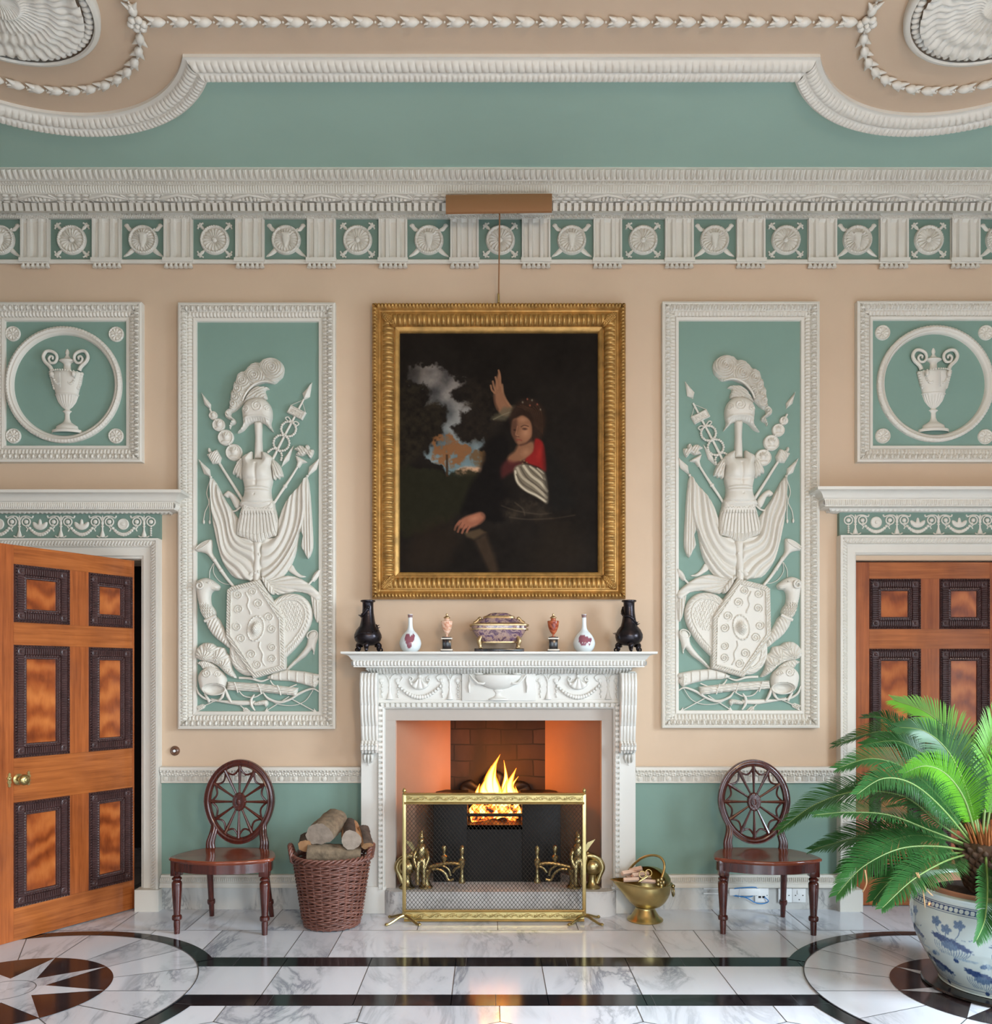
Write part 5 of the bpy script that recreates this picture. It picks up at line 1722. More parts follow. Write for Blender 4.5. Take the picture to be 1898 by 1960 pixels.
# ---------------------------------------------------------------- andirons
def andiron(sg, label):
    """figured brass fire dog; px survey of the right one, mirrored for the left"""
    Y = -.1
    def w_(x, y, dy=0.0):
        xx = x if sg > 0 else 1912 - x
        return np.array(P(xx, y, Y)) + np.array([0, dy, 0])
    t = thing('andiron', label, 'andiron', tuple(w_(1106, 1697)))
    t.location.z = .154
    s = .00325
    b = MB()
    c = w_(1133, 1659)
    b.sphere(c, (18 * s, 15 * s, 17 * s), 16, 10)
    b.tube(smooth_path([w_(1112, 1642), w_(1128, 1637, -.01), w_(1146, 1645), w_(1153, 1660), w_(1148, 1674), w_(1142, 1690)], 5), np.linspace(.018, .016, 26), 10)
    b.sphere(w_(1124, 1634), .018, 10, 8)
    b.build('haunch', M['oldbrass'], t, 60)
    q = w_(1133, 1705)
    q[2] = .154
    b = MB()
    b.lathe([(0, 0), (.052, 0), (.052, .008), (.042, .016), (.03, .03), (.024, .06), (.03, .1), (.036, .112), (.03, .12), (0, .12)], q, 20)
    b.build('rear_pedestal', M['oldbrass'], t)
    q = w_(1098, 1697); q[2] = .154
    b = MB()
    b.lathe([(0, 0), (.045, 0), (.045, .01), (.034, .02), (.026, .05), (.03, .085), (.042, .11), (.042, .12), (0, .12)], q, 20)
    b.build('front_pedestal', M['oldbrass'], t)
    b = MB()
    b.sphere(w_(1105, 1648), (.045, .045, .045), 14, 10)
    b.sphere(w_(1106, 1630), (.036, .038, .06), 14, 10)
    b.sphere(w_(1106, 1610), (.022, .024, .026), 12, 8)
    b.sphere(w_(1106, 1602, .005), (.02, .022, .02), 12, 8)
    b.tube([w_(1106, 1598), w_(1104, 1590)], [.016, .003], 8)
    for d in (-1, 1):
        b.tube(smooth_path([w_(1106 + d * 9, 1626), w_(1106 + d * 14, 1640, -.03), w_(1106 + d * 8, 1658, -.045)], 4), [.014, .013, .013, .012, .012, .012, .012, .012, .014], 8)
        b.tube([w_(1106 + d * 5, 1648, -.03), w_(1106 + d * 6, 1664, -.05), w_(1106 + d * 6, 1690, -.04)], [.02, .016, .014], 8)
    b.build('seated_figure', M['oldbrass'], t, 60)
    b = MB()
    b.prism([tuple(w_(x, y)[[0, 2]]) for x, y in ((1116, 1626), (1124, 1612), (1139, 1606), (1130, 1618), (1122, 1630))], Y - .006, Y + .006)
    b.build('wing', M['oldbrass'], t)
    b = MB()
    b.tube(smooth_path([w_(1092, 1660), w_(1075, 1656), w_(1050, 1652), w_(1028, 1655)], 5), .012, 8)
    b.tube(smooth_path([w_(1085, 1664), w_(1072, 1664), w_(1060, 1672), w_(1054, 1684), w_(1044, 1683)], 5), .009, 8)
    b.tube(smooth_path([w_(1066, 1656), w_(1054, 1664), w_(1050, 1676)], 4), .008, 8)
    b.tube(smooth_path([w_(1030, 1658), w_(1040, 1662), w_(1046, 1670)], 4), .008, 8)
    b.build('pierced_rail', M['oldbrass'], t)
    for x, y0 in ((1062, 1654), (1028, 1690)):
        b = MB()
        q = w_(x, y0)
        hgt = (y0 - 1617) * s
        n = [(0, 0), (.02, 0), (.022, .06), (.012, .2), (.01, .4), (.02, .52), (.022, .6), (.012, .66), (.01, .72), (.014, .8), (.017, .88), (.012, .96), (0, 1)] if y0 > 1670 else [(0, 0), (.01, 0), (.01, .15), (.021, .3), (.022, .42), (.01, .5), (.009, .6), (.014, .72), (.017, .84), (.012, .95), (0, 1)]
        b.lathe([(r, z * hgt) for r, z in n], q, 14)
        b.build('finial', M['oldbrass'], t)
andiron(-1, 'brass figured andiron at the left end of the hearth')
andiron(1, 'brass figured andiron at the right end of the hearth')

# ---------------------------------------------------------------- fire screen
SY = -.31
fsn = thing('fire_screen', 'brass framed mesh fire screen standing before the hearth', 'fire screen', (.03, SY, 0))
sx0, sx1 = PX(773.5, SY), PX(1117.5, SY)
def rail(z0, z1, nm):
    m = MB()
    m.box(sx0, sx1, SY - .008, SY + .008, z0, z1)
    p = Prof(-z1, .008).to(-z1, .014).to(-z1 + .006, .018, 2).to(-z1 + .012, .014, 2).to(-z1 + .014, .009)
    p.to(-z0 - .014, .009, 2).to(-z0 - .012, .014).to(-z0 - .006, .018, 2).to(-z0, .014, 2).to(-z0, .008)
    strip_x(m, sx0, sx1, p, SY, k=16)
    zc_, ah = (z0 + z1) / 2, (z1 - z0) / 2 - .02
    xs_ = np.linspace(sx0 + .014, sx1 - .014, 220)
    m.tube(np.stack([xs_, np.full(220, SY - .011), zc_ + ah * .75 * np.sin((xs_ - sx0) * 70)], -1), .0034, 6)
    for i_, x_ in enumerate(np.arange(sx0 + .025, sx1 - .02, .0224)):
        s_ = 1 if i_ % 2 else -1
        for a_ in (-.7, 0, .7):
            m.sphere((x_ + .006 * a_, SY - .012, zc_ + s_ * ah * (.25 - .35 * abs(a_))), (.0065, .004, .0028), 7, 5, Matrix.Rotation(a_ + s_ * .8, 3, 'Y'))
        m.sphere((x_ + .011, SY - .012, zc_ - s_ * ah * .55), (.004, .004, .004), 6, 4)
    return m.build(nm, M['brass'], fsn, 50)
zt0, zt1, zb0, zb1 = PZ(1539, SY), PZ(1517.5, SY), PZ(1763, SY), PZ(1741, SY)
rail(zt0, zt1, 'top_rail'); rail(zb0, zb1, 'bottom_rail')
for x in (sx0, sx1):
    m = MB()
    m.box(x - .011, x + .011, SY - .011, SY + .011, .03, PZ(1520, SY), .002)
    pst = m.build('post', M['brass'], fsn)
    m = MB().lathe([(.008, 0), (.014, .004), (.007, .01), (.012, .018), (.012, .026), (.004, .036), (0, .038)], (x, SY, PZ(1520, SY)), 14)
    m.build('finial', M['brass'], pst)
    for dx, dy in ((-1, -1), (1, -1), (-1, 1), (1, 1)):
        m = MB()
        pth = smooth_path([(x, SY, .04), (x + dx * .025, SY + dy * .02, .036), (x + dx * .055, SY + dy * .05, .022), (x + dx * .085, SY + dy * .075, .009), (x + dx * .1, SY + dy * .085, .012)], 5)
        m.tube(pth, np.linspace(.010, .007, len(pth)), 8)
        m.sphere((x + dx * .097, SY + dy * .083, .0085), (.012, .012, .0085), 8, 6)
        m.build('foot', M['brass'], pst)
m = MB()
gx0, gx1, gz0, gz1 = sx0 + .01, sx1 - .01, zb1, zt0
W_, H_ = gx1 - gx0, gz1 - gz0
pit = .0236
sl = 1.22
for d in (1, -1):
    kq = -int(H_ / sl / pit) - 2
    while kq * pit < W_:
        xa = gx0 + kq * pit
        # line z = sl * (x - xa)
        lo = max(gx0, xa); hi = min(gx1, xa + H_ / sl)
        if hi - lo > .004:
            za, zb = gz0 + sl * (lo - xa), gz0 + sl * (hi - xa)
            A_, B_ = (lo, hi) if d > 0 else (gx0 + gx1 - lo, gx0 + gx1 - hi)
            m.tube([(A_, SY + d * .0008, za), (B_, SY + d * .0008, zb)], .00125, 4, False)
        kq += 1
M['wire'] = plain('mesh_wire', (60, 54, 46), .5, .6)
m.build('wire_mesh', M['wire'], fsn)
# ================================================================ on the mantel shelf
MY = -.17
MZ = SH + .0005
def shelf_x(x): return PX(x, MY)
M['porcelain'] = attr_mat('painted_porcelain', 'paint', .12, .4)
k1 = .1264 * (D + MY) / F
k2 = .19494 * (D + MY) / F


def dragon_vase(x, label, sg):
    t = thing('bronze_vase', label, 'vase', (shelf_x(x), MY, MZ), 0, 'bronze dragon vases on the mantel shelf')
    c = np.array([shelf_x(x), MY, MZ])
    pr = [(0, 745), (90, 740), (150, 715), (190, 670), (207, 620), (205, 575), (170, 500), (125, 445), (110, 390), (100, 330), (88, 250), (83, 180), (83, 95), (90, 86), (110, 78), (112, 62), (105, 55), (75, 55), (70, 90), (0, 95)]
    m = MB().lathe([(r * k1, (840 - v) * k1) for r, v in pr], c, 36, fn=lambda a, z: 1 + .02 * np.sin(a * 9 + z * 160) * (z < .15))
    m.build('vase_body', M['bronze'], t, 50)
    for a in (PI / 2 * 3, PI / 6, 5 * PI / 6):
        d = np.array([math.cos(a), math.sin(a), 0])
        m = MB()
        m.tube(smooth_path([c + d * .055 + [0, 0, .05], c + d * .075 + [0, 0, .04], c + d * .07 + [0, 0, .022], c + d * .075 + [0, 0, .008]], 4), np.linspace(.022, .009, 13), 9)
        m.tube([c + d * (.083 + .013 * math.cos(q)) + np.array([0, 0, .0145 + .011 * math.sin(q)]) for q in np.linspace(0, 2 * PI, 11)[:-1]], .0055, 6, close=True)
        m.build('foot', M['bronze'], t, 60)
    m = MB()
    T_ = np.linspace(0, 1, 50)
    pth = []
    for q in T_:
        a = -2.6 + sg * q * 7.5
        z = .09 + .17 * q
        r = np.interp(z, [.08, .11, .15, .165, .2, .24, .3], [.087, .08, .056, .05, .044, .038, .037])
        pth.append(c + np.array([r * math.cos(a), r * math.sin(a), z + .008 * math.sin(q * 20)]))
    m.tube(pth, np.r_[np.linspace(.003, .010, 40), np.linspace(.010, .013, 10)], 8)
    e = pth[-1]; 
    m.sphere(e + np.array([0, -.004, .006]), (.013, .017, .012), 8, 6)
    for i in range(4, 46, 3):
        dn = (pth[i] - c) * [1, 1, 0]; dn /= np.linalg.norm(dn)
        m.tube([pth[i] + dn * .006, pth[i] + dn * .02 + [0, 0, .006]], [.004, .0005], 5)
    m.build('coiled_dragon', M['bronze'], t, 60)
dragon_vase(704, 'black bronze vase with coiled dragon at the left end of the mantel shelf', 1)
dragon_vase(1203.5, 'black bronze vase with coiled dragon at the right end of the mantel shelf', -1)


def painted_lathe(name, c, prof, paint, n=120, steps=4, parent=None, mat=None):
    p = smooth_path(prof, steps)
    A = np.linspace(0, 2 * PI, n, endpoint=False)
    r, z = np.repeat(p[:, :1], n, 1), np.repeat(p[:, 1:], n, 1)
    AA = np.broadcast_to(A, r.shape)
    G = np.stack([c[0] + r * np.cos(AA), c[1] + r * np.sin(AA), c[2] + z], -1)
    col = paint(AA, z, r)
    m = MB().grid(G, False, True, 0, linv(col).reshape(-1, 3))
    return m.build(name, mat or M['porcelain'], parent, 60, 'paint')


def blob_paint(base, blobs, col, var=18):
    """painted shape of ellipses (px offset from the axis, height, rx, rz) on the front of a pot"""
    def fn(A, z, r):
        C = np.zeros((*A.shape, 3)) + base
        a = np.arctan2(np.sin(A + PI / 2), np.cos(A + PI / 2))
        x = a * r
        mask = np.zeros(A.shape, bool)
        for bx, bz, rx, rz, rot in blobs:
            X, Z_ = x - bx, z - bz
            u, v = X * math.cos(rot) + Z_ * math.sin(rot), -X * math.sin(rot) + Z_ * math.cos(rot)
            mask |= (u / rx) ** 2 + (v / rz) ** 2 < 1
        s_ = np.array(col) + var * np.sin(x * 900)[..., None] * np.sin(z * 700)[..., None]
        C[mask] = s_[mask]
        return C
    return fn


def bottle(x, label, blobs):
    c = (shelf_x(x), MY, MZ)
    t = thing('bottle_vase', label, 'vase', c, 0, 'white bottle vases on the mantel shelf')
    pr = [(0, 838), (85, 838), (95, 842), (140, 800), (163, 740), (165, 690), (140, 620), (100, 560), (62, 520), (42, 480), (34, 420), (33, 330), (36, 300), (39, 272), (36, 268), (30, 270), (28, 300), (0, 320)]
    def paint(A, z, r):
        C = blob_paint((226, 236, 240), blobs, (140, 84, 98))(A, z, r)
        C[z > (842 - 318) * k1] = (138, 112, 112)
        C[z > (842 - 276) * k1] = (230, 226, 222)
        return C
    painted_lathe('vase_body', c, [(r * k1, (842 - v) * k1) for r, v in pr], paint, 110, 3, t)
q = k1
bottle(785, 'white bottle vase painted with an upright purple animal, left of the casket',
       [(-10 * q, 160 * q, 50 * q, 80 * q, .2), (30 * q, 190 * q, 42 * q, 60 * q, -.4), (-40 * q, 200 * q, 40 * q, 50 * q, 0), (55 * q, 235 * q, 28 * q, 34 * q, -.5), (-30 * q, 250 * q, 36 * q, 26 * q, 0), (-20 * q, 85 * q, 20 * q, 30 * q, .3), (15 * q, 95 * q, 22 * q, 36 * q, -.3)])
bottle(1117.5, 'white bottle vase painted with a walking purple animal, right of the casket',
       [(0, 180 * q, 85 * q, 52 * q, 0), (-45 * q, 210 * q, 58 * q, 45 * q, .2), (60 * q, 180 * q, 48 * q, 42 * q, 0), (-70 * q, 160 * q, 30 * q, 34 * q, 0), (-60 * q, 120 * q, 16 * q, 30 * q, .4), (-20 * q, 112 * q, 48 * q, 13 * q, 0), (70 * q, 125 * q, 18 * q, 32 * q, -.3), (100 * q, 190 * q, 14 * q, 30 * q, 0)])


def agate(name, cols, scale):
    m_, nt, b_ = new_mat(name)
    n = node(nt, 'ShaderNodeTexNoise', Scale=scale, Detail=6.0, Distortion=2.2)
    nt.links.new(coords(nt), n.inputs['Vector'])
    k = len(cols)
    nt.links.new(ramp(nt, n.outputs[0], [(.3 + .4 * i / (k - 1), lin(c)) for i, c in enumerate(cols)]), b_.inputs['Base Color'])
    b_.inputs['Roughness'].default_value = .18
    b_.inputs['Coat Weight'].default_value = .4
    return m_
M['fluor_pale'] = agate('pale_banded_spar', [(176, 96, 60), (214, 160, 130), (236, 206, 184), (190, 110, 80)], 16)
M['fluor_red'] = agate('red_banded_spar', [(70, 24, 30), (150, 62, 40), (196, 110, 70), (96, 34, 40)], 16)
M['bluejohn'] = agate('purple_banded_spar', [(44, 26, 46), (110, 84, 108), (176, 146, 130), (74, 50, 80), (150, 118, 112)], 13)
M['blackmarble'] = marble('black_plinth_marble', (24, 22, 22), (90, 60, 50), 6, .2)
M['whitemarble'] = plain('white_plinth_marble', (222, 214, 202), .3)
M['ormolu'] = plain('pale_ormolu', (196, 170, 128), .38, .8, var=.25, scale=40)


def spar_urn(x, label, mat):
    t = thing('spar_urn', label, 'urn', (shelf_x(x), MY, MZ), 0, 'small stone urns on the mantel shelf')
    c = (shelf_x(x), MY, MZ)
    def Z(v): return MZ + (838 - v) * k1
    def bx(hw, v0, v1, nm, mt):
        h = hw * k1
        MB().box(c[0] - h, c[0] + h, MY - h, MY + h, Z(v0), Z(v1), .001).build(nm, mt, t)
    bx(93, 838, 818, 'plinth_base', M['blackmarble']); bx(88, 818, 795, 'plinth_step', M['whitemarble'])
    bx(64, 795, 645, 'plinth_die', M['blackmarble']); bx(84, 645, 626, 'plinth_cap', M['whitemarble']); bx(68, 626, 610, 'foot_block', M['blackmarble'])
    MB().lathe([(r * k1, Z(v) - MZ) for r, v in [(42, 610), (40, 603), (14, 592), (12, 580), (16, 572), (50, 530), (78, 460), (88, 400), (90, 372), (84, 366), (50, 364), (40, 355), (37, 330)]], c, 28).build('urn_body', mat, t)
    MB().lathe([(r * k1, Z(v) - MZ) for r, v in [(37, 330), (52, 322), (52, 315), (30, 300), (14, 288), (16, 275), (14, 260), (0, 250)]], c, 24).build('urn_lid', M['ormolu'], t)
spar_urn(855, 'pale pink stone urn on black block, left of the casket', M['fluor_pale'])
spar_urn(1058.5, 'deep red stone urn on mottled block, right of the casket', M['fluor_red'])

cs = thing('casket', 'purple banded stone casket on gilt paw feet, middle of the mantel shelf', 'casket', (shelf_x(955), MY, MZ))
cx = shelf_x(955)
def CZ(v): return MZ + (492 - v) * k2
def ring_sec(hw, hd, n=48, pw=5):
    A = np.linspace(0, 2 * PI, n, endpoint=False)
    c_, s_ = np.cos(A), np.sin(A)
    return np.stack([np.sign(c_) * np.abs(c_) ** (2 / pw) * hw, np.sign(s_) * np.abs(s_) ** (2 / pw) * hd], -1)
def tub(levels, nm, mat, pw=5, parent=None):
    G = []
    for hw, hd, v in levels:
        r_ = ring_sec(hw * k2, hd * k2, 48, pw)
        G.append(np.c_[cx + r_[:, 0], MY + r_[:, 1], np.full(48, CZ(v))])
    return MB().grid(np.array(G), False, True).build(nm, mat, parent or cs, 40)
MB().box(cx - 240 * k2, cx + 240 * k2, MY - 130 * k2, MY + 130 * k2, CZ(492), CZ(461), .001).build('base_slab', M['blackmarble'], cs)
tub([(0, 0, 396), (165, 85, 396), (175, 90, 390), (225, 120, 340), (268, 145, 275)], 'tub', M['bluejohn'])
tub([(165, 86, 402), (172, 90, 402), (172, 90, 384), (165, 86, 384)], 'lower_band', M['ormolu'])
tub([(268, 145, 278), (286, 155, 276), (286, 155, 266), (270, 146, 264)], 'rim_band', M['ormolu'])
tub([(268, 145, 266), (268, 145, 240)], 'frieze_band', M['bluejohn'])
tub([(268, 145, 240), (290, 158, 238), (292, 159, 225), (262, 140, 214), (230, 120, 210)], 'lid_rim', M['ormolu'])
lid = tub([(235, 122, 212), (190, 100, 180), (158, 84, 164)], 'lid', M['bluejohn'], 4)
tub([(150, 78, 170), (158, 84, 162), (156, 82, 146), (140, 74, 138)], 'lid_collar', M['ormolu'], 3.5, lid)
tub([(140, 74, 140), (110, 60, 124), (88, 48, 112), (60, 30, 108), (0, 0, 107)], 'lid_top', M['bluejohn'], 3, lid)
for sx in (-1, 1):
    for sy in (-1, 1):
        m = MB()
        x, y = cx + sx * 180 * k2, MY + sy * 95 * k2
        m.tube(smooth_path([(x, y, CZ(345)), (x + sx * .01, y + sy * .006, CZ(385)), (x + sx * .004, y, CZ(430)), (x + sx * .002, y + sy * .004, CZ(463))], 4), np.r_[np.linspace(.011, .014, 5), np.linspace(.014, .009, 8)], 9)
        for d in (-1, 0, 1): m.sphere((x + d * .006, y + sy * .01, CZ(461) + .006), (.0045, .008, .006), 6, 5)
        m.build('paw_foot', M['ormolu'], cs, 60)
    m = MB()
    m.tube(smooth_path([(cx + sx * 245 * k2, MY - .02, CZ(212)), (cx + sx * 215 * k2, MY - .02, CZ(190)), (cx + sx * 190 * k2, MY - .02, CZ(160)), (cx + sx * 175 * k2, MY - .02, CZ(185))], 5), np.linspace(.012, .006, 16), 8)
    m.sphere((cx + sx * 188 * k2, MY - .02, CZ(165)), .012, 8, 6)
    m.build('lid_mount', M['ormolu'], lid, 60)

# ================================================================ the painting
pf = thing('framed_painting', 'dark oil painting of a woman in a broad fluted gilt frame', 'painting', (PX(955, -.06), 0, PZ(1146, -.06)))
fx0, fx1, fz1, fz0 = PX(711.5, -.06), PX(1197.5, -.06), PZ(580, -.06), PZ(1146, -.06)
m = MB()
p = Prof(0, 0).to(0, .05).to(.006, .062).to(.036, .068, 5, 'gadroon', .022, .009, bulge=.006).to(.04, .06).to(.043, .052).to(.058, .05, 3, bulge=-.004).to(.064, .056)
p.to(.068, .056).to(.138, .03, 9, 'flute', .0305, .009, bulge=.016).to(.142, .03).to(.146, .04).to(.166, .03, 3).to(.172, .018).to(.174, .006)
frame_rect(m, fx0, fx1, fz0, fz1, p, -.004)
gf = m.build('gilt_frame', M['gilt'], pf, 50)
for sx in (-1, 1):
    for sz in (-1, 1):
        x, z = (fx0 if sx < 0 else fx1), (fz0 if sz < 0 else fz1)
        V, Fc = relief([(18, 18), (28, 18), (36, 24), (44, 36), (45, 45), (36, 44), (24, 36), (18, 28)], 4, 3, 5, lambda X, Y_, d: 1.3 * np.abs(np.sin((X - Y_) * .8)), step=1.4, smooth=2)
        mm = MB().add(np.c_[x - sx * V[:, 0] * .0033, -.052 - V[:, 2] * .0033, z - sz * V[:, 1] * .0033], Fc)
        mm.build('corner_leaf', M['gilt'], gf, 50)
MB().box(fx0 + .165, fx1 - .165, -.012, -.002, fz0 + .165, fz1 - .165).build('stretcher', M['dark'], pf)


def paint_canvas():
    """a generic dark study of a seated woman, worked up from soft shapes; px of the survey"""
    W, H = 382, 462
    xs = np.linspace(764, 1147, W); ys = np.linspace(639, 1102, H)
    X, Y = np.meshgrid(xs, ys)
    rng = np.random.default_rng(4)
    def noise(cell, seed, oct_=4):
        r_ = np.random.default_rng(seed); out = np.zeros((H, W)); amp = 1; tot = 0
        for o in range(oct_):
            c = max(2.0, cell / 2 ** o)
            gw, gh = int(W / c) + 3, int(H / c) + 3
            g = r_.random((gh, gw))
            u, v = np.arange(W) / c, np.arange(H) / c
            i, j = u.astype(int), v.astype(int); fu, fv = u - i, v - j
            fu, fv = fu * fu * (3 - 2 * fu), fv * fv * (3 - 2 * fv)
            a = g[np.ix_(j, i)] * (1 - fu) + g[np.ix_(j, i + 1)] * fu
            b_ = g[np.ix_(j + 1, i)] * (1 - fu) + g[np.ix_(j + 1, i + 1)] * fu
            out += amp * (a * (1 - fv[:, None]) + b_ * fv[:, None]); tot += amp; amp *= .55
        return out / tot
    n1, n2, n3 = noise(60, 1), noise(22, 2), noise(9, 3)
    C = np.zeros((H, W, 3)) + np.array([26, 21, 17]) + ((n1 - .5) * 16)[..., None] * np.array([1, .9, .8])
    P_ = np.stack([X.ravel(), Y.ravel()], 1)
    def poly(pts, soft=1.5, rough=0.0, seed_n=None, sm=4):
        o = smooth_path(pts, sm, True) if sm > 1 else np.array(pts, float)
        q = P_
        if rough: q = P_ + rough * np.stack([(n2 - .5).ravel(), (n3 - .5).ravel()], 1)
        lo, hi = o.min(0) - soft - 1, o.max(0) + soft + 1
        sel = ((q > lo) & (q < hi)).all(1)
        mk = np.zeros(len(P_))
        if sel.any():
            d = dist_to(o, q[sel]); ins = inside(o, q[sel])
            mk[sel] = np.clip(.5 + np.where(ins, d, -d) / (2 * soft), 0, 1)
        return mk.reshape(H, W)
    def lay(mask, col, a=1.0):
        nonlocal C
        mk = (mask * a)[..., None]
        C = C * (1 - mk) + np.broadcast_to(np.array(col, float), C.shape) * mk
    def ell(cx, cy, rx, ry, rot=0.0, soft=.25):
        u = (X - cx) * math.cos(rot) + (Y - cy) * math.sin(rot); v = -(X - cx) * math.sin(rot) + (Y - cy) * math.cos(rot)
        return np.clip((1 - np.hypot(u / rx, v / ry)) / soft, 0, 1)
    # cloudy sky seen between two dark masses of trees
    sky = poly([(778, 704), (800, 700), (829, 700), (850, 714), (886, 730), (875, 745), (866, 763), (893, 768), (905, 780), (880, 790), (887, 805), (866, 820), (880, 834), (893, 847), (925, 842), (920, 905), (860, 908), (835, 885), (812, 872), (830, 842), (845, 826), (853, 799), (850, 778), (815, 775), (823, 760), (820, 740), (795, 733), (775, 728)], 3.5, 26, sm=1)
    g = np.clip((Y - 700) / 200, 0, 1)
    cloud = np.clip((n1 - .3) * 1.6 + (n2 - .5) * .8, 0, 1)
    top = np.stack([58 + 96 * cloud, 54 + 88 * cloud, 52 + 80 * cloud], -1)
    low = np.stack([92 + 36 * cloud, 112 + 34 * cloud, 116 + 34 * cloud], -1)
    lay(sky, top * (1 - g[..., None] ** 2) + low * g[..., None] ** 2)
    lay(ell(790, 712, 40, 26, .2, .9), (30, 25, 20), .5)
    lay(poly([(880, 896), (920, 894), (918, 908), (875, 908)], 3, 5), (206, 150, 110), .8)
    lay(poly([(764, 905), (800, 897), (850, 906), (880, 900), (925, 908), (900, 960), (850, 1000), (764, 1020)], 4, 20), (34, 32, 20), .9)
    # autumn tree and a second small one
    lay(poly([(824, 842), (842, 832), (862, 834), (884, 848), (900, 862), (884, 886), (862, 896), (842, 888), (830, 874)], 2, 22) * np.clip(n3 * 4 - 1.1, 0, 1), (122, 78, 44), .9)
    lay(poly([(853, 870), (857, 870), (858, 912), (853, 912)], 1, sm=1), (58, 40, 26), .9)
    lay(poly([(898, 872), (915, 862), (930, 868), (928, 892), (908, 892)], 2, 12) * np.clip(n3 * 4 - 1.2, 0, 1), (96, 68, 40), .85)
    def stroke(pts, wd, col, al=1.0, soft=1.0):
        q = smooth_path(pts, 8)
        lo, hi = q.min(0) - wd - 3, q.max(0) + wd + 3
        sel = ((P_ > lo) & (P_ < hi)).all(1)
        d = np.full(len(P_), 99.0)
        for i in range(len(q) - 1):
            e = q[i + 1] - q[i]
            t = np.clip(((P_[sel] - q[i]) @ e) / (e @ e + 1e-9), 0, 1)
            d[sel] = np.minimum(d[sel], np.linalg.norm(P_[sel] - (q[i] + t[:, None] * e), axis=1))
        lay(np.clip((wd / 2 - d) / soft + .5, 0, 1).reshape(H, W), col, al)
    # dim trees round the opening
    lay(poly([(766, 742), (790, 738), (818, 742), (818, 764), (846, 780), (846, 806), (838, 830), (822, 845), (800, 880), (766, 890)], 5, 24) * np.clip(n3 * 2 - .4, 0, 1), (44, 37, 25), .7)
    lay(poly([(880, 742), (930, 720), (960, 760), (950, 830), (900, 850), (872, 826), (890, 806)], 5, 24) * np.clip(n3 * 2 - .6, 0, 1), (38, 30, 22), .7)
    # raised forearm, wrist and hand
    lay(poly([(945, 752), (947, 738), (950, 726), (954, 712), (957, 714), (958, 730), (962, 740), (964, 756), (972, 770), (981, 782), (976, 794), (962, 796), (950, 782), (945, 766)], 2), (128, 88, 64))
    for a_ in (((954, 709), (957, 722), (957, 738)), ((948, 722), (951, 734), (952, 744)), ((943, 730), (945, 740), (948, 748)), ((939, 738), (941, 746), (946, 752))):
        stroke(a_, 3.6, (138, 96, 70), .9, 1.2)
    stroke([(961, 736), (963, 752), (970, 768), (980, 782)], 3.5, (158, 114, 84), .6, 2.5)
    stroke([(946, 756), (947, 770), (953, 784)], 4, (70, 46, 34), .6, 3)
    lay(poly([(940, 800), (958, 786), (974, 778), (990, 776), (986, 794), (960, 806)], 3.5, 8), (86, 78, 60), .75)
    stroke([(944, 803), (962, 794), (984, 786)], 2, (120, 112, 90), .6, 1.5)
    # hair, head turned down to the left, neck
    lay(poly([(976, 806), (982, 782), (1004, 764), (1030, 770), (1043, 796), (1040, 832), (1026, 848), (1005, 838), (985, 830)], 4, 6), (44, 30, 22))
    for i in range(9): stroke([(990 + i * 5, 778 - 3 * math.sin(i)), (1004 + i * 4, 784 + i), (1014 + i * 3, 806 + i * 3)], 1.4, (74, 50, 34), .5, 1)
    lay(poly([(984, 800), (1001, 793), (1015, 806), (1018, 824), (1015, 840), (1002, 851), (990, 850), (983, 839), (978.5, 827), (980, 812)], 1.8), (126, 86, 62))
    lay(ell(1006, 828, 13, 20, .15, .9), (166, 116, 86), .8)
    lay(ell(1000, 803, 12, 8, 0, .9), (158, 112, 84), .7)
    lay(poly([(979, 808), (988, 802), (990, 820), (987, 834), (990, 849), (983, 840), (978, 827)], 3), (74, 48, 36), .8)
    stroke([(997, 817), (1003, 814), (1011, 816)], 1.8, (60, 38, 28), .8, 1.2)
    lay(ell(1004, 821, 7, 3.2, .05, .7), (58, 36, 28), .85)
    lay(ell(985, 823, 4, 2.6, .1, .7), (46, 28, 22), .8)
    stroke([(990, 816), (988, 826), (987, 832), (991, 834)], 2.0, (150, 104, 78), .7, 1.4)
    stroke([(987, 835), (993, 836)], 1.6, (78, 48, 38), .8, 1.2)
    stroke([(988, 842), (993, 841.5), (998, 843)], 2.2, (120, 56, 46), .85, 1.2)
    lay(ell(993, 847, 6, 2.5, 0, .9), (140, 96, 72), .5)
    lay(poly([(981, 800), (992, 788), (1012, 788), (1020, 802), (1020, 816), (1014, 804), (1000, 795), (988, 800)], 2.2), (42, 28, 20))
    for i, (a, b_) in enumerate(((1000, 770), (1009, 764), (1018, 766), (1028, 774), (1034, 784), (1014, 776))):
        lay(ell(a, b_, 2.4, 3.2, 0, .8), (150, 80, 60) if i % 2 else (124, 114, 96), .8)
    lay(poly([(992, 851), (1008, 846), (1020, 846), (1024, 858), (1018, 872), (1000, 882), (976, 888), (970, 876), (984, 864)], 3.5), (126, 86, 62))
    lay(ell(1006, 866, 14, 11, -.4, .9), (156, 110, 82), .7)
    stroke([(996, 852), (1008, 848), (1016, 840)], 4, (70, 44, 34), .7, 3)
    # red bodice, dark cloak, pale full sleeve
    lay(poly([(1024, 840), (1038, 846), (1044, 870), (1045, 902), (1030, 894), (1008, 886), (1006, 878), (1020, 864)], 2.2), (126, 30, 27))
    lay(ell(1032, 868, 8, 20, .1, .9), (150, 40, 34), .7)
    lay(poly([(962, 880), (984, 884), (1002, 884), (994, 896), (972, 908), (958, 916), (954, 898)], 4), (78, 34, 32), .85)
    for a, b_ in ((1003, 882), (1008, 885), (996, 881), (1000, 887)): lay(ell(a, b_, 2.6, 2.2, 0, .8), (128, 100, 62), .8)
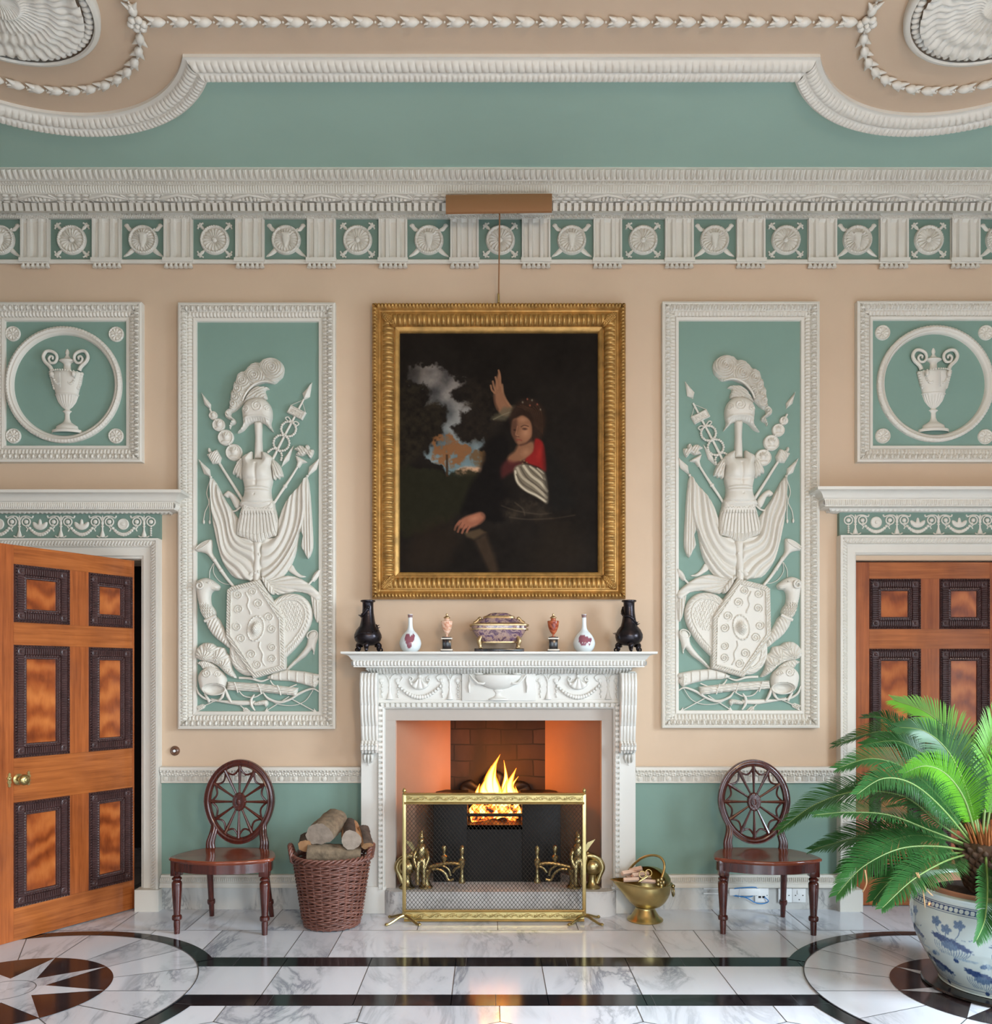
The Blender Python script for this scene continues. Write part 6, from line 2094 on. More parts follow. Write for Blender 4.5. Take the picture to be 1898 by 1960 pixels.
    lay(poly([(934, 850), (962, 832), (974, 850), (968, 876), (956, 905), (975, 960), (960, 1000), (900, 985), (882, 980), (900, 930), (922, 890)], 5, 6), (19, 15, 13))
    sl = [(985, 894), (1004, 888), (1026, 896), (1043, 905), (1049, 935), (1050, 955), (1046, 964), (1030, 954), (1008, 942), (992, 930), (984, 912)]
    lay(poly(sl, 2.2), (112, 101, 84))
    for pts, wd, col in (
        ([(990, 896), (1000, 914), (1024, 932), (1046, 952)], 5, (176, 162, 138)), ([(1002, 892), (1016, 910), (1034, 924), (1047, 940)], 5, (198, 184, 158)),
        ([(1014, 893), (1026, 902), (1042, 918)], 4, (188, 174, 148)), ([(986, 902), (990, 922), (1006, 938), (1026, 948), (1044, 960)], 4, (206, 192, 166)),
        ([(996, 894), (1008, 914), (1028, 930), (1044, 944)], 2, (66, 58, 48)), ([(988, 908), (1000, 926), (1022, 940), (1040, 952)], 2.2, (70, 62, 52)),
        ([(1010, 892), (1022, 906), (1040, 920)], 1.8, (74, 66, 54)), ([(1024, 897), (1036, 908), (1044, 926)], 1.6, (84, 75, 62)), ([(1028, 896), (1040, 906)], 2, (190, 176, 150))):
        stroke(pts, wd, col, .75, 2.0)
    lay(poly([(960, 962), (1000, 952), (1040, 968), (1058, 988), (1020, 998), (975, 990)], 8, 22) * np.clip(n2 * 2 - .6, 0, 1), (72, 60, 46), .7)
    for pts in ([(960, 968), (990, 978), (1030, 984), (1056, 982)], [(975, 990), (1010, 994), (1060, 992), (1100, 986)], [(985, 962), (1000, 974), (1004, 986)]):
        stroke(pts, 2, (84, 72, 58), .5, 2.5)
    lay(poly([(1046, 850), (1078, 905), (1100, 960), (1060, 985), (1048, 940)], 9), (25, 22, 19))
    # lower hand over the corner of a book
    lay(poly([(876, 1000), (888, 990), (904, 984), (920, 980), (928, 987), (924, 998), (908, 1008), (890, 1012), (878, 1010)], 2.4), (140, 88, 66))
    lay(ell(908, 992, 16, 8, -.35, .9), (176, 116, 88), .7)
    for a_ in (((880, 998), (873, 1006), (870, 1014)), ((885, 1002), (879, 1010), (876, 1018)), ((892, 1006), (887, 1013), (884, 1020)), ((899, 1008), (895, 1014), (893, 1019))):
        stroke(a_, 4.2, (146, 90, 68), .9, 1.6)
    for a_ in (((883, 1000), (877, 1009)), ((889, 1004), (884, 1013)), ((896, 1007), (892, 1015))): stroke(a_, 1.1, (72, 40, 32), .7, 1.0)
    stroke([(922, 984), (927, 992), (918, 1002)], 4, (96, 60, 46), .5, 3)
    lay(poly([(888, 1020), (918, 1012), (930, 1019), (906, 1033), (892, 1028)], 2.4, sm=1), (92, 72, 50), .7)
    lay(poly([(906, 1034), (930, 1020), (948, 1070), (956, 1100), (938, 1100)], 5, sm=1), (62, 47, 34), .75)
    lay(poly([(888, 1026), (906, 1034), (936, 1100), (905, 1100)], 5, sm=1), (24, 19, 15), .7)
    lay(poly([(800, 1010), (860, 1000), (880, 1040), (840, 1090), (780, 1080)], 14, 30), (42, 31, 21), .5)
    lay(poly([(1040, 1000), (1090, 990), (1120, 1060), (1080, 1100), (1020, 1090)], 16, 30), (40, 31, 22), .45)
    C += ((n3 - .5) * 7)[..., None]
    C = np.clip(C, 8, 255)
    Yc = -.0165
    G = np.stack([PX(X, Yc), np.full_like(X, Yc), PZ(Y, Yc)], -1)
    mb = MB().grid(G, False, False, 0, linv(C).reshape(-1, 3))
    mb.build('canvas', attr_mat('oil_paint', 'paint', .7, 0, spec=.08), pf, 180, 'paint')
paint_canvas()

# ---------------------------------------------------------------- picture light
M['brown'] = plain('brown_enamel', (150, 106, 70), .4, .2, var=.03)
LY = -.30
pl_ = thing('picture_light', 'brown metal picture light on a thin rod above the painting', 'lamp', (PX(954.5, -.05), -.05, PZ(580, -.05)))
m = MB()
a, b = PX(853.5, LY), PX(1055.5, LY)
za, zb = PZ(372, LY), PZ(410, LY)
prof = [(LY + .06, za + .004), (LY + .02, za + .002), (LY - .012, za - .01), (LY - .022, (za + zb) / 2), (LY - .012, zb + .006), (LY + .0, zb)]
inn = [(y + .003, z - .0 + (.002 if i > 2 else -.003)) for i, (y, z) in enumerate(prof)]
dz = .008
o = prof + inn[::-1]
V = [(x, y, z + (dz * (x - a) / (b - a))) for x in (a, b) for y, z in o]
n = len(o)
m.add(V, [[i, (i + 1) % n, n + (i + 1) % n, n + i] for i in range(n)] + [list(range(n)), list(range(n, 2 * n))])
for x in (a, b):
    m.prism([(y, z + (dz if x == b else 0)) for y, z in prof + [(LY + .055, zb + .03)]], x - .001, x + .001, 'yz')
m.build('lamp_shade', M['brown'], pl_)
m = MB()
m.tube([(PX(954, -.05), -.05, PZ(579, -.05)), (PX(954.3, -.06), -.06, PZ(560, -.06)), (PX(956, -.28), -.28, PZ(400, -.28)), (PX(956, -.28), -.28, PZ(385, -.28))], .0045, 8)
m.build('rod', M['brown'], pl_)
MB().tube([(PX(954, -.05), -.05, PZ(579.5, -.05)), (PX(954, -.055), -.055, PZ(562, -.055))], .008, 10).build('rod_clamp', M['brass'], pl_)
for x in (903, 1005):
    MB().tube([(PX(x, LY + .03), LY + .03, PZ(376, LY)), (PX(x, LY + .03), LY + .03, PZ(368, LY))], .004, 8).build('screw', M['iron'], pl_)
# ================================================================ hall chairs
def make_chair(label):
    t = thing('hall_chair', label, 'chair', (0, 0, 0), 0, 'wheel back hall chairs')
    half = [(0, .125), (.1, .125), (.17, .115), (.222, .07), (.264, .0), (.292, -.08), (.304, -.15), (.296, -.182), (.25, -.215), (.13, -.265), (0, -.285)]
    def outline(k, n=5):
        h = smooth_path([(x * k, (y + .07) * k - .07) for x, y in half], n)
        return np.vstack([h, (h * [-1, 1])[::-1][1:-1]])
    zt = .44
    lv = [(.2, zt - .004), (.9, zt - .002), (.97, zt), (.992, zt - .003), (1.0, zt - .009), (.995, zt - .016), (.975, zt - .019), (.96, zt - .024)]
    m = MB()
    G = np.array([np.c_[outline(k), np.full(len(outline(k)), z)] for k, z in lv])
    m.grid(G, False, True)
    m.F.append(list(range(G.shape[1]))); m.M.append(0)
    m.build('seat', M['seat'], t, 50)
    m = MB()
    o = outline(.955)
    o2 = outline(.93)
    zb = np.array([.365 + .02 * min(1, max(0, (y + .1) / .2)) for x, y in o])
    m.grid(np.array([np.c_[o, np.full(len(o), zt - .022)], np.c_[o, zb], np.c_[o2, zb], np.c_[o2, np.full(len(o), zt - .022)]]), False, True)
    m.build('apron', M['chair'], t, 50)
    for sx in (-1, 1):
        m = MB()
        x, y = sx * .2555, -.168
        m.box(x - .028, x + .028, y - .028, y + .028, .335, .43, .004)
        m.lathe([(.02, .337), (.017, .33), (.027, .322), (.028, .314), (.021, .305), (.027, .298), (.029, .29), (.028, .25), (.019, .115), (.019, .11), (.027, .104), (.029, .092), (.027, .082), (.018, .077), (.0185, .06), (.016, .0), (0, .0)], (x, y, 0), 18)
        m.build('leg', M['chair'], t)
        m = MB()
        p0, p1 = np.array([sx * .165, .09, .42]), np.array([sx * .187, .2, .0])
        tt = np.array([0, .3, .62, .74, .745, .77, .80, .805, 1.0])
        w_ = np.array([.02, .02, .018, .0175, .023, .025, .023, .017, .0145])
        m.tube([p0 + (p1 - p0) * q for q in tt], w_, 14)
        m.build('leg', M['chair'], t)
    # wheel back: moulded oval rim, tilted slightly backward
    cz, cy, rx, rz = .713, .165, .197, .236
    lean = .1
    def bp(a, b):
        """point on the back: a to the right, b up from the middle of the wheel"""
        return np.array([a, cy - .03 + (b + .27) * lean * .6, cz + b])
    def ell(th, k=1.0):
        b = math.sin(th)
        return bp(rx * k * math.cos(th) * (1 - .10 * max(0, -b)), rz * k * b)
    TH = np.linspace(0, 2 * PI, 72, endpoint=False)
    m = MB()
    sec = [(-.021, -.010), (-.021, .006), (-.016, .012), (-.010, .009), (-.004, .013), (.006, .012), (.012, .008), (.02, .010), (.022, -.010)]
    G = []
    for th in TH:
        c = ell(th); c2 = ell(th, 1.02)
        n_ = c2 - c; n_ /= np.linalg.norm(n_)
        G.append([c + n_ * u + np.array([0, -v, 0]) for u, v in sec])
    m.grid(np.array(G), True, True)
    back = m.build('wheel_back', M['chair'], t, 50)
    # hub
    m = MB()
    A = np.linspace(0, 2 * PI, 40, endpoint=False)
    G = []
    c0 = bp(0, 0)
    for k_, h in ((1, -.012), (1, .008), (.9, .013), (.78, .012), (.6, .014), (.45, .011), (.3, .012), (.28, .019), (.15, .021), (.0, .021)):
        pet = 1 + .06 * np.cos(A * 12) * (.4 < k_ < .8)
        G.append(np.stack([c0[0] + .041 * k_ * np.cos(A) * pet, np.full(40, c0[1] - h), c0[2] + .057 * k_ * np.sin(A) * pet], -1))
    m.grid(np.array(G), False, True)
    m.build('hub', M['chair'], back, 50)
    for i in range(12):
        th = PI / 2 + i * PI / 6
        a, b = bp(.034 * math.cos(th), .05 * math.sin(th)), ell(th, .93)
        m = MB().tube([a, a + (b - a) * .3, a + (b - a) * .8, b], [.0062, .0072, .0105, .012], 8)
        m.build('spoke', M['chair'], back)
        t0, t1 = th, th + PI / 6
        tm = (t0 + t1) / 2
        arc = []
        for q in np.linspace(0, 1, 13):
            e = ell(t0 + (t1 - t0) * q, .9 - .175 * math.sin(PI * q) ** .75)
            arc.append(e)
        m = MB().tube(arc, .0062, 7)
        m.build('swag', M['chair'], back)
    for sx in (-1, 1):
        pts = smooth_path([(sx * .163, .115, .43), (sx * .166, .118, .47), (sx * .155, .128, .52), (sx * .152, .14, .56), (sx * .163, .148, .60)], 5)
        m = MB()
        for d in (-1, 0, 1):
            m.tube([p + np.array([d * .011 * w, -.004 * (d == 0), 0]) for p, w in zip(pts, np.linspace(1.5, .8, len(pts)))], np.linspace(.014, .009, len(pts)), 9)
        m.build('back_post', M['chair'], t, 60)
    return t


ch = make_chair('dark wheel back hall chair standing left of the log basket, below the left trophy panel')
ch.location = (-1.533, -.385, 0); ch.rotation_euler.z = R(-2.5)
c2_ = copy_tree(ch)
c2_['label'] = 'dark wheel back hall chair standing by the potted cycad, in front of white wall sockets'
c2_.location = (1.608, -.388, 0); c2_.rotation_euler.z = R(-3.0)

# ================================================================ log basket
M['wicker'] = wood('brown_willow', (72, 40, 32), (142, 94, 80), 'x', .35, .6, .15)
BX, BY = -.937, -.36
bk = thing('log_basket', 'round brown wicker log basket between the chair and the chimneypiece', 'basket', (BX, BY, 0))
m = MB()
ns = 26
TT = np.linspace(0, 2 * PI, ns * 6, endpoint=False)
rows = 40
def brad(z): return np.interp(z, [0, .05, .25, .41], [.160, .171, .200, .225])
for j in range(rows):
    z = .012 + j * .0098
    r = brad(z) + .006 * np.sin(ns * TT / 2 + PI * (j % 2)) * (1 if j > 3 else .4)
    zz_ = z + .0022 * np.sin(ns * TT / 2 + j * 1.7)
    m.tube(np.stack([BX + r * np.cos(TT), BY + r * np.sin(TT), zz_], -1), .0058, 6, close=True)
m.build('woven_side', M['wicker'], bk, 70)
m = MB()
for i in range(ns):
    a = 2 * PI * i / ns
    m.tube([(BX + (brad(z)) * math.cos(a), BY + brad(z) * math.sin(a), z) for z in (.005, .1, .2, .3, .4)], .006, 6)
m.build('stakes', M['wicker'], bk)
MB().lathe([(0, .006), (.16, .006), (.162, .016), (0, .016)], (BX, BY, 0), 30).build('bottom', M['wicker'], bk)
m = MB()
for s_ in (0, 1, 2):
    q = TT * 1.0
    pth = np.stack([BX + (.226 + .010 * np.cos(13 * q + s_ * 2.1)) * np.cos(q), BY + (.226 + .010 * np.cos(13 * q + s_ * 2.1)) * np.sin(q), .414 + .011 * np.sin(13 * q + s_ * 2.1)], -1)
    m.tube(pth, .0075, 7, close=True)
m.build('rolled_rim', M['wicker'], bk, 70)
for a0 in (R(188), R(-4)):
    m = MB()
    base = np.array([BX, BY, 0])
    for s_ in range(3):
        pts = []
        for q in np.linspace(0, PI, 26):
            a = a0 + .26 * math.cos(q)
            r = .232 + .012 * math.sin(q) + .008 * math.cos(q * 7 + s_ * 2.1)
            pts.append(base + np.array([r * math.cos(a), r * math.sin(a), .39 + .088 * math.sin(q) + .008 * math.sin(q * 7 + s_ * 2.1)]))
        m.tube(pts, .0085, 7)
    m.build('handle', M['wicker'], bk, 70)

M['bark'] = plain('grey_brown_bark', (120, 104, 84), .9, var=.45, scale=22, bstr=.9, bscale=60)
M['bark_dark'] = plain('dark_bark', (72, 58, 48), .9, var=.4, scale=22, bstr=.9, bscale=50)
M['split'] = wood('split_timber', (122, 84, 54), (186, 142, 98), 'z', .8, .8, 0)
M['sawn'] = plain('sawn_log_end', (150, 136, 122), .85, var=.2, scale=30, bstr=.3)


def log(p0, p1, r, sec, twist, label, barkm='bark', endm='sawn'):
    """split log: sec is a list of (angle, radius factor, is bark)"""
    p0, p1 = np.array(p0, float), np.array(p1, float)
    d = (p1 - p0) / np.linalg.norm(p1 - p0)
    v = np.array([0, 0, 1.0]) - d * d[2]
    v /= np.linalg.norm(v); u = np.cross(d, v)
    rg = random.Random(label)
    n = len(sec)
    sec = [(a, k, b) for j in range(len(sec)) for a, k, b in (sec[j], ((sec[j][0] + (sec[(j + 1) % len(sec)][0] if j < len(sec) - 1 else sec[0][0] + 2 * PI)) / 2, (sec[j][1] + sec[(j + 1) % len(sec)][1]) / 2, sec[j][2] and sec[(j + 1) % len(sec)][2]))]
    n = len(sec)
    secs = 13
    V, Fc, Mt = [], [], []
    for i in range(secs):
        c = p0 + (p1 - p0) * i / (secs - 1)
        for a, k, b in sec:
            q = r * k * (1 + rg.uniform(-.05, .05))
            V.append(c + u * q * math.cos(a + twist) + v * q * math.sin(a + twist))
    m = MB()
    for i in range(secs - 1):
        for j in range(n):
            k = (j + 1) % n
            m.F.append([i * n + j, i * n + k, (i + 1) * n + k, (i + 1) * n + j])
            m.M.append(0 if (sec[j][2] and sec[k][2]) else 1)
    m.F.append(list(range(n))[::-1]); m.M.append(2)
    m.F.append([(secs - 1) * n + j for j in range(n)]); m.M.append(2)
    m.V.append(np.array(V)); m.C.append(np.ones((len(V), 4))); m.n = len(V)
    o = m.build('firewood_log', [M[barkm], M['split'], M[endm]], None, 35)
    return tag(o, label, 'log', 'firewood in the wicker basket')


half = [(a, 1.0, True) for a in np.linspace(0, PI, 10)] + [(PI * 1.25, .35, False), (PI * 1.75, .35, False)]
quarter = [(a, 1.0, True) for a in np.linspace(.2, 1.9, 7)] + [(PI * 1.1, .45, False), (PI * 1.65, .4, False)]
full = [(a, 1.0 - .05 * (i % 3), True) for i, a in enumerate(np.linspace(0, 2 * PI, 15)[:-1])]
log(P(588, 1631, -.42), P(690, 1637, -.38), .058, full, .3, 'grey bark log lying lowest across the top of the basket')
log(P(612, 1603, -.46), P(642, 1574, -.22), .086, [(a, 1.0, True) for a in np.linspace(-.2, PI + .2, 12)] + [(PI * 1.3, .5, False), (PI * 1.7, .5, False)], .15, 'big rounded bark log topmost in the basket', 'bark', 'sawn')
log(P(671, 1608, -.45), P(668, 1584, -.22), .064, [(.2, 1, False), (1.1, .95, False), (1.9, .9, True), (2.6, .95, True), (3.3, .9, True), (4.2, .8, False), (5.3, .95, False)], -.9, 'pale split log with grey sawn end, right of the big rounded log', 'bark_dark', 'sawn')
log(P(584, 1624, -.44), P(588, 1608, -.30), .05, quarter, .6, 'small split log at the left edge of the basket', 'bark_dark', 'split')
log(P(701, 1622, -.42), P(692, 1588, -.33), .044, quarter, .2, 'upright orange brown split log at the right edge of the basket', 'bark_dark', 'split')

# ================================================================ brass scuttle
SX, SYY = .945, -.27
sc_ = thing('coal_scuttle', 'polished brass helmet scuttle of kindling, right of the hearth', 'scuttle', (SX, SYY, 0))
MB().lathe([(0, .002), (.107, .002), (.109, .007), (.104, .014), (.09, .02), (.074, .045), (.06, .07), (.057, .076), (.059, .082), (.0, .082)], (SX, SYY, 0), 40).build('foot', M['brass'], sc_, 45)
A = np.linspace(0, 2 * PI, 64, endpoint=False)
ca = np.cos(A)
def bowl(k):
    """level k 0..1: a round bowl whose rim grows into a pouring lip on the left"""
    lip = np.clip(-ca, 0, 1) ** 2.0
    s_ = math.sin(min(1.0, k) * PI / 2) ** .8
    r = .05 + (.088 + .078 * lip * k ** 2.6 + .008 * np.clip(ca, 0, 1)) * s_
    z = .08 + .142 * (1 - math.cos(min(1.0, k) * PI / 2)) ** .8 + .022 * lip * k ** 3
    dep = .92 - .30 * lip * k ** 2
    return np.stack([SX + r * ca + .012, SYY + (.05 + .082 * s_) * np.sin(A) * dep, z], -1)
m = MB()
G = [bowl(k) for k in np.linspace(0, 1, 18)]
rim = bowl(1.0)
G.append(rim + (rim - rim.mean(0)) * [.05, .05, 0] + [0, 0, .004])
G.append(rim + [0, 0, .007])
G += [bowl(k) + [0, 0, .006] for k in np.linspace(.97, .25, 8)]
m.grid(np.array(G), False, True)
m.build('bowl', M['brass'], sc_, 60)
# hood over the far right quarter
m = MB()
U = np.radians(np.linspace(-48, 150, 30))
G = []
for q in np.linspace(0, PI / 2, 12):
    G.append([(SX + .012 + .014 * math.sin(q) + .143 * math.cos(u) * math.cos(q), SYY + .012 * math.sin(q) + .126 * math.sin(u) * math.cos(q), .224 + .098 * math.sin(q)) for u in U])
G = np.array(G)
c0 = np.array([SX + .012, SYY, .224])
m.grid(np.concatenate([G, (c0 + (G - c0) * .975)[::-1]]))
m.build('hood', M['brass'], sc_, 60)
m = MB()
pth = smooth_path([P(1266, 1681, -.37), P(1271, 1664, -.35), P(1270, 1650, -.33), P(1262, 1640, -.31), P(1247, 1637, -.28), P(1229, 1642, -.23), P(1213, 1654, -.19), P(1203, 1666, -.17)], 6)
m.tube(pth, .0075, 10)
m.build('bail_handle', M['brass'], sc_, 60)
m = MB()
c = np.array(P(1264, 1689, -.375))
for d in (0, 1, 2, 3, 4):
    m.sphere(c + np.array([.018 * math.cos(d * 1.256), 0, .02 * math.sin(d * 1.256)]), (.012, .007, .012), 8, 6)
m.sphere(c, (.012, .012, .012), 8, 6)
m.build('handle_boss', M['oldbrass'], sc_, 60)
m = MB()
c = np.array(P(1284, 1697, -.27))
m.tube([c + np.array([.012 + .0 * q, .03 * math.cos(q), -.028 + .03 * math.sin(q)]) for q in np.linspace(0, 2 * PI, 19)[:-1]], .005, 7, close=True)
m.sphere(c + np.array([.012, 0, .002]), .013, 8, 6)
m.build('tail_ring', M['oldbrass'], sc_, 60)
M['kindling'] = wood('pale_kindling', (196, 150, 122), (238, 212, 192), 'x', .8, .8, 0)
kd = [((1190, 1672, -.30), (1216, 1668, -.25), .016, 'kindling stick nearest the pouring lip of the scuttle'),
      ((1205, 1668, -.24), (1228, 1662, -.27), .017, 'kindling stick highest in the scuttle'),
      ((1193, 1684, -.34), (1222, 1683, -.33), .013, 'kindling stick lowest along the front of the scuttle'),
      ((1210, 1676, -.32), (1240, 1672, -.27), .015, 'kindling stick across the middle of the scuttle'),
      ((1226, 1686, -.34), (1254, 1688, -.33), .012, 'pale kindling stick under the scuttle hood at the right'),
      ((1198, 1678, -.24), (1245, 1680, -.22), .015, 'kindling stick half hidden at the back of the scuttle')]
for a, b, r, lab in kd:
    p0, p1 = np.array(P(*a)), np.array(P(*b))
    m = MB().tube([p0, p0 + (p1 - p0) * .02, p0 + (p1 - p0) * .98, p1], [r * .9, r, r, r * .9], 4)
    tag(m.build('kindling_stick', M['kindling'], None, 20), lab, 'kindling', 'kindling in the brass scuttle')
tg = thing('kindling_tongs', 'gold ring handled scissor tongs lying on the kindling', 'tongs', P(1232, 1680, -.34))
for x, y in ((1229, 1674), (1241, 1671)):
    c = np.array(P(x, y, -.35))
    MB().tube([c + np.array([.019 * math.cos(q), .006 * math.sin(q), .019 * math.sin(q)]) for q in np.linspace(0, 2 * PI, 21)[:-1]], .0032, 7, close=True).build('ring_handle', M['brass'], tg, 60)
MB().tube([P(1232, 1680, -.35), P(1222, 1688, -.345)], .005, 7).tube([P(1240, 1677, -.35), P(1224, 1687, -.348)], .005, 7).build('shanks', M['brass'], tg)

# ================================================================ sockets, router, bell push
WY = -.0305
def plate(x0, x1, y0, y1):
    return MB().box(PX(x0, WY), PX(x1, WY), WY - .012, WY, PZ(y1, WY), PZ(y0, WY), .003)
M['hole'] = plain('dark_slot', (30, 30, 32), .6)
t = thing('data_socket', 'square white data socket with blue plug, on the skirting behind the right chair', 'socket', (PX(1456, WY), WY, PZ(1727, WY)))
plate(1443.5, 1469.5, 1699, 1726).build('face_plate', M['whiteplastic'], t)
for x in (1446.5, 1466.5): MB().lathe([(.003, 0), (.003, .001), (0, .001)], (PX(x, WY), WY - .012, PZ(1713, WY)), 8, axis='y').build('screw', M['hole'], t)
for x in (1452.5, 1460): MB().box(PX(x - 2.5, WY), PX(x + 2.5, WY), WY - .0135, WY - .011, PZ(1718, WY), PZ(1714, WY)).build('port', M['hole'], t)
for lab, x0, x1 in (('white power socket nearest the chair leg, on the skirting', 1488, 1514.5), ('white power socket farthest from the blue cable, on the skirting', 1515, 1540.5)):
    t = thing('power_socket', lab, 'socket', (PX((x0 + x1) / 2, WY), WY, PZ(1727, WY)), 0, 'power sockets on the skirting')
    plate(x0, x1, 1699.5, 1726.5).build('face_plate', M['whiteplastic'], t)
    xm = (x0 + x1) / 2
    MB().box(PX(xm - 4, WY), PX(xm + 1, WY), WY - .016, WY - .011, PZ(1711, WY), PZ(1703, WY), .001).build('rocker_switch', M['whiteplastic'], t)
    for dx, dy in ((0, 1721), (-7, 1713), (7, 1713)):
        MB().box(PX(xm + dx - 1, WY), PX(xm + dx + 1, WY), WY - .013, WY - .011, PZ(dy + 1, WY), PZ(dy - 1, WY)).build('pin_hole', M['hole'], t)
t = thing('wireless_router', 'white wireless router with two aerials strapped along the skirting', 'router', (PX(1420, WY), WY, PZ(1713, WY)))
MB().box(PX(1393, WY), PX(1451, WY), WY - .03, WY, PZ(1712.5, WY), PZ(1698.5, WY), .007).build('case', M['whiteplastic'], t)
for y in (1700, 1709.5):
    MB().tube([(PX(1394, WY), WY - .012, PZ(y + 1, WY)), (PX(1372, WY), WY - .012, PZ(y, WY)), (PX(1345, WY), WY - .012, PZ(y - .3, WY))], [.0055, .0055, .0045], 8).build('aerial', M['whiteplastic'], t)
MB().box(PX(1411.5, WY), PX(1413.5, WY), WY - .032, WY, PZ(1716, WY), PZ(1696.5, WY)).build('cable_tie', M['whiteplastic'], t)
M['blue'] = plain('blue_cable', (40, 128, 196), .4, var=.02)
cb = MB()
def wp(x, y, o=.012): return (PX(x, WY), WY - o, PZ(y, WY))
cb.tube(smooth_path([wp(1402, 1698, .035), wp(1420, 1696.5, .034), wp(1438, 1696, .03), wp(1447, 1699, .022), wp(1440, 1714, .006), wp(1425, 1716, .01), wp(1405, 1714, .012), wp(1400, 1711, .02), wp(1412, 1713, .034), wp(1420, 1714, .03), wp(1432, 1720, .014), wp(1445, 1727, .014), wp(1458, 1728.5, .014), wp(1467, 1725, .02), wp(1467, 1721, .024), wp(1461, 1716, .016)], 5), .0032, 8)
tag(cb.build('network_cable', M['blue'], None, 60), 'bright blue network cable looping from the white router to the data socket', 'cable')
t = thing('bell_push', 'round turned brown bell push on the wall left of the first chair', 'bell push', (PX(335, 0), 0, PZ(1437, 0)))
M['bakelite'] = plain('brown_turned_wood', (104, 72, 54), .35, var=.15)
c = (PX(335, 0), 0.001, PZ(1437, 0))
MB().lathe([(.031, 0), (.031, .006), (.026, .014), (.018, .02), (.014, .018), (.012, .012), (0, .012)], c, 28, axis='y').build('rose', M['bakelite'], t)
MB().lathe([(.009, .011), (.009, .02), (.006, .023), (0, .0235)], c, 16, axis='y').build('button', M['whiteplastic'], t)
# ================================================================ cycad in a blue and white jar
CX, CY_ = 2.43, -1.40
jar = thing('fish_bowl_planter', 'big blue and white porcelain jar standing on the right floor roundel', 'planter', (CX, CY_, 0))
MB().lathe([(0, .010), (.335, .010), (.34, .016), (.335, .024), (0, .024)], (CX, CY_, 0), 48).build('dark_stand', M['blackmarble'], jar)


def jar_paint(A, z, r):
    h, w0 = A.shape
    w = w0 // 3
    A, z, r = A[:, :w], z[:, :w], r[:, :w]
    rng = np.random.default_rng(8)
    base = np.array([198, 208, 203.0])
    C = np.zeros((h, w, 3)) + base
    a = np.mod(A, 2 * PI)
    X = a * .38                         # metres round the belly
    def lay(mask, col, k=1.0):
        mk = np.clip(mask, 0, 1)[..., None] * k
        C[:] = C * (1 - mk) + np.array(col, float) * mk
    blue, mid, pale = (44, 66, 110), (92, 116, 146), (150, 170, 184)
    lay((np.abs(z - .424) < .013), blue, .9)
    u = (X / .024) % 1 - .5
    lay((np.hypot(u * .024, z - .424) < .0098), base)
    for zl in (.442, .406, .062, .05): lay(np.abs(z - zl) < .0018, blue, .85)
    per = 2 * PI * .38 / 3
    def leaf(cx, cz, rx, rz, rot, col):
        dx = (X - cx + per / 2) % per - per / 2
        dz = z - cz
        p, q = dx * math.cos(rot) + dz * math.sin(rot), -dx * math.sin(rot) + dz * math.cos(rot)
        th = np.arctan2(q / rz, p / rx)
        rad = np.hypot(p / rx, q / rz) * (1 + .12 * np.sin(th * 9))
        lay((1 - rad) * 6, np.array(col) + 10 * np.sin(th * 22)[..., None] * np.ones(3), .92)
    def stem(cx, cz, tx, tz, wd, col):
        n = 22
        for i in range(n):
            t = i / (n - 1)
            bx = cx + (tx - cx) * t + .02 * math.sin(t * 3) * (tx - cx) / (abs(tx - cx) + .01)
            bz = cz + (tz - cz) * t
            dx = (X - bx + per / 2) % per - per / 2
            lay((1 - np.hypot(dx, z - bz) / wd) * 3, col, .85)
    for i in range(3):
        c0 = i * per / 3 + .05
        for lz, sc_ in ((.27, 1.0), (.13, .95)):
            c = c0 + (.0 if lz > .2 else .13)
            for k in range(14):
                x = c + (k - 6.5) * .009
                stem(x, lz - .065, x + .004 * (k - 6), lz - .012, .0022, mid)
            leaf(c - .045, lz + .012, .05, .018, -.2, blue)
            leaf(c + .035, lz - .004, .072, .017, -.33, blue)
            leaf(c - .005, lz - .018, .045, .022, 0, mid)
            if lz > .2:
                for fx, fz in ((-.06, .085), (.05, .092), (-.01, .06)):
                    stem(c, lz, c + fx, lz + fz - .015, .0028, mid)
                    for k in range(5):
                        th = k * 2 * PI / 5
                        leaf(c + fx + .015 * math.cos(th), lz + fz + .012 * math.sin(th), .014, .010, th, mid)
                stem(c + .03, lz + .02, c + .10, lz + .035, .002, mid)
            else:
                leaf(c + .03, lz + .06, .022, .014, 0, pale); leaf(c + .01, lz + .056, .018, .012, .5, mid)
            leaf(c + .01, lz - .085, .014, .012, 0, blue)
            leaf(c + .06, lz - .07, .07, .006, 0, pale)
    return np.concatenate([C, C, C], 1)


pr = [(0, .026), (.24, .026), (.258, .03), (.275, .06), (.32, .14), (.36, .22), (.385, .30), (.39, .35), (.386, .40), (.378, .43), (.376, .452), (.385, .468), (.388, .476), (.378, .482), (.356, .478), (.35, .46), (.35, .40)]
m_ = painted_lathe('jar_body', (CX, CY_, 0), pr, jar_paint, 960, 13, jar)
m = MB().lathe([(.345, .43), (.30, .445), (.2, .45), (0, .455)], (CX, CY_, 0), 40, fn=lambda a, z: 1 + .01 * np.sin(a * 13))
M['soil'] = plain('dark_gravel', (66, 54, 48), .95, var=.5, scale=60, bstr=.8, bscale=80)
M['terracotta'] = plain('terracotta', (198, 140, 112), .8)
m.build('gravel', M['soil'], jar)
MB().lathe([(.27, .43), (.27, .478), (.278, .484), (.29, .478), (.292, .43)], (CX - .02, CY_ + .01, 0), 40).build('terracotta_liner', M['terracotta'], jar)

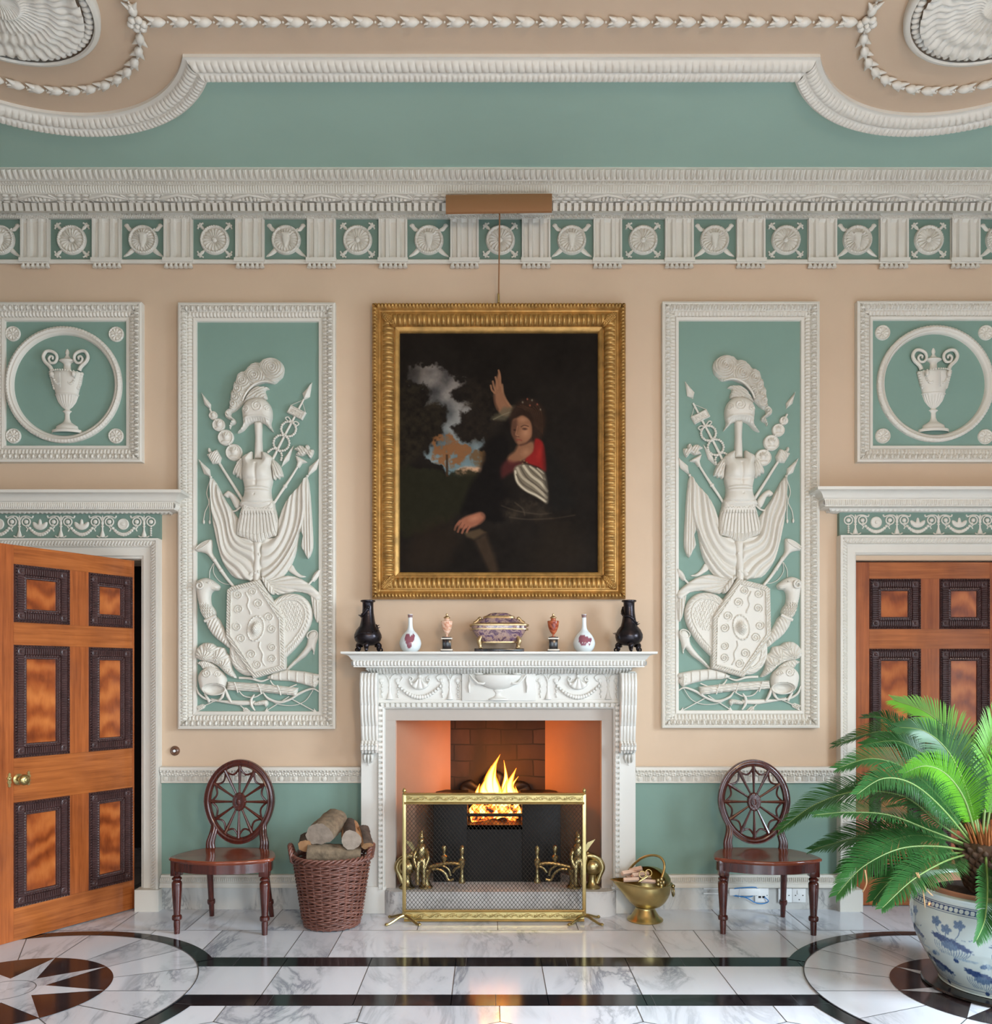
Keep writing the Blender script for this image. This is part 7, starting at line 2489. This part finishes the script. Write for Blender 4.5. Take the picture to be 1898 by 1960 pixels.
TX, TY, TZ = 2.36, -1.42, .66
cy = thing('potted_cycad', 'large green cycad with arching feathery fronds growing in the blue and white jar', 'plant', (TX, TY, .45))
M['trunk'] = plain('scaly_trunk', (78, 58, 42), .9, var=.4, scale=25, bstr=.6, bscale=50)
M['husk'] = plain('ginger_husk', (158, 96, 50), .85, var=.3, scale=20)
m = MB()
m.lathe([(.06, .44), (.085, .5), (.115, .58), (.125, .64), (.10, .69), (.04, .71), (0, .71)], (TX, TY, 0), 24)
rg = random.Random(3)
for i in range(170):
    z = .47 + .21 * (i / 170)
    a = i * 2.399
    r = float(np.interp(z, [.44, .5, .58, .64, .69], [.065, .09, .118, .126, .1]))
    c = np.array([TX + r * math.cos(a), TY + r * math.sin(a), z])
    d = np.array([math.cos(a), math.sin(a), .8]); d /= np.linalg.norm(d)
    m.tube([c - d * .012, c + d * .012, c + d * .03], [.014, .013, .003], 6)
m.build('scaly_trunk', M['trunk'], cy, 60)
m = MB()
for i in range(120):
    a = i * 2.399
    r = .012 + .07 * math.sqrt(i / 120)
    c = np.array([TX + r * math.cos(a), TY + r * math.sin(a), .69])
    d = np.array([math.cos(a) * (.1 + r * 4), math.sin(a) * (.1 + r * 4), 1.0]); d /= np.linalg.norm(d)
    m.tube([c, c + d * .04, c + d * (.06 + .05 * rg.random())], [.007, .005, .001], 5)
m.build('crown_husks', M['husk'], cy, 60)


def leaf_mat(name, c, trans):
    m_, nt, b_ = new_mat(name)
    n = node(nt, 'ShaderNodeTexNoise', Scale=5.0, Detail=3.0)
    nt.links.new(coords(nt), n.inputs['Vector'])
    cc = np.array(lin(c))
    nt.links.new(ramp(nt, n.outputs[0], [(.3, tuple(cc * .7)), (.7, tuple(cc * 1.25))]), b_.inputs['Base Color'])
    b_.inputs['Roughness'].default_value = .34
    b_.inputs['Coat Weight'].default_value = 0
    b_.inputs['Specular IOR Level'].default_value = .35
    b_.inputs['Subsurface Weight'].default_value = 0
    tr = node(nt, 'ShaderNodeBsdfTranslucent'); tr.inputs[0].default_value = (*np.clip(cc * [1.6, 1.7, .6], 0, 1), 1)
    mx = node(nt, 'ShaderNodeMixShader'); mx.inputs[0].default_value = trans
    out = [k for k in nt.nodes if k.type == 'OUTPUT_MATERIAL'][0]
    nt.links.new(b_.outputs[0], mx.inputs[1]); nt.links.new(tr.outputs[0], mx.inputs[2]); nt.links.new(mx.outputs[0], out.inputs[0])
    return m_
M['leaf_old'] = leaf_mat('dark_frond_green', (50, 96, 48), .12)
M['leaf_new'] = leaf_mat('fresh_frond_green', (90, 148, 36), .18)
M['rachis'] = plain('frond_stalk', (112, 136, 72), .5, var=.1)


def frond(px, depth, fresh, L=.15, up=(0, -.3, 1), n=84, start=.14):
    """px: survey points of the midrib from crown to tip; depth: y of crown end, middle, tip"""
    k = len(px)
    dd = np.interp(np.linspace(0, 1, k), np.linspace(0, 1, len(depth)), depth)
    pts = smooth_path([P(x, y, d) for (x, y), d in zip(px, dd)], 12)
    seg = np.r_[0, np.cumsum(np.linalg.norm(np.diff(pts, axis=0), axis=1))]
    tot = seg[-1]
    def at(s): return np.array([np.interp(s, seg, pts[:, i]) for i in range(3)])
    m = MB()
    m.tube(pts[::2] if len(pts) % 2 else pts, np.linspace(.0065, .0016, len(pts[::2] if len(pts) % 2 else pts)), 6, m=1)
    up = np.array(up, float); up /= np.linalg.norm(up)
    for i in range(n):
        t = start + (1 - start) * (i / (n - 1))
        s = t * tot
        c = at(s); T_ = at(min(tot, s + .01)) - at(max(0, s - .01)); T_ /= np.linalg.norm(T_) + 1e-9
        B = np.cross(T_, up); B /= np.linalg.norm(B) + 1e-9
        N_ = np.cross(B, T_)
        q = (i / (n - 1))
        ln = 1.18 * L * min(1, .35 + q * 3.2) * (1 - max(0, q - .55) / .45 * .72)
        for sg in (-1, 1):
            ang = R(62 - 34 * q) + rg.uniform(-.06, .06)
            d = B * sg * math.sin(ang) + T_ * math.cos(ang) + N_ * (.32 - .1 * q)
            d /= np.linalg.norm(d)
            wv = np.cross(d, N_); wv /= np.linalg.norm(wv)
            hw = .0034
            g = np.array([0, 0, -1.0])
            l2 = ln * rg.uniform(.92, 1.06)
            p1 = c + d * l2 * .4
            p2 = c + d * l2 * .75 + g * l2 * .05
            p3 = c + d * l2 + g * l2 * .16
            V = [c + wv * hw * .6, c - wv * hw * .6, p1 + wv * hw - N_ * .0012, p1 - wv * hw - N_ * .0012, p2 + wv * hw * .8, p2 - wv * hw * .8, p3]
            m.add(V, [(0, 2, 3, 1), (2, 4, 5, 3), (4, 6, 5)])
    o = m.build('frond', [M['leaf_new'] if fresh else M['leaf_old'], M['rachis']], cy, 180)
    return o


B0 = -1.42
fr = [
    # fresh upright fronds
    ([(1873, 1600), (1858, 1500), (1830, 1420), (1775, 1365), (1712, 1341)], (B0, -1.25, -1.1), 1, .15, (-.2, -1, .2)),
    ([(1880, 1600), (1888, 1500), (1896, 1420), (1915, 1370), (1950, 1345)], (B0, -1.3, -1.15), 1, .15, (.1, -1, .1)),
    ([(1868, 1606), (1845, 1530), (1810, 1482), (1770, 1466), (1730, 1480)], (B0, -1.5, -1.6), 1, .12, (-.3, -.9, .5)),
    ([(1885, 1602), (1910, 1480), (1960, 1400), (2030, 1370)], (B0, -1.3, -1.2), 1, .14, (.2, -1, .2)),
    # dark arching fronds to the left
    ([(1868, 1606), (1835, 1500), (1780, 1430), (1690, 1400), (1600, 1425)], (B0, -1.1, -.85), 0, .15, (-.4, -.5, 1)),
    ([(1864, 1606), (1820, 1510), (1760, 1440), (1700, 1378), (1655, 1372)], (B0, -1.0, -.75), 0, .13, (-.4, -.6, 1)),
    ([(1862, 1612), (1800, 1530), (1740, 1475), (1670, 1452), (1605, 1470)], (B0, -1.45, -1.45), 0, .14, (-.3, -.7, .8)),
    ([(1855, 1615), (1795, 1575), (1730, 1525), (1640, 1515), (1560, 1540), (1496, 1586)], (B0, -1.35, -1.3), 0, .14, (-.3, -.6, 1)),
    ([(1852, 1618), (1780, 1590), (1700, 1560), (1620, 1555), (1560, 1560)], (B0, -1.6, -1.7), 0, .12, (-.2, -.6, 1)),
    ([(1850, 1622), (1780, 1598), (1700, 1590), (1630, 1605), (1556, 1626)], (B0, -1.2, -1.1), 0, .14, (-.3, -.5, 1)),
    ([(1850, 1628), (1790, 1620), (1720, 1625), (1650, 1660), (1602, 1712)], (B0, -1.6, -1.75), 0, .14, (-.4, -.7, .8)),
    ([(1852, 1635), (1805, 1650), (1745, 1685), (1688, 1738)], (B0, -1.75, -1.95), 0, .12, (-.4, -.8, .7)),
    ([(1856, 1612), (1800, 1545), (1745, 1500), (1690, 1490), (1640, 1520)], (B0, -1.7, -1.9), 0, .13, (-.3, -.9, .6)),
    ([(1866, 1606), (1830, 1530), (1785, 1462), (1722, 1420), (1655, 1425)], (B0, -1.25, -1.15), 0, .14, (-.35, -.6, .9)),
    ([(1858, 1610), (1810, 1545), (1750, 1510), (1680, 1500), (1610, 1520)], (B0, -1.25, -1.1), 0, .14, (-.3, -.4, 1)),
    ([(1850, 1620), (1800, 1605), (1740, 1600), (1670, 1625), (1612, 1668)], (B0, -1.35, -1.4), 0, .14, (-.3, -.5, .9)),
    ([(1850, 1632), (1800, 1636), (1750, 1650), (1700, 1690), (1672, 1722)], (B0, -1.55, -1.6), 0, .12, (-.4, -.5, .9)),
    ([(1872, 1602), (1848, 1510), (1815, 1440), (1770, 1400), (1720, 1392)], (B0, -1.35, -1.3), 0, .14, (-.3, -.9, .5)),
    # front and right
    ([(1886, 1640), (1889, 1700), (1884, 1760), (1868, 1800)], (-1.52, -1.85, -1.98), 0, .10, (0, -1, .25)),
    ([(1895, 1640), (1915, 1690), (1925, 1760), (1930, 1830)], (-1.5, -1.85, -2.0), 0, .11, (.2, -1, .25)),
    ([(1905, 1620), (1960, 1560), (2040, 1540), (2120, 1580)], (B0, -1.5, -1.5), 0, .14, (.3, -.5, 1)),
    ([(1905, 1625), (1970, 1600), (2050, 1620), (2110, 1690)], (B0, -1.7, -1.85), 0, .13, (.3, -.6, .8)),
    ([(1900, 1610), (1960, 1500), (2050, 1450), (2150, 1470)], (B0, -1.2, -1.0), 0, .14, (.3, -.5, 1)),
    ([(1890, 1606), (1890, 1500), (1870, 1440), (1850, 1410)], (B0, -.95, -.65), 0, .13, (0, .4, 1)),
    ([(1880, 1606), (1850, 1520), (1800, 1470), (1740, 1450)], (B0, -1.0, -.6), 0, .14, (-.2, .2, 1)),
    ([(1862, 1615), (1820, 1560), (1770, 1540), (1700, 1545)], (B0, -1.05, -.75), 0, .13, (-.3, 0, 1)),
]
for a in fr: frond(*a)
m = MB()
for (x0, y0), (x1, y1), (x2, y2) in (((1756, 1670), (1765, 1700), (1770, 1738)), ((1752, 1670), (1770, 1700), (1785, 1715)), ((1655, 1665), (1658, 1690), (1650, 1708))):
    m.tube(smooth_path([P(x0, y0, -1.8), P(x1, y1, -1.8), P(x2, y2, -1.78)], 4), [.003] * 8 + [.001], 5)
M['straw'] = plain('withered_leaflet', (176, 140, 96), .8)
m.build('withered_leaflets', M['straw'], cy)
# ================================================================ camera and light
cam = bpy.data.cameras.new('camera')
cam.sensor_fit = 'HORIZONTAL'
cam.sensor_width = 36
cam.lens = F / 1898 * 36
cam.shift_x = (949 - HX) / 1898
cam.shift_y = (HY - 980) / 1898
co = bpy.data.objects.new('camera', cam)
co.location = (0, -D, EYE)
co.rotation_euler = (PI / 2, 0, 0)
COL.objects.link(co)
sc = bpy.context.scene
sc.camera = co
def area(name, loc, rot, sx, sy, e, c):
    l = bpy.data.lights.new(name, 'AREA')
    l.shape = 'RECTANGLE'
    l.size, l.size_y, l.energy, l.color = sx, sy, e, c
    l.spread = R(122)
    o = bpy.data.objects.new(name, l)
    o.location, o.rotation_euler = loc, rot
    COL.objects.link(o)
    return o
day = (.74, .88, 1.0)
for i, (a, b, z0, z1) in enumerate(RW):
    area('window_daylight', ((a + b) / 2, YB - .1, (z0 + z1) / 2), (PI / 2 - .6, 0, 0), b - a, z1 - z0, (22, 62, 110)[i], day)
for i, (a, b, z0, z1) in enumerate(SW):
    area('window_daylight', (XR + .1, (a + b) / 2, (z0 + z1) / 2), (PI / 2 - .55, 0, PI / 2), b - a, z1 - z0, (260, 200)[i], day)
l = bpy.data.lights.new('warm_fill', 'POINT'); l.energy = 170; l.color = (1, .70, .42); l.shadow_soft_size = .2  # added unseen fill warming the upper walls and ceiling; no lamp stands there
o = bpy.data.objects.new('warm_fill', l); o.location = (1.2, -5.8, 3.0); COL.objects.link(o)
wd = bpy.data.worlds.new('World')
sc.world = wd
wd.use_nodes = True
wd.node_tree.nodes['Background'].inputs[0].default_value = (.8, .9, 1, 1)
wd.node_tree.nodes['Background'].inputs[1].default_value = 1.0
sc.view_settings.view_transform = 'Standard'
sc.view_settings.look = 'None'
sc.view_settings.gamma = 1
sc.view_settings.use_curve_mapping = False
sc.view_settings.exposure = 0.2
sc.cycles.max_bounces = 8
sc.cycles.diffuse_bounces = 5
sc.cycles.sample_clamp_indirect = 6
